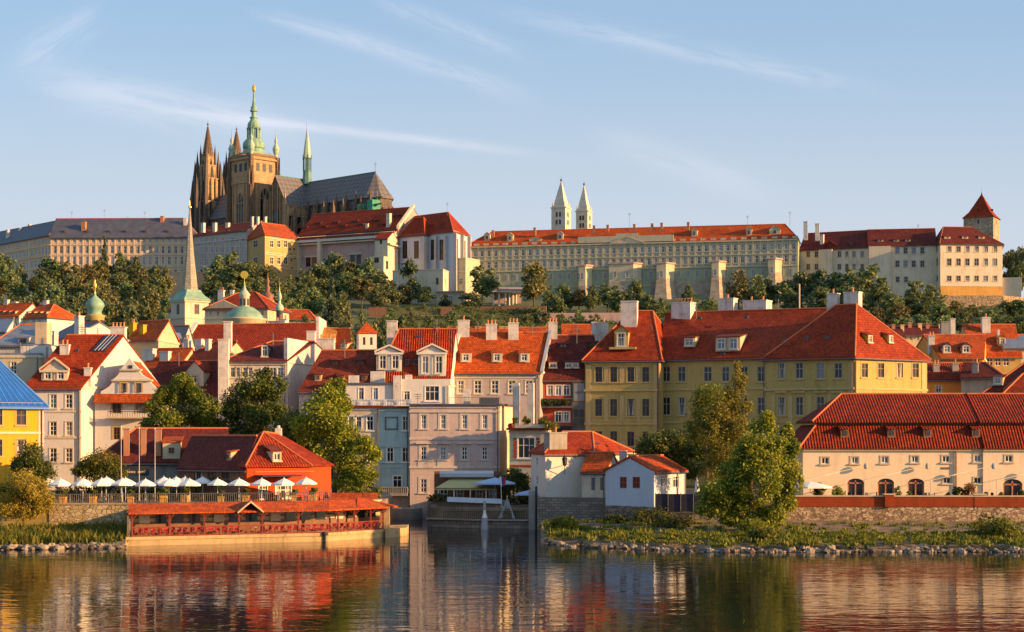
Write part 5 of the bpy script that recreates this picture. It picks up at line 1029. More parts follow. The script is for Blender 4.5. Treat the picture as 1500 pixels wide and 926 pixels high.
for i in range(1500):
    x = g.uniform(800, 1520); s_ = g.random(); d = 21 - 7.5 * min(1, max(0, (x - 886) / 180)) + 13.5 * min(1, max(0, (x - 795) / 260)) ** .6
    cl_ = math.sin(x * .055 + s_ * 3) + math.sin(x * .021 + 2) + math.sin(x * .17 - s_ * 4) 
    if cl_ < -1.4 and g.random() < .6: continue
    dens = 1 if .04 < s_ < .5 else .25
    if g.random() > dens: continue
    pts.append((*XY(x, RB(x) + 1.2 + s_ * d * .85), .4 + 1.3 * s_ ** .6, g.uniform(.35, .8) * (1.25 if cl_ > 1.2 else .8)))
blades('weeds', 'grass and weeds along the stony bank below the rubble wall', pts, 26000, .22, .9, 'grass_blade', 8)
for i, (x, Yw, w, hh, lf, lb) in enumerate(((955, 204, 70, 24, 'leaf_dark', 'dark bush against the cottage wall'), (900, 208, 40, 18, 'leaf_dark', 'low dark bush at the foot of the tall stone wall'), (1462, 187, 66, 26, 'leaf_mid', 'wide green bush on the stony bank by the rubble wall'), (985, 199, 60, 22, 'leaf_dark', 'dark low bush below the navy screen'), (830, 197, 52, 20, 'leaf_front', 'bright weedy bush on the spit beside the canal'), (1120, 184, 44, 16, 'leaf_mid', 'low green bush beneath the tall leaning tree'))):
    shrub('bush', lb, x, (CY + (EYE - .9) * F / Yw), Yw, w, hh, lf, seed=90 + i, n=2600, size=.17)
# ------------------------------------------------------------------ roofs and towers of the quarter behind the front row
def gz(Y): return terr(0, Y) - 1.5
h = House('flat_house', 'cream house with grey roof terrace behind the blue roof', 'house', (-60, 256), (58, 256), 520, 5, depth=9, wall='cream', roof='zinc')
h.front.row((20, -10), 539, 9, 18, 'white4'); b = MB(); b.prism([p + Vector((0, 0, h.z1)) for p in h.pl], (0, 0, .3)); z = h.z1 + .3
b.bar(h.front.pt(0, z + 1.1, -.3), h.front.pt(h.front.L - 1, z + 1.1, -.3), .05, m=1); [b.bar(h.front.pt(i * .5, z, -.3), h.front.pt(i * .5, z + 1.1, -.3), .03, m=1) for i in range(22)]
b.build('roof', ['zinc', 'dark_metal'], h.root); h.done()
h = House('white_stair_house', 'white rendered block with tall cream stair tower beside the solar roof', 'house', (31, 258), (72, 258), 506, 5, depth=8, wall='white_wall', roof='zinc', cornice=False); h.chimney(60, 506, 17, 34, Y=259, d=3, m='cream', cap=False); b = MB(); b.prism([p + Vector((0, 0, h.z1)) for p in h.pl], (0, 0, .2)); b.build('roof', 'zinc', h.root); h.done()
h = House('grey_roof_house', 'house under a broad grey sheet roof with dark dormer band', 'house', (-10, 285), (54, 285), 504, 6, zr=ZP(477, 290), depth=10, wall='grey_white', roof='zinc', hl=3); h.dormer(34, 503, 16, 8, 'shed', wm='grey_white', rm='zinc', st='dark', win=(.6, .7)); h.done()
h = House('blue_slate_house', 'house with violet grey slate roof and white gable', 'house', (66, 292), (104, 286), 497, 6, zr=ZP(476, 296), depth=11, wall='white_wall', roof='slate_roof'); h.chimney(112, 494, 13, 30, Y=285); h.chimney(122, 494, 16, 12, Y=287); h.chimney(78, 500, 5, 14, Y=283, m='chimney_white'); h.done()
h = House('white_gable_cottage', 'small white gabled house at the foot of the wooded hill', 'house', (-20, 330), (10, 328), 486, 8, zr=ZP(466, 333), br=(30, 340), wall='white_wall', roof='zinc'); h.done()
for i, (x0, x1, ev, rg, Y, lb) in enumerate(((-30, 28, 464, 451, 400, 'long white house with vivid orange roof at the foot of the wood'), (34, 69, 465, 452, 398, 'white house with vivid orange roof beside the chimney stack'))):
    h = House('hillfoot_house', lb, 'house', (x0, Y), (x1, Y - 4), ev, 18, zr=ZP(rg - 4, Y + 5), depth=10, wall='white_wall', roof='tile_orange', hr=3 if i else None)
    for x in range(int(x0) + 6, int(x1), 9): h.dormer(x, ev - 4, 4, 4, 'shed', wm='cream', win=(.6, .6), st='dark')
    h.chimney(x0 + (32 if i else 38), ev - 10, 7, 14, Y=Y + 3); h.chimney(x1 - 8, ev - 11, 8, 10, Y=Y + 5); h.front.row([x0 + 6 + 9 * k for k in range(int((x1 - x0) / 9))], ev + 5, 3.5, 5, 'plain'); h.done()
def cupola(name, label, px, Y, prof, mats, n=12, cat='tower', z0=None):
    # prof: list of (part name, material, [(half width px, photo y)...])
    k = Y / F; base = Vector((*XY(px, Y), z0 if z0 is not None else gz(Y))); t = thing(name, label, cat, base)
    for nm, m, pts in prof:
        b = MB(); b.lathe((base.x, base.y, 0), [(max(.02, r * k), ZP(y, Y)) for r, y in pts], n); b.build(nm, m, t, smooth=n > 8)
    return t
t = cupola('onion_dome', 'green onion dome with gilded statue over yellow drum', 139, 330, [('drum', 'yellow', [(13.5, 530), (13.5, 466), (14.5, 464), (14.5, 462), (12, 461)]), ('dome', 'copper', [(11, 462), (9.5, 457), (12, 452), (14, 448), (13, 444), (9, 439), (5, 436), (2.2, 433), (1.6, 430)]), ('finial', 'gold', [(1.2, 430), (1.0, 424), (2.6, 421), (2.8, 418), (1.2, 414), (1.4, 412), (.3, 408)])], None, 16)
for a in range(8): tt = a * math.pi / 4 + .3; b = MB(); r = 13.55 * 330 / F; b.box((t.location.x + r * math.cos(tt), 330 + r * math.sin(tt), ZP(484, 330)), (.25, .9, 1.9), 0, tt); b.build('window', 'glass', t)
h = House('orange_gable_house', 'house with bright orange roof behind the solar panelled roof', 'house', (190, 300), (232, 296), 498, 8, zr=ZP(471, 304), br=(262, 308), wall='cream', roof='tile_orange'); h.chimney(192, 486, 9, 12, m='yellow_bright'); h.chimney(207, 490, 8, 13, m='yellow_bright'); h.done()
h = House('slate_house', 'house under a wide dark blue slate roof beside the ribbed red church roof', 'house', (206, 318), (268, 314), 505, 8, zr=ZP(479, 322), br=(285, 326), wall='grey_white', roof='slate_roof'); h.dormer(248, 504, 22, 9, 'gable', wm='zinc', rm='zinc', win=(.2, .3), rise=.35); h.done()
h = House('small_orange_house', 'little house with stubby orange roof and pale chimneys below the slate roof', 'house', (208, 284), (262, 282), 538, 6, zr=ZP(512, 288), depth=9, wall='cream', roof='tile_orange'); h.chimney(216, 528, 17, 16); h.chimney(240, 530, 14, 14); h.done()
h = House('ridge_house', 'dark roofed house with red lean-to beside the slate roof', 'house', (262, 286), (322, 282), 528, 6, zr=ZP(503, 290), depth=9, wall='cream', roof='tile_dark', hl=4); h.chimney(303, 514, 7, 16); h.chimney(272, 510, 9, 12); h.chimney(290, 506, 12, 8); h.done()
# church with the tall stone spire
h = House('church_nave', 'church nave under a long ribbed red roof', 'church', (262, 330), (458, 324), 516, 6, zr=ZP(477, 337), depth=15, wall='cream', roof='tile_ribbed'); h.chimney(405, 484, 26, 13, Y=336, d=1.2, m='chimney_white'); h.chimney(413, 478, 14, 10, Y=338, m='chimney_white')
b = MB(); b.prism([h.cor[0] + Vector((-.1, 0, 0)), h.cor[0] + Vector((.7, 0, 0)), h.r1 + Vector((.7, 0, 0)), h.r1 + Vector((-.1, 0, 0))], (0, 0, .7)); b.build('gable_coping', 'chimney_white', h.root); h.done()
Yt = 445.0; k = Yt / F; c0 = Vector((*XY(278, Yt + 5), gz(Yt))); t = thing('church_tower', 'cream church tower with slender grey stone spire and green copper flare', 'church tower', c0)
ang = rad(-48.5); s_ = 7.1; U, V = Vector((math.cos(ang), math.sin(ang), 0)), Vector((-math.sin(ang), math.cos(ang), 0))
cs = [c0 - U * s_ / 2 - V * s_ / 2, c0 + U * s_ / 2 - V * s_ / 2, c0 + U * s_ / 2 + V * s_ / 2, c0 - U * s_ / 2 + V * s_ / 2]; zt = ZP(441, Yt + 5); w = MB(); fs = [Fac(cs[i], cs[(i + 1) % 4], c0.z, zt) for i in range(4)]
for f in fs: f.win(f.L / 2, ZP(452, Yt), 1.5, 2.6, 'dark', 'dark', m=True); f.wall(w); f.strip(w, zt - .5, .5, .35, 0, ends=.35); f.strip(w, ZP(466, Yt), .3, .15, 0, ends=.1)
w.build('wall', 'cream_light', t); [f.put(t) for f in fs]
def sq_lathe(b, c, ang, prof, m=0): b.lathe(c, [(r * 1.4142, z) for r, z in prof], 4, m, ang)
b = MB(); sq_lathe(b, (c0.x, c0.y, 0), ang, [(s_ / 2 + .55, zt - .1), (s_ / 2 + .2, zt + .5), (2.9, zt + 1.3), (2.3, zt + 2.2), (2.05, ZP(425, Yt + 5))]); b.build('flare', 'copper', t)
b = MB(); b.lathe((c0.x, c0.y, 0), [(2.15, ZP(426, Yt + 5)), (1.05, ZP(370, Yt + 5)), (.16, ZP(306, Yt + 5))], 8, rot=ang); b.build('spire', 'spire_stone', t); b = MB(); b.lathe((c0.x, c0.y, ZP(306, Yt + 5)), [(.1, 0), (.42, .3), (.42, .6), (.08, .9), (.03, 2.2)], 8); b.build('finial', 'gold', t)
h = House('gate_house', 'small cream house with red hip roof at the foot of the stone spire tower', 'house', (244, 452), (257, 450), 455, 26, zr=ZP(449, 454), depth=6, wall='cream_light', roof='tile_orange', hl=1, hr=1); h.done()
h = House('pediment_palace', 'cream palace with triangular pediment and dark red roof behind the spire tower', 'palace', (300, 418), (392, 414), 452, 20, zr=ZP(430, 425), depth=14, wall='cream', roof='tile_red', hl=6, hr=6)
h.front.row((308, 319, 330, 344, 372, 384), 459, 4, 6.5, 'plain'); h.band(466, .4, .15); b = MB(); f = h.front; b.prism([f.pt(.3, h.z1, .3), f.pt(9.4, h.z1, .3), f.pt(4.9, h.z1 + 2.0, .3)], -f.n * 1.0); b.build('pediment', 'cream', h.root); h.chimney(323, 434, 9, 8, Y=423); h.chimney(339, 434, 5, 8, Y=423); h.done()
cupola('domed_church', 'green copper dome with lantern and gilded sun disc', 358, 372, [('drum', 'cream', [(31, 520), (31, 470), (33, 469), (33, 467), (28, 466)]), ('dome', 'copper', [(28, 467), (26, 462), (21, 456), (14, 451), (8, 449)]), ('lantern', 'cream_light', [(7.2, 452), (7.2, 434), (8.5, 433), (8.5, 431)]), ('lantern_roof', 'copper_pale', [(8.8, 431.5), (6, 428), (3, 424), (1.4, 420), (1, 414)]), ('finial', 'gold', [(.6, 415), (.5, 409), (1, 408)])], None, 14)
b = MB(); p = P(358, 402.5, 372); b.bar(p - Vector((0, .15, 0)), p + Vector((0, .15, 0)), .85, n=16); b.build('sun_disc', 'gold', bpy.data.objects['domed_church'])
for a in range(8): tt = a * math.pi / 4 + .2; b = MB(); r = 7.1 * 372 / F; b.box((XY(358, 372)[0] + r * math.cos(tt), 372 + r * math.sin(tt), ZP(448, 372)), (.12, .45, 1.5), 0, tt); b.build('window', 'glass', bpy.data.objects['domed_church'])
cupola('round_tower', 'white round tower with dark layered onion cap', 392, 430, [('wall', 'white_wall', [(9, 500), (9, 442), (10, 441)]), ('roof', 'brown_wood', [(10.5, 441), (8, 437), (10, 434), (6, 430), (3, 427), (4, 422), (2, 417), (3, 412), (1, 406), (.3, 400)])], None, 14)
cupola('lantern_turret', 'slim dark turret with pale bulb and gilded needle', 409.5, 400, [('wall', 'dark_metal', [(5, 500), (5, 456), (6, 455)]), ('bulb', 'copper_pale', [(5.5, 455), (6.5, 451), (5, 447), (2.5, 445), (1.8, 440), (3.6, 436), (2.2, 430), (.8, 426)]), ('needle', 'gold', [(.6, 427), (.15, 408)])], None, 10)
h = House('garden_house', 'low orange roofed house among trees below the castle garden', 'house', (414, 440), (460, 440), 467, 24, zr=ZP(455, 446), depth=10, wall='cream', roof='tile_orange', hr=2); h.done()
h = House('ochre_roof_house', 'house with half ochre half red roof and white firewall', 'house', (488, 300), (516, 298), 520, 8, zr=ZP(483, 307), depth=14, br=(508, 312), wall='white_wall', roof='tile_orange'); h.dormer(504, 511, 11, 7, 'shed', wm='cream', win=(.6, .5)); h.done()
h = House('ochre_house', 'white house with small ochre tiled roof', 'house', (462, 301), (489, 301), 498, 8, zr=ZP(482, 307), depth=12, wall='white_wall', roof='tile_ochre'); b = MB(); b.para(P(463, 520, 299), (.5, 0, 0), (0, 12, 0), (0, 0, 56 * .12)); b.build('firewall', 'chimney_white', h.root); h.done()
Yq = 330.0; k = Yq / F; c0 = Vector((*XY(537, Yq + 3), gz(Yq))); t = thing('pavilion_tower', 'small white square tower with red pyramid roof and arched windows', 'tower', c0); a_ = rad(12); s_ = 3.5; zt = ZP(488, Yq + 2); w = MB(); U, V = Vector((math.cos(a_), math.sin(a_), 0)), Vector((-math.sin(a_), math.cos(a_), 0))
cs = [c0 - U * s_ / 2 - V * s_ / 2, c0 + U * s_ / 2 - V * s_ / 2, c0 + U * s_ / 2 + V * s_ / 2, c0 - U * s_ / 2 + V * s_ / 2]; fs = [Fac(cs[i], cs[(i + 1) % 4], c0.z, zt) for i in range(4)]
for f in fs: [f.win(f.L * q, zt - 1.6, .5, 1.5, 'dark', 'dark', m=True) for q in (.3, .7)]; f.wall(w)
w.build('wall', 'white_wall', t); [f.put(t) for f in fs]; b = MB(); sq_lathe(b, (c0.x, c0.y, 0), a_, [(s_ / 2 + .35, zt - .1), (.9, zt + 1.2), (.05, zt + 2.2)]); b.build('roof', 'tile_orange', t); b = MB(); b.bar((c0.x, c0.y, zt + 2), (c0.x, c0.y, zt + 5.2), .05); b.build('needle', 'dark_metal', t)
h = House('ridge_strip_house', 'long orange roofed house seen over the mauve house ridge', 'house', (655, 320), (800, 320), 498, 8, zr=ZP(481, 326), depth=11, wall='cream', roof='tile_orange'); [h.chimney(x, 488, 8, 9, Y=325, m='castle_yellow') for x in (672, 683, 700, 735, 744)]; h.done()
h = House('back_orange_house', 'small orange roofed house behind the brick red house chimneys', 'house', (824, 330), (866, 330), 497, 8, zr=ZP(477, 336), depth=10, wall='cream', roof='tile_orange'); h.skylight(838, 486, 3, 3); h.skylight(848, 486, 3, 3); h.chimney(806, 492, 14, 12, Y=330, pots=5, m='chimney_brick'); h.done()
for i, (x0, x1, ev, rg, Y, lb) in enumerate(((1304, 1326, 492, 480, 330, 'small pinkish house with maroon roof next to the pavilion chimney'), (1328, 1352, 490, 478, 336, 'small cream house with maroon roof in the gap below the hill'), (1354, 1382, 492, 479, 340, 'small maroon roofed house beside the grey chimney'))):
    h = House('gap_house', lb, 'house', (x0, Y), (x1, Y), ev, 10, zr=ZP(rg, Y + 4), depth=8, wall='cream' if i else 'pink', roof='tile_maroon'); h.chimney(x0 + 5, rg + 5, 5, 9, Y=Y + 3, m='chimney_brick'); h.chimney(x1 - 4, rg + 6, 5, 9, Y=Y + 3, m='castle_peach'); h.front.row((x0 + 7, x1 - 7), ev + 6, 4, 6, 'plain'); h.done()
h = House('far_corner_house', 'grey roofed house at the right end behind the dormered house', 'house', (1470, 300), (1560, 300), 508, 8, zr=ZP(492, 306), depth=10, wall='cream', roof='zinc'); h.done()
# ------------------------------------------------------------------ the castle on the hill
def rowx(a, b, n): return [a + (b - a) * i / (n - 1) for i in range(n)]
CST = dict(cat='palace', over=.5)
h = House('slate_palace', 'long peach coloured castle wing under a dark slate roof', 'palace', (73, 687), (284, 685), 346.5, 60, zr=100.8, depth=17, wall='castle_peach', roof='slate_roof', hr=6, trim='castle_trim', over=.7)
xs_ = rowx(80, 276, 22)
h.front.row(xs_, 352.5, 3.6, 5.5, 'castle', 'pale'); h.front.row(xs_, 366, 4.2, 10.5, 'castle'); h.front.row(xs_, 382, 4.4, 12, 'castle'); h.band(358.5, .4, .3); h.band(374, .4, .3); h.band(391, .4, .25); h.band(411, .5, .3)
h.front.row(xs_, 400, 4.2, 10, 'castle')
for x in rowx(75.2, 280.5, 23): h.front.pstrip(h.tmb, x - .9, x + .9, 349, 409, .18)
for x, w in ((122, 6), (237, 5)): h.chimney(x, 339 if x == 122 else 326, w, 14 if x == 122 else 9, m='chimney_brick', d=2)
for x in (133, 187): h.chimney(x, 327, 9, 7, Y=700, d=1.4)
h.chimney(271, 328, 5, 8, Y=690)
for x in (95, 128, 160, 184, 213, 245): h.dormer(x, 341, 5, 3, 'shed', wm='slate_roof', win=(.5, .5), st='dark')
h.done()
h = House('slate_wing', 'shaded castle wing with slate roof turning away beside the peach wing', 'palace', (-35, 738), (73, 688.5), 362.8, 58, zr=100.8, depth=17, wall='castle_peach', roof='slate_roof', trim='castle_trim', over=.7, hr=6)
for y, hh in ((0, 5.5), (14, 9), (31, 11), (50, 10)):
    for x in rowx(-20, 69, 17): h.front.win(x, 352.5 + y + (73 - x) * .155, 3.2, hh, 'castle', 'pale')
h.band(359, .4, .3, 0, 73); h.band(374, .4, .3, 0, 73); h.band(391, .4, .3, 0, 73); [h.chimney(x, y, 5, 7, Y=722) for x, y in ((42, 336), (28, 341), (10, 344))]; [h.front.pstrip(h.tmb, x - .8, x + .8, 352, 440, .2) for x in (43, 71)]; h.done()
h = House('buttress_block', 'peach buttress block below the long slate roofed wing', 'building', (243, 668), (279, 660), 399, 52, depth=9, wall='castle_peach', roof='zinc'); h.front.win(253, 416, 6, 13, 'castle', 'pale'); h.done()
h = House('grey_link_wing', 'grey shaded link wing with low red roof between slate wing and yellow block', 'palace', (284, 684), (362, 664), 345.5, 60, zr=ZP(330.5, 684), depth=15, wall='castle_grey', roof='tile_red', trim='grey_white')
for y in (351, 366, 384, 400): h.front.row(rowx(295, 356, 9), y, 4, 7 if y < 360 else 9, 'castle', 'pale')
h.band(357.5, .5, .3); [h.chimney(x, 335, 6, 8, Y=678) for x in (296, 313, 332)]; [h.skylight(x, 338, 4, 2) for x in (306, 335, 355)]; [h.front.pstrip(h.tmb, x - .6, x + .6, 348, 420, .2) for x in rowx(300, 352, 5)]; h.done()
h = House('yellow_block', 'sunlit yellow castle block with bright orange roof above the ivy', 'palace', (388, 645), (439, 660), 343, 58, zr=ZP(324.5, 655), br=(414, 682), bl=(360, 667), wall='castle_yellow', roof='tile_orange', hl=3, hr=3, trim='castle_trim')
for y, hh in ((357.5, 10), (382, 10)): h.front.row((398, 408.5, 418.5), y, 5, hh, 'castle', 'dark'); h.fac[3].row((374,), y, 6, hh, 'castle', 'dark')
for x, y in ((428, 354), (436, 360), (425, 365), (431, 365), (426, 373), (432, 378), (427, 381), (428, 393)): h.front.win(x, y, 2.6, 3.6, 'dark', 'dark')
for y in (348, 369.5, 372, 390): h.band(y, .3, .2)
[h.chimney(x, 327, 3.5, 9, Y=664) for x in (371, 379, 390)]; [h.skylight(x, y, 4, 1.6) for x, y in ((402, 337), (415, 338.5), (428, 340))]; h.done()
# great hall range with the long tiled roof
h = House('old_palace', 'great hall with long dark red roof, eyebrow dormers and a white gallery', 'palace', (437, 661), (583, 640), 344, 60, zr=99.4, depth=22, wall='palace_pink', roof='tile_red', trim='cream_light')
for x, y in ((466, 329), (492, 328), (520, 326), (548, 325), (446, 335), (474, 334), (502, 333), (528, 331), (559, 331), (581, 318)): h.dormer(x, y, 9, 2.6, 'shed', wm='iron', rm='tile_red', win=(.4, .5), st='dark', over=.5)
h.chimney(568, 333, 6, 20, d=1.6, m='cream_light'); h.chimney(537, 335, 4, 7, m='cream_light')
b = MB(); f = h.front; b.prism([f.pt(-.5, ZP(351, 661), 2.6), f.pt(f.L, ZP(351, 661), 2.6), f.pt(f.L, ZP(346.6, 661), .1), f.pt(-.5, ZP(346.6, 661), .1)], (0, 0, -.2)); b.build('lower_roof', 'tile_red', h.root)
b = MB(); zg = ZP(357, 661); f.strip(b, zg, .9, 2.2, 0); f.strip(b, zg - .9, .5, 1.6, 1)
for i in range(60): f.strip(b, zg + .8, 1.4, 2.0, 1, i * f.L / 60, i * f.L / 60 + .25)
b.build('gallery', ['white_wall', 'cream_light'], h.root)
for x, w in ((456, 15), (521, 15)): h.front.pstrip(h.tmb, x - w / 2 - 2, x + w / 2 + 2, 371 if x > 500 else 375, 373 if x > 500 else 377, .4); h.front.row((x - 4.5, x + 4.5), 380 if x > 500 else 384, 7, 14, 'dark', 'dark')
for x in (438, 471): h.front.pstrip(h.tmb, x - 2.5, x + 2.5, 348, 420, 2.0)
b = MB(); b.prism([h.cor[1] + Vector((-.4, 0, .0)), h.cor[1] + Vector((.6, 0, .0)), h.r2 + Vector((.6, 0, 0)), h.r2 + Vector((-.4, 0, 0))], (0, 0, 1.3)); b.build('parapet', 'cream_light', h.root); h.done()
h = House('bastion_tower', 'cream corner tower with red lean-to roof at the end of the great hall', 'tower', (549, 630), (568, 628), 350, 58, zr=ZP(341, 634), depth=12, br=(583, 638), wall='cream_light', roof='tile_red'); h.front.win(558, 354, 4, 7, 'dark', 'dark'); h.band(358, .5, 1.2, 1, 570); h.done()
h = House('arched_loggia', 'small cream arched loggia stepping down from the corner tower', 'building', (541, 624), (562, 622), 376, 58, depth=6, wall='cream_light', roof='zinc'); h.front.win(551.5, 381, 7, 8, 'dark', 'dark'); h.right.win(h.right.L / 2, ZP(388, 624), 2, 3, 'dark', 'dark', m=True); h.done()
# church with buttressed apse
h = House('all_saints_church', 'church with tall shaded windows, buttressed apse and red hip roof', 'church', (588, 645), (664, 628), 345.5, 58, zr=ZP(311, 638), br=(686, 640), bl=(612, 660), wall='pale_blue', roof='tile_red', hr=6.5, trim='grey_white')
for x in (593, 610): h.front.win(x, 366, 7, 26, 'dark', 'dark')
for x in (634, 647): h.front.win(x, 366, 6.5, 30, 'dark', 'dark')
for u in (.25, .75): h.right.win(h.right.L * u, ZP(366, 634), 1.6, 7.6, 'dark', 'dark', m=True)
for x in (625, 640.5, 654): h.front.pstrip(h.tmb, x - 1, x + 1, 346, 395, 1.3)
for u in (.02, .5, .97): h.right.strip(h.tmb, 60, h.z1 - 61, 1.3, 0, h.right.L * u - .3, h.right.L * u + .3)
h.fac[0].strip(h.tmb, 60, h.z1 - 60, 2.2, 0, 7.6, 9.4); [h.dormer(x, y, 5, 2.5, 'shed', wm='iron', rm='tile_red', st='dark', win=(.4, .5)) for x, y in ((632, 332), (647, 331))]; h.done()
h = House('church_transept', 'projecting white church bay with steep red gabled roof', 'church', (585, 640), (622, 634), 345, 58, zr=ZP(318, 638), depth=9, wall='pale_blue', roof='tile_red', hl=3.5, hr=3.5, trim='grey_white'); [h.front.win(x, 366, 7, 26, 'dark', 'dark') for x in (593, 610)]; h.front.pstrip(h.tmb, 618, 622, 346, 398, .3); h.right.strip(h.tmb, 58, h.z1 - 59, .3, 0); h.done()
h = House('terrace_block', 'plain cream terrace block with bright sunlit end', 'building', (575, 612), (649, 606), 396, 56, br=(657, 616), depth=8, wall='cream_light', roof='zinc'); h.front.win(640.5, 412, 4, 10, 'dark', 'dark'); h.right.win(h.right.L * .5, ZP(412, 608), 1, 2.4, 'dark', 'dark', m=True); h.done()
h = House('green_annex', 'short two storey annex at the left end of the long green palace', 'palace', (656, 634), (682, 630), 379, 56, depth=10, wall='palace_trim', roof='zinc'); h.front.row((664,), 389, 4, 9, 'palace'); h.front.row((664, 675), 412, 4, 8, 'palace'); h.band(399, .4, .3); h.done()
h = House('garden_pavilion', 'low garden building with flat roof and wide glazed doors', 'building', (640, 600), (676, 598), 428.5, 50, depth=6, wall='cream', roof='zinc'); h.front.row((650, 660), 438, 7, 10, 'plain', 'pale'); b = MB(); b.para(h.front.pt(-.6, h.z1, .8), h.front.u * (h.front.L + 1.2), -h.front.n * 7.5, (0, 0, .4)); b.build('roof', 'palace_pink', h.root); h.done()
t = thing('colonnade', 'small white columned portico at the foot of the green palace', 'portico', P(742, 448, 592)); k = 592 / F
for x in (722.5, 731, 740.5, 746, 751, 756, 761): b = MB(); b.lathe((*XY(x, 592 if x < 742 else 592 + (x - 742) * .3), ZP(448, 592)), [(.42, 0), (.34, .3), (.3, 4.2), (.44, 4.5)], 10); b.build('column', 'white_wall', t)
b = MB(); b.para(P(719.5, 428, 591.2), (46 * k, 0, 0), (0, 8, 0), (0, 0, 1.0)); b.build('entablature', 'white_wall', t); b = MB(); b.prism([P(718, 423.6, 591), P(766, 423.6, 591), P(764, 421, 599), P(720, 421, 599)], (0, 0, -.3)); b.build('roof', 'palace_pink', t); b = MB(); b.para(P(722, 448, 597), (42 * k, 0, 0), (0, .4, 0), (0, 0, 4.8)); b.build('back_wall', 'palace_pink', t)
# long green palace
h = House('green_palace', 'very long pale green palace with orange roof and rows of white windows', 'palace', (680, 640), (1169, 614), 361, 56, zr=ZP(341, 648), depth=15, wall='palace_green', roof='tile_orange', hl=9, hr=5, trim='palace_trim', over=.3)
f = h.front; L = f.L; zt = h.z1
def uwin(us, z, w, hh, st='palace', pane=None): [f.win(u, z, w, hh, st, pane, m=True) for u in us]
us = [1.6 + i * (L - 3.2) / 46 for i in range(47)]
uwin(us, zt - 2.9, 1.15, 2.1); uwin(us, zt - 7.2, 1.15, 2.5)
for i, u in enumerate(us): f.strip(h.tmb, zt - 5.55, .28, .35, 0, u - 1.0, u + 1.0); f.strip(h.tmb, zt - 1.5, .22, .22, 0, u - .9, u + .9)
for u in [0.2] + [u + (L - 3.2) / 92 for u in us]: f.strip(h.tmb, zt - 9.3, 8.9, .12, 0, u - .32, u + .32)
f.strip(h.tmb, zt - .7, .5, .5, 0); f.strip(h.tmb, zt - 9.9, .5, .35, 0); f.strip(h.tmb, zt - 16.2, .4, .3, 0)
for i in range(34): u = 1 + i * (L - 2) / 33; f.strip(h.tmb, zt - .05, .95, -.2, 0, u - 1.0, u + 1.0)
lowm = MB(); wz = zt - 13.2
for i in range(36):
    u = 2.6 + i * (L - 5) / 35
    for a, c, d_, e in ((-.6, .6, 0, 2.3),): lowm.para(f.pt(u - .75, wz - .1, -.02), f.u * 1.5, f.n * .1, (0, 0, 2.6), 0); lowm.para(f.pt(u - .5, wz + .1, .0), f.u * 1.0, f.n * .12, (0, 0, 2.2), 1); lowm.para(f.pt(u - .05, wz + .1, .02), f.u * .1, f.n * .14, (0, 0, 2.2), 0)
o = lowm.build('lower_window', ['palace_trim', 'glass_pale'], h.root); o['kind'] = 'stuff'
cu0, cu1 = f.uz(847, 360)[0], f.uz(987, 352)[0]
b = MB(); f.strip(b, zt + .1, 2.3, .5, 0, cu0, cu1); mid = (cu0 + f.uz(987, 352)[0]) / 2 + .5; b.prism([f.pt(mid - 6, zt - .3, .62), f.pt(mid + 6, zt - .3, .62), f.pt(mid, zt + 1.9, .62)], -f.n * .1, 1); f.strip(b, zt + 2.4, .9, .45, 0, mid - 4, mid + 4)
for s__ in (-1, 1):
    e = f.pt(mid + s__ * 6.3, zt - .4, .5); b.para(e, f.pt(mid, zt + 1.9, .5) - e, f.n * .4, (0, 0, .35), 0)
b.build('parapet', ['palace_trim', 'castle_trim'], h.root)
for x in (713.5, 747, 820.5, 1017, 1097): h.dormer(x, (353.5 if x < 760 else 351.5 if x < 850 else 346.5 if x < 1050 else 345) - (1 if x == 713.5 else 0), 8.5, 9, 'gable', wm='palace_trim', rm='palace_trim', win=(.35, .55), st='dark', rise=.4)
h.dormer(1135, 343.5, 16, 7, 'gable', wm='palace_trim', rm='palace_trim', win=(.25, .6), st='dark', rise=.4); h.dormer(784, 353.5, 18, 3, 'gable', wm='palace_trim', rm='palace_trim', win=(.2, .5), st='dark', rise=.15)
for x, y in ((722, 343), (783, 339), (870, 336), (890, 335), (929, 334), (955, 333), (969, 332), (1008, 331)): h.chimney(x, y, 3.5, 5, Y=645 - (x - 680) * .07, m='chimney_brick', d=1)
h.chimney(1180, 345, 6, 20, Y=612, d=1.6); h.chimney(1197, 346, 6, 18, Y=612, d=1.6)
def bastion(px0, px1, top, foot, flare, out, lit=True):
    u0, zt_ = f.uz(px0, top); u1, _ = f.uz(px1, top); zf = f.uz(px0, foot)[1]; zb = 56.5; b = MB()
    um = u1 - min(2.6, (u1 - u0) * .45); pl = lambda e, z: [f.pt(u0 - e, z, 0), f.pt(u1 + e, z, 0), f.pt(u1 + e, z, out * .25 + e), f.pt(um + e * .6, z, out + e), f.pt(u0 - e, z, out + e)]
    b.prism(pl(0, zt_), (0, 0, zf - zt_)); b.prism(pl(.4, zt_), (0, 0, .5), 2); a, c = pl(0, zf), pl(flare, zb)
    for i in (1, 2, 3, 4): b.face([a[i], a[(i + 1) % 5], c[(i + 1) % 5], c[i]], 1)
    bs = b.build('bastion', ['palace_trim', 'rampart', 'palace_pink'], h.root); u1 = um; n = max(1, round((u1 - u0) / 5)); zc = zt_ - 3.9
    for i in range(n): put_window(bs, f.pt(u0 + (u1 - u0) * (i + .5) / n, zc - 1.1, out + .2), f.ang, 1.1, 2.2, 'palace', 'pale')
bastion(850, 868, 391, 420, .5, 3.4); bastion(894, 940, 388.5, 414, .6, 3.4); bastion(964, 988, 388, 410, 1.3, 4.4); bastion(1044, 1063, 385.5, 407, 1.1, 4.2); bastion(1126, 1145, 381.5, 400, 1.0, 4.2)
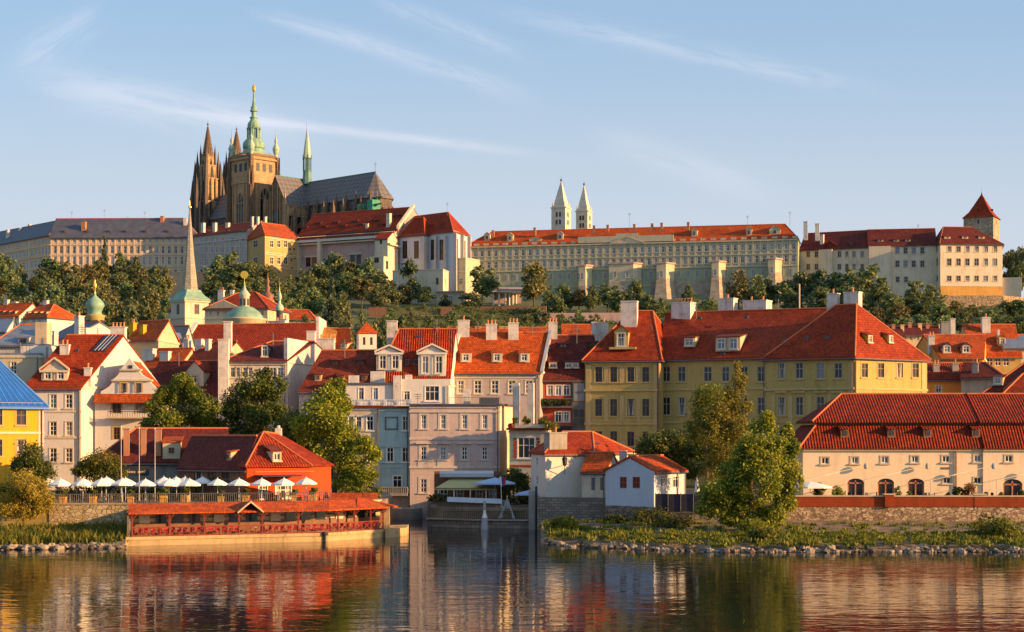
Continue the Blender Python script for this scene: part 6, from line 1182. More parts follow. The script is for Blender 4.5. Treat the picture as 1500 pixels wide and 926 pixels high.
b = MB(); f.strip(b, 55, ZP(411, 620) - 55, .35, 0, L * .57, L); b.build('rampart', 'rampart', h.root); h.done()
# twin pale church towers
for i, (x, top, eave, foot, hw, Y, lb) in enumerate(((822, 263, 305, 350, 14.5, 690, 'taller pale church tower with steep stone spire behind the green palace'), (855.5, 269, 310, 350, 12, 702, 'shorter pale church tower with steep stone spire behind the green palace'))):
    k = Y / F; c0 = Vector((*XY(x, Y), 64)); t = thing('church_steeple', lb, 'church tower', c0); a_ = rad(-24); s_ = hw * 2 * k / (math.cos(a_) + abs(math.sin(a_))); U, V = Vector((math.cos(a_), math.sin(a_), 0)), Vector((-math.sin(a_), math.cos(a_), 0)); zt = ZP(eave, Y)
    cs = [c0 - U * s_ / 2 - V * s_ / 2, c0 + U * s_ / 2 - V * s_ / 2, c0 + U * s_ / 2 + V * s_ / 2, c0 - U * s_ / 2 + V * s_ / 2]; fs = [Fac(cs[q], cs[(q + 1) % 4], 64, zt) for q in range(4)]; w = MB()
    for fc in fs:
        for z in (zt - 2.9, zt - 6): [fc.win(fc.L * q, z, .9, 1.9, 'dark', 'dark', m=True) for q in (.38, .62)]
        fc.wall(w, depth=.5); fc.strip(w, zt - .3, .4, .3, ends=.3)
    w.build('wall', 'george_stone', t); [fc.put(t) for fc in fs]; b = MB(); sq_lathe(b, (c0.x, c0.y, 0), a_, [(s_ * .46, zt), (s_ * .40, zt + .8), (.06, ZP(top + 2, Y))]); b.build('spire', 'george_stone', t)
    for q in range(4): p = c0 + (cs[q] - c0) * .82; b = MB(); b.lathe((p.x, p.y, zt), [(.5, 0), (.5, .8), (.05, 2.6)], 6); b.build('pinnacle', 'george_stone', t)
    b = MB(); b.lathe((c0.x, c0.y, ZP(top + 3, Y)), [(.08, 0), (.4, .3), (.4, .8), (.06, 1.1), (.04, 2.0)], 8); b.build('finial', 'iron', t)
# the range at the right end and the black tower
LB = dict(cat='palace', wall='lobkowicz', roof='tile_maroon', trim='cream_light')
h = House('grey_palace_wing', 'cream castle wing with dark red roof joining the green palace', 'palace', (1171, 624), (1273, 613), 366, 56, zr=87.1, depth=16, **{k: v for k, v in LB.items() if k != 'cat'})
h.front.row((1184, 1196, 1212, 1229.5, 1240.5, 1251, 1263), 372.5, 5, 8.5, 'lobk'); h.front.row((1184, 1196, 1212, 1229.5, 1240.5, 1251, 1263), 391, 5, 8.5, 'lobk'); h.front.row((1184, 1212, 1240), 408, 5, 7, 'lobk'); h.band(401, .4, 1.2, 0, 1230); h.front.strip(h.tmb, 56, h.z1 - 56.5, 1.6, 0, 7.6, 12.5); h.chimney(1203.5, 358, 5, 14, d=1.4); h.dormer(1216, 362, 18, 2.5, 'gable', wm='tile_maroon', win=(.2, .3), st='dark'); h.dormer(1247, 358, 7, 2, 'shed', wm='iron', rm='tile_maroon', st='dark'); h.done()
h = House('cream_palace_wing', 'cream castle wing with red roof and small hooded dormers beside the corner block', 'palace', (1272, 612), (1372, 608), 359.5, 56, zr=87.1, depth=16, wall='lobkowicz', roof='tile_maroon', trim='cream_light')
for y in (367, 386.5): h.front.row((1280, 1289, 1298, 1314.5, 1326.5, 1338.5, 1351), y, 6, 9.5, 'lobk')
h.front.row((1315, 1327), 409.5, 5.5, 8, 'lobk'); h.front.strip(h.tmb, 56, h.z1 - 56.5, 1.3, 0, .2, 7.8); [h.dormer(x, 354, 8, 3, 'shed', wm='cream', rm='tile_maroon', win=(.4, .5), st='dark') for x in (1290, 1313, 1330)]; h.done()
h = House('corner_block', 'sunlit pale yellow corner block with ochre base at the end of the castle', 'palace', (1377.5, 602), (1468.5, 605), 356, 58, zr=87.1, depth=18, br=(1466, 622), bl=(1362, 620), wall='lobkowicz', roof='tile_maroon', hl=3, hr=11, trim='cream_light')
for y, hh in ((365, 8.5), (384, 10.5), (408, 8)): h.front.row((1390.5, 1404, 1417, 1430.5, 1444, 1457.5), y, 6.5, hh, 'lobk'); h.fac[3].row((1366.5, 1372.5), y, 3, hh, 'lobk')
h.front.row((1391.5, 1419, 1433, 1446, 1460), 427, 4, 4.5, 'dark', 'dark'); b = MB(); h.front.strip(b, 57, ZP(418.5, 603) - 57, .12); b.build('plinth', 'lobkowicz_base', h.root); h.band(418.5, .25, .2); [h.dormer(x, 350, 9, 3.5, 'shed', wm='cream', rm='tile_maroon', win=(.4, .5), st='dark') for x in (1388, 1414, 1438)]; h.done()
c0 = Vector((*XY(1438, 648), 60)); k = 648 / F; t = thing('keep_tower', 'square stone keep with tall red pyramid roof at the castle end', 'tower', c0); a_ = rad(-28); s_ = 58 * k / (math.cos(a_) + abs(math.sin(a_))); U, V = Vector((math.cos(a_), math.sin(a_), 0)), Vector((-math.sin(a_), math.cos(a_), 0)); zt = ZP(320, 648)
cs = [c0 - U * s_ / 2 - V * s_ / 2, c0 + U * s_ / 2 - V * s_ / 2, c0 + U * s_ / 2 + V * s_ / 2, c0 - U * s_ / 2 + V * s_ / 2]; fs = [Fac(cs[q], cs[(q + 1) % 4], 60, zt) for q in range(4)]; w = MB(); [(fc.win(fc.L * .5, zt - 1.8, .7, 1.6, 'dark', 'dark', m=True), fc.wall(w)) for fc in fs]
w.build('wall', 'tower_stone', t); [fc.put(t) for fc in fs]; b = MB(); sq_lathe(b, (c0.x, c0.y, 0), a_, [(s_ / 2 + .5, zt - .3), (s_ * .36, zt + 2.0), (s_ * .20, zt + 5.2), (.05, ZP(284, 648))]); b.build('roof', 'tile_red', t); b = MB(); b.lathe((c0.x, c0.y, ZP(285, 648)), [(.08, 0), (.3, .3), (.05, .8), (.03, 2.4)], 6); b.build('finial', 'iron', t)
for j, rr in ((0, .3), (1, .3)): fc = fs[j]; p = fc.pt(fc.L / 2, zt + 2.6, -s_ * .17); b = MB(); b.box(p, (.7, 1.2, .7), 0, fc.ang); b.build('dormer', 'tile_maroon', t)
wall_thing('castle_wall', 'low pale wall beside the sunlit corner block at the castle end', [(1468, 606), (1496, 604)], 58, ZP(406, 604), 'lobkowicz', th=1)
wall_thing('rampart_wall', 'weathered pinkish rampart below the corner block', [(1374, 588), (1470, 588), (1500, 596)], 52, ZP(433, 588), 'rubble', th=2)
wall_thing('garden_wall', 'long reddish garden terrace wall on the hillside', [(540, 566), (700, 563), (800, 560)], 50, ZP(449, 563), 'old_brick', th=1)
wall_thing('slope_wall', 'pinkish retaining wall on the slope below the palace bastions', [(790, 540), (915, 538)], 48, ZP(458, 538), 'palace_pink', th=1)
wall_thing('lower_garden_wall', 'low brown terrace wall between the garden hedges', [(560, 545), (690, 543)], 46, ZP(462, 544), 'rampart', th=1)

# ------------------------------------------------------------------ the cathedral
K = thing('cathedral', 'dark gothic cathedral with green crowned tower and steep patterned roofs', 'cathedral', Vector((-110, 790, 64)))
O = Vector(((552 - CX) * 740 / F, 740, 0)); EW = Vector((-.731, .682, 0)); SO = Vector((-.682, -.731, 0)); G = 60.0
def CW(t, d, z): return O + EW * t + SO * d + Vector((0, 0, z))
def blk(b, t0, t1, d0, d1, z0, z1, m=0): b.para(CW(t0, d0, z0), EW * (t1 - t0), SO * (d1 - d0), (0, 0, z1 - z0), m)
def pinn(b, t, d, z0, zs, z1, w, m=0):    # square shaft and spirelet with crockets
    p = CW(t, d, 0); b.box((p.x, p.y, z0), (w, w, zs - z0), m, math.atan2(EW.y, EW.x)); sq_lathe(b, (p.x, p.y, 0), math.atan2(EW.y, EW.x), [(w * .68, zs - .1), (w * .60, zs + .35), (.03, z1)], m)
ZR_, ZE_ = 127.0, 115.0
b = MB(); blk(b, -1, 112, -7.2, 7.2, G, ZE_); blk(b, -2, 50, 7.2, 15, G, 100); blk(b, 75, 112, 7.2, 14, G, 96)
ap_ = [CW(-1, 7.2, 0), CW(-6, 3.4, 0), CW(-6, -3.4, 0), CW(-1, -7.2, 0)]
for p, q in zip(ap_, ap_[1:]): b.face([p + Vector((0, 0, G)), q + Vector((0, 0, G)), q + Vector((0, 0, ZE_)), p + Vector((0, 0, ZE_))])
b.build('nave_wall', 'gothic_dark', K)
b = MB(); up = lambda p, z: Vector((p.x, p.y, z)); e = 7.9
b.prism([CW(1, e, ZE_), CW(112, e, ZE_), CW(112, 0, ZR_), CW(1, 0, ZR_)], (0, 0, -.3)); b.prism([CW(1, -e, ZE_), CW(112, -e, ZE_), CW(112, 0, ZR_), CW(1, 0, ZR_)], (0, 0, -.3))
tip = CW(1, 0, ZR_); ring = [CW(1, e, ZE_), CW(-1.5, e, ZE_), CW(-6.8, 3.7, ZE_), CW(-6.8, -3.7, ZE_), CW(-1.5, -e, ZE_), CW(1, -e, ZE_)]
for p, q in zip(ring, ring[1:]): b.prism([p, q, tip], (0, 0, -.3))
b.bar(CW(0.5, 0, ZR_), CW(112, 0, ZR_), .22, m=1); b.bar(tip, tip + Vector((0, 0, 4.5)), .09, m=1); b.bar(tip + Vector((-.7, 0, 3.4)), tip + Vector((.7, 0, 3.4)), .08, m=1); b.build('nave_roof', ['slate_tiles', 'copper_dark'], K)
for i in range(6):      # tall clerestory windows and the buttresses between them
    t = 4 + i * 6.4; b = MB(); b.para(CW(t + 1, 7.25, 102.5), EW * 4.2, SO * .15, (0, 0, 9.5), 1); b.prism([CW(t + 1, 7.4, 112), CW(t + 5.2, 7.4, 112), CW(t + 3.1, 7.4, 114.2)], SO * -.15, 1); [b.para(CW(t + 1 + q * 1.05, 7.3, 102.5), EW * .2, SO * .2, (0, 0, 10.5), 0) for q in range(5)]; b.build('clerestory_window', ['gothic', 'glass'], K)
for i in range(8):
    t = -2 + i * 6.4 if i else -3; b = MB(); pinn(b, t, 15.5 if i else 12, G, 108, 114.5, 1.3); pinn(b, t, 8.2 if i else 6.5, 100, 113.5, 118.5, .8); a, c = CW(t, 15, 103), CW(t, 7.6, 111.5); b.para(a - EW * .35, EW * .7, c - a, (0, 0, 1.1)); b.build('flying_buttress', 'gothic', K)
for i in range(5): t, d = ((-9, 9), (-12.5, 4), (-13, -3), (-11, -8), (-5, 12))[i]; b = MB(); pinn(b, t, d, G, 104, 111, 1.3); c = CW(-5.5, d * .5, 111); a = CW(t, d, 102); b.para(a - SO * .3, SO * .6, c - a, (0, 0, 1.0)); b.build('apse_buttress', 'gothic', K)
# transept
zr, ze = 128.5, 115.2; b = MB(); blk(b, 40.8, 55.2, 7.2, 17, G, ze); b.face([CW(40.8, 17, ze), CW(55.2, 17, ze), CW(48, 17, zr - .4)]); b.build('transept_wall', 'gothic', K)  # darker stone here puts the south gable's shade into the colour
b = MB(); b.prism([CW(40.3, 17.4, ze), CW(40.3, 0, ze), CW(48, 0, zr), CW(48, 17.4, zr)], (0, 0, -.3)); b.prism([CW(55.7, 17.4, ze), CW(55.7, 0, ze), CW(48, 0, zr), CW(48, 17.4, zr)], (0, 0, -.3)); b.bar(CW(48, 17.4, zr), CW(48, 0, zr), .2, m=1); b.build('transept_roof', ['slate_tiles', 'copper_dark'], K)
b = MB()
for d in (8.4, 16.8): pinn(b, 39.9, d, G, 111, 115.5, .9)
for d in (9, 13.2): b.para(CW(40.75, d - .2, 99), -EW * .12, SO * 3, (0, 0, 11), 1)
b.para(CW(40.75, 7.4, G), -EW * .06, SO * 9.7, (0, 0, ze - G))  # thin paler skin: sunlight on the east wall painted in as lighter stone
for z in (100, 105, 110, 114.3): b.para(CW(40.8, 7.4, z), -EW * .6, SO * 9.6, (0, 0, .5))
for t in (41, 55): pinn(b, t, 17.4, G, 115, 121, 1.1)
for t in (42.5, 44.5, 46.2, 49.8, 51.5, 53.5): b.para(CW(t - .2, 17.0, G), EW * .4, SO * .5, (0, 0, ze - G + (7.2 - abs(t - 48)) * 1.75))
for z, w in ((88, 3.4), (104, 2.4)): b.para(CW(48 - w, 17.05, z), EW * w * 2, SO * .2, (0, 0, 9), 1)
b.build('transept_tracery_and_lit_skin', ['gothic_pale', 'glass'], K)
# great south tower
T0, D0, TW = 66.0, 15.0, 15.0; ZT = 138.0
b = MB(); blk(b, T0 - TW / 2, T0 + TW / 2, D0 - TW / 2, D0 + TW / 2, G, ZT); 
for z, o_ in ((84, .5), (100, .5), (126, .4), (136.6, .8)): blk(b, T0 - TW / 2 - o_, T0 + TW / 2 + o_, D0 - TW / 2 - o_, D0 + TW / 2 + o_, z, z + .9)
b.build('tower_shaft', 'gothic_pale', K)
b = MB()
for st in (-1, 1):
    for sd_ in (-1, 1):
        t, d = T0 + st * TW / 2, D0 + sd_ * TW / 2
        for w, z in ((4.0, 92), (3.2, 110), (2.4, 125), (1.7, ZT + .6)): blk(b, t - w / 2, t + w / 2, d - w / 2, d + w / 2, G, z)
        for s1, s2, z in ((1.9, 0, 96), (0, 1.9, 96), (1.5, 0, 114), (0, 1.5, 114), (1.1, 0, 128), (0, 1.1, 128)): pinn(b, t + st * s1, d + sd_ * s2, z - 14, z, z + 6, 1.0)
b.build('tower_buttresses', 'gothic', K)
def gothic_window(nm, face, w, z0, z1, c, mats=('gothic_pale', 'glass')):
    # face: (t, d, along axis, outward axis)
    (t, d), ax, ou = face[0], face[1], face[2]; b = MB(); p = O + EW * t + SO * d; at = lambda x, z, o_=.0: p + ax * x + ou * o_ + Vector((0, 0, z))
    zs = z1 - w * .9; n = 8; out = [(-w / 2, z0), (w / 2, z0)] + [(w / 2 * math.cos(math.pi * i / n), zs + (z1 - zs) * math.sin(math.pi * i / n)) for i in range(n + 1)]
    b.prism([at(x, z, .10) for x, z in out], -ou * .2, 1)
    for i in range(c + 1): x = -w / 2 + w * i / c; b.para(at(x - .14, z0, .05), ax * .28, ou * .35, (0, 0, zs - z0 + (z1 - zs) * math.sin(math.acos(max(-1, min(1, x / (w / 2))))) ))
    b.para(at(-w / 2, zs - .2, .05), ax * w, ou * .3, (0, 0, .35)); b.lathe(at(0, zs + w * .18, .2), [(w * .2, 0), (w * .2, .3)], 10)
    for (xa, za), (xb, zb) in zip(out[2:], out[3:]): b.bar(at(xa, za, .1), at(xb, zb, .1), .3)
    b.prism([at(-w * .62, z1 - 1.2, .0), at(w * .62, z1 - 1.2, .0), at(0, z1 + w * .55, .0)], ou * .25, 0) if 0 else None
    b.build(nm, list(mats), K)
sF = ((T0, D0 + TW / 2), -EW, SO); eF = ((T0 - TW / 2, D0), SO, -EW)
gothic_window('belfry_window', sF, 5.2, 101.5, 122, 3); gothic_window('belfry_window', eF, 5.2, 103, 124, 3); gothic_window('porch_arch', sF, 7.5, 66, 82, 2); gothic_window('porch_arch', sF, 4.2, 86, 98.5, 2); gothic_window('belfry_window', eF, 4, 86, 98, 2)
for fc in (sF, eF):
    for q in (-3.6, 0, 3.6):
        b = MB(); p = O + EW * fc[0][0] + SO * fc[0][1]; b.para(p + fc[1] * (q - .9) + Vector((0, 0, 131.5)), fc[1] * 1.8, fc[2] * .12, (0, 0, 3.6)); b.build('gallery_opening', 'iron', K)
    b = MB(); p = O + EW * fc[0][0] + SO * fc[0][1]
    for q in (-5.2, -3.1, 3.1, 5.2): b.para(p + fc[1] * (q - .2) + Vector((0, 0, 86)), fc[1] * .4, fc[2] * .45, (0, 0, 40))
    for i in range(22): b.para(p + fc[1] * (-6.6 + i * .62) + Vector((0, 0, ZT)), fc[1] * .22, fc[2] * .3, (0, 0, 1.3))
    b.para(p + fc[1] * -6.7 + Vector((0, 0, ZT + 1.2)), fc[1] * 13.4, fc[2] * .4, (0, 0, .25)); b.build('tower_tracery', 'gothic_pale', K)
tc_ = CW(T0, D0, 0); zz = lambda q: EYE + (CY - (110 + q / 7.47)) * .3096
b = MB(); b.lathe((tc_.x, tc_.y, 0), [(r, zz(y)) for r, y in ((6.2, 900), (5.6, 885), (5.0, 860), (4.5, 835), (4.4, 815), (5.0, 800), (5.1, 775), (4.9, 745), (4.0, 718), (3.2, 700))], 16, rot=.2); sq_lathe(b, (tc_.x, tc_.y, 0), math.atan2(EW.y, EW.x), [(7.6, 138.4), (6.2, 139.3), (5.0, 140.6)]); b.build('tower_dome', 'copper', K)
b = MB(); b.lathe((tc_.x, tc_.y, 0), [(2.5, zz(705)), (2.5, zz(600)), (3.3, zz(595)), (3.3, zz(580)), (2.8, zz(575))], 10); 
for a in range(8): q = a * math.pi / 4; b.bar((tc_.x + 2.9 * math.cos(q), tc_.y + 2.9 * math.sin(q), zz(702)), (tc_.x + 2.9 * math.cos(q), tc_.y + 2.9 * math.sin(q), zz(594)), .28, m=1)
b.build('lantern', ['copper_dark', 'copper_pale'], K)
b = MB(); b.lathe((tc_.x, tc_.y, 0), [(r, zz(y)) for r, y in ((2.8, 577), (2.9, 550), (2.6, 525), (1.9, 505), (1.55, 490), (1.55, 478), (1.9, 472), (1.9, 464), (1.1, 458), (1.1, 405), (1.75, 398), (1.75, 388), (1.3, 380), (1.35, 350), (.95, 342), (.5, 270), (.3, 190))], 12); b.build('tower_spire', 'copper', K)
b = MB(); b.lathe((tc_.x, tc_.y, 0), [(.2, zz(190)), (.75, zz(170)), (.95, zz(140)), (.6, zz(118)), (.1, zz(100))], 10); b.build('gilded_finial', 'gold', K)
for st, sd_ in ((-1, 1), (-1, -1), (1, 1), (1, -1)):
    p = CW(T0 + st * TW * .47, D0 + sd_ * TW * .47, 0); b = MB(); b.lathe((p.x, p.y, 0), [(.9, 138), (.9, 140), (1.3, 141), (1.6, 142.6), (1.0, 144), (.5, 145), (.75, 146.2), (.2, 148), (.05, 151.5)], 10); b.build('corner_turret', 'copper_pale', K)
# slim spire over the crossing
fc_ = CW(46.5, 0, 0); b = MB(); b.lathe((fc_.x, fc_.y, 0), [(2.3, 126), (2.1, 129), (1.9, ZP(252, 772)), (2.1, ZP(250, 772))], 8)
for a in range(8): q = (a + .5) * math.pi / 4; b.bar((fc_.x + 1.8 * math.cos(q), fc_.y + 1.8 * math.sin(q), ZP(252, 772)), (fc_.x + 1.8 * math.cos(q), fc_.y + 1.8 * math.sin(q), ZP(231, 772)), .25); b.bar((fc_.x + 2 * math.cos(q), fc_.y + 2 * math.sin(q), ZP(234, 772)), (fc_.x + 2 * math.cos(q), fc_.y + 2 * math.sin(q), ZP(226, 772)), .2, .02)
b.lathe((fc_.x, fc_.y, 0), [(1.1, ZP(252, 772)), (1.1, ZP(231, 772))], 8); b.build('crossing_lantern', 'copper_dark', K); b = MB(); b.lathe((fc_.x, fc_.y, 0), [(1.95, ZP(232, 772)), (1.5, ZP(218, 772)), (.25, ZP(190, 772)), (.08, ZP(175, 772))], 8); b.build('crossing_spire', 'copper_pale', K)
# two western towers
def west_tower(px, Y, top, nm):
    k = Y / F; c = Vector((*XY(px, Y), 0)); a_ = math.atan2(EW.y, EW.x); b = MB(); bs = lambda w, z0, z1, m=0: b.box((c.x, c.y, z0), (w, w, z1 - z0), m, a_)
    zs = [ZP(y, Y) for y in (342, 296, 262, 243, 227)]; bs(9.4, G, zs[1]); bs(7.6, zs[1], zs[2]); bs(6.4, zs[2], zs[3]); bs(4.6, zs[3], zs[4])
    for w, z in ((9.9, zs[1] - .6), (8.2, zs[2] - .5), (6.9, zs[3] - .4)): bs(w, z, z + .6)
    sp = MB(); sp.lathe((c.x, c.y, 0), [(2.7, zs[4] - 1), (2.2, zs[4] + 2), (.18, ZP(top + 3, Y))], 8, rot=a_)
    for i in range(14):
        f_ = i / 14; z = zs[4] + (ZP(top + 4, Y) - zs[4]) * f_; r = 2.45 * (1 - f_) + .15
        for q in range(8): t = a_ + q * math.pi / 4; x, y = c.x + r * math.cos(t), c.y + r * math.sin(t); sp.box((x, y, z), (.34, .34, .5), 0, t)
    sp.lathe((c.x, c.y, ZP(top + 3, Y)), [(.15, 0), (.6, .5), (.15, 1.0), (.04, 2.2)], 6); sp.build(nm + '_spire', 'gothic', K)
    u, v = Vector((math.cos(a_), math.sin(a_), 0)), Vector((-math.sin(a_), math.cos(a_), 0)); pm = MB()
    def pn(x, y, z0, z1, z2, w): p = c + u * x + v * y; pm.box((p.x, p.y, z0), (w, w, z1 - z0), 0, a_); pm.lathe((p.x, p.y, 0), [(w * .62, z1 - .1), (.03, z2)], 4, 0, a_)
    for sx_ in (-1, 1):
        for sy_ in (-1, 1):
            pn(sx_ * 5.2, sy_ * 5.2, G, zs[1] + 2, zs[1] + 11, 1.7); pn(sx_ * 4.3, sy_ * 4.3, zs[1], zs[2] + 1, zs[2] + 9, 1.5); pn(sx_ * 3.5, sy_ * 3.5, zs[2], zs[3] + 1, zs[3] + 7, 1.1); pn(sx_ * 2.4, sy_ * 2.4, zs[3], zs[4] + .6, zs[4] + 5, .8)
        for o_ in (-1, 1): pn(sx_ * 5.0, o_ * 1.7, G, zs[1] - 3, zs[1] + 4, .9); pn(o_ * 1.7, sx_ * 5.0, G, zs[1] - 3, zs[1] + 4, .9); pn(sx_ * 4.0, o_ * 1.3, zs[1], zs[2] - 2, zs[2] + 4, .7); pn(o_ * 1.3, sx_ * 4.0, zs[1], zs[2] - 2, zs[2] + 4, .7); pn(sx_ * 2.9, 0, zs[2], zs[3] - 1, zs[3] + 4, .8); pn(0, sx_ * 2.9, zs[2], zs[3] - 1, zs[3] + 4, .8)
    b.build(nm, 'gothic_pale', K); pm.build(nm + '_pinnacles', 'gothic_dark', K); wb = MB()
    for ax, ou in ((u, v), (u, -v), (v, u), (v, -u)):
        for x in (-2, 2): wb.para(c + ax * (x - .55) + ou * 4.7 + Vector((0, 0, zs[0] + 8)), ax * 1.1, ou * .06, (0, 0, 8)); wb.para(c + ax * (x * .8 - .45) + ou * 3.8 + Vector((0, 0, zs[1] + 1)), ax * .9, ou * .06, (0, 0, 8.5))
        wb.para(c + ax * -.6 + ou * 3.2 + Vector((0, 0, zs[2] + .8)), ax * 1.2, ou * .06, (0, 0, 4.2))
    wb.build('tower_window', 'glass', K)
west_tower(304.5, 815, 181, 'west_tower'); west_tower(346.5, 830, 188, 'rear_tower')
b = MB(); p = P(288, 340, 808); b.box((p.x, p.y, G), (1.6, 1.6, ZP(290, 808) - G), 0, .7); b.lathe((p.x, p.y, 0), [(1.1, ZP(290, 808)), (.05, ZP(254, 808))], 4, 0, .7); b.build('stair_turret', 'gothic_dark', K)
# scaffolding and nets round the choir
for t_, d_ in [(112 - i * 6.3, 14.2) for i in range(6)] + [(74, 15), (57.5, 18.5), (38.5, 15.5)]: b = MB(); pinn(b, t_, d_, G, 101 + (t_ % 3), 109 + (t_ % 3), 1.2); b.build('buttress', 'gothic', K)
t = thing('scaffold', 'steel scaffolding with green netting round the cathedral choir', 'scaffold', CW(-6, 12, 95)); b = MB()
for t0, t1, d0, d1, z0, z1 in ((-3.5, -1.2, 9.0, 12.5, 96, 111.5), (-9.8, -6.5, 7, 11.5, 94, 113)): b.para(CW(t0, d0, z0), EW * (t1 - t0), SO * (d1 - d0), (0, 0, z1 - z0))
b.build('netting', 'net_green', t); b = MB()
for i in range(3):
    for j in range(2): b.bar(CW(-9 - i * 2.4, 8 + j * 2.5, 92), CW(-9 - i * 2.4, 8 + j * 2.5, 111 + (6 if i == 0 else 0) - i * 2), .12)
for z in range(96, 115, 3): b.bar(CW(-8, 8, z), CW(-14.5, 8, z), .1); b.bar(CW(-8, 10.5, z), CW(-14.5, 10.5, z), .1); b.para(CW(-9, 8, z), EW * -4.8, SO * 2.5, (0, 0, .12))
b.build('tubes', 'scaffold', t)
# ------------------------------------------------------------------ trees of the hillside
HV = {}
def hill_variant(kind, k):
    if (kind, k) in HV: return HV[(kind, k)]
    s_ = 100 + k * 7 + len(kind)
    if kind == 'conifer': lobes = [(0, 0, (.1 + .85 * i / 9) * 1.6, .46 * (1 - i / 10) + .03, .46 * (1 - i / 10) + .03, .10) for i in range(10)]; n, sz = 1500, .06
    elif kind == 'column': lobes = rand_lobes(s_, 14, .5, .75, .83, .16, .25, taper=.3); n, sz = 1900, .055
    else: lobes = rand_lobes(s_, 19, .52, .66, .94, .13, .24, taper=.15); n, sz = 2200, .052
    HV[(kind, k)] = {'lobes': lobes}
    for mt in ('leaf_hill', 'leaf_hill_warm', 'leaf_conifer'): HV[(kind, k)][mt] = leaf_mesh('crown', lobes, n, sz, mt, s_)
    b = MB(); b.bar((0, 0, -.12), (0, 0, 1.0), .03, .012); g = random.Random(s_)
    for l in lobes[:6]: b.bar((0, 0, g.uniform(.3, .8)), (l[0] * .9, l[1] * .9, l[2]), .011, .004, 4)
    HV[(kind, k)]['trunk'] = b.mesh('trunk', ['trunk']); return HV[(kind, k)]
tn = 0
def hill_tree(px, top, Y, w, kind='broad', mt='leaf_hill', label=None, group=None):
    global tn; tn += 1
    x, y = XY(px, Y); z = terr(x, y) - .4; h = max(3, ZP(top, Y) - z); v = hill_variant(kind, tn % 5); wm = w * Y / F
    t = thing('conifer_tree' if kind == 'conifer' else 'broadleaf_tree', label, 'tree', (x, y, z), group)
    c = link('crown', v[mt], t, (0, 0, 0), R.uniform(0, 6.3)); c.scale = (wm * R.uniform(.95, 1.1), wm * R.uniform(.95, 1.1), h / 1.6)
    c = link('trunk', v['trunk'], t, (0, 0, 0), R.uniform(0, 6.3)); c.scale = (wm, wm, h / 1.6)
W_, C_ = 'leaf_hill_warm', 'leaf_conifer'
def grove(lb, gp, rows):
    for r in rows: hill_tree(*r, label=lb, group=gp)
grove('dark broadleaf tree in the wood below the long slate roofed castle wing', 'wood below the slate roofed wing', [
    (-8, 362, 640, 34), (12, 374, 625, 34), (30, 383, 640, 26), (2, 402, 600, 40), (26, 412, 590, 34), (76, 374, 640, 46), (60, 392, 610, 34), (100, 380, 630, 44, 'broad', W_), (124, 380, 620, 42, 'broad', W_), (104, 402, 590, 40), (146, 378, 625, 40, 'broad', W_), (178, 368, 640, 38), (196, 372, 640, 34), (174, 392, 600, 40), (204, 388, 605, 42), (226, 386, 615, 36), (242, 390, 615, 26, 'broad', W_), (232, 404, 590, 40), (140, 404, 585, 44, 'broad', W_), (70, 406, 585, 40), (186, 410, 575, 40), (212, 412, 570, 34), (20, 428, 530, 40), (52, 424, 520, 36), (82, 418, 520, 40), (110, 424, 500, 38), (134, 430, 480, 40), (168, 424, 500, 42, 'broad', W_), (196, 428, 490, 42), (224, 424, 500, 40, 'broad', W_), (246, 430, 490, 34), (40, 434, 470, 34), (74, 436, 450, 36), (104, 442, 440, 36), (158, 440, 440, 40), (186, 442, 440, 38), (214, 440, 445, 40), (240, 446, 440, 30), (92, 432, 480, 34), (6, 436, 480, 34)])
hill_tree(153, 346, 635, 20, 'conifer', C_, label='pointed dark conifer rising before the peach castle wing', group=None)
grove('dark broadleaf tree below the grey link wing and the yellow castle block', 'trees below the yellow castle block', [(318, 372, 630, 40), (340, 364, 640, 48), (366, 374, 625, 48), (388, 388, 610, 40), (350, 396, 590, 44), (378, 404, 570, 44), (312, 398, 590, 38), (408, 404, 580, 36), (402, 424, 520, 36), (330, 412, 560, 40)])
grove('broadleaf tree in the thick wood below the great hall', 'wood below the great hall', [(424, 402, 590, 30), (446, 392, 610, 40), (468, 380, 620, 46), (492, 370, 630, 44), (514, 380, 620, 40), (538, 376, 620, 40), (560, 398, 600, 36), (478, 400, 585, 44), (506, 398, 585, 42), (530, 404, 580, 40, 'broad', W_), (552, 414, 570, 36), (440, 412, 560, 38), (420, 424, 530, 34), (458, 420, 540, 40), (498, 424, 535, 40), (574, 410, 580, 26)])
for r in [(486, 410, 470, 40, 'conifer', C_, 'tall dark spruce in front of the wood below the great hall'), (600, 374, 600, 34, 'column', C_, 'tall dark columnar tree before the cream terrace block'), (592, 416, 585, 30, 'broad', C_, 'dark drooping tree beside the tall columnar tree'), (622, 418, 585, 34, 'broad', C_, 'dark drooping tree near the low garden building'), (652, 430, 580, 18, 'broad', C_, 'small round dark tree before the garden building'),
          (706, 386, 592, 52, 'broad', 'leaf_hill', 'big round green tree before the left end of the green palace'), (690, 424, 575, 44, 'broad', C_, 'dark spreading tree at the foot of the big round tree'), (782, 384, 585, 50, 'broad', W_, 'tall loose warm green tree beside the white portico'), (780, 440, 545, 40, 'column', 'leaf_hill', 'leafy tree on the terrace below the tall loose tree'), (1082, 394, 575, 42, 'broad', W_, 'airy golden tree in front of the right bastions'), (1276, 384, 560, 66, 'broad', 'leaf_hill', 'broad dark tree before the cream castle wings')]: hill_tree(*r[:6], label=r[6])
grove('green tree in the row below the bastions of the green palace', 'tree row below the green palace', [(806, 420, 570, 30), (826, 416, 575, 36), (848, 422, 575, 34, 'broad', W_), (868, 418, 570, 26), (890, 414, 575, 46), (908, 420, 560, 34), (932, 410, 560, 32), (946, 430, 545, 30), (1010, 416, 565, 28), (966, 434, 540, 30), (1040, 432, 550, 34), (1000, 440, 530, 30), (818, 432, 550, 36)])
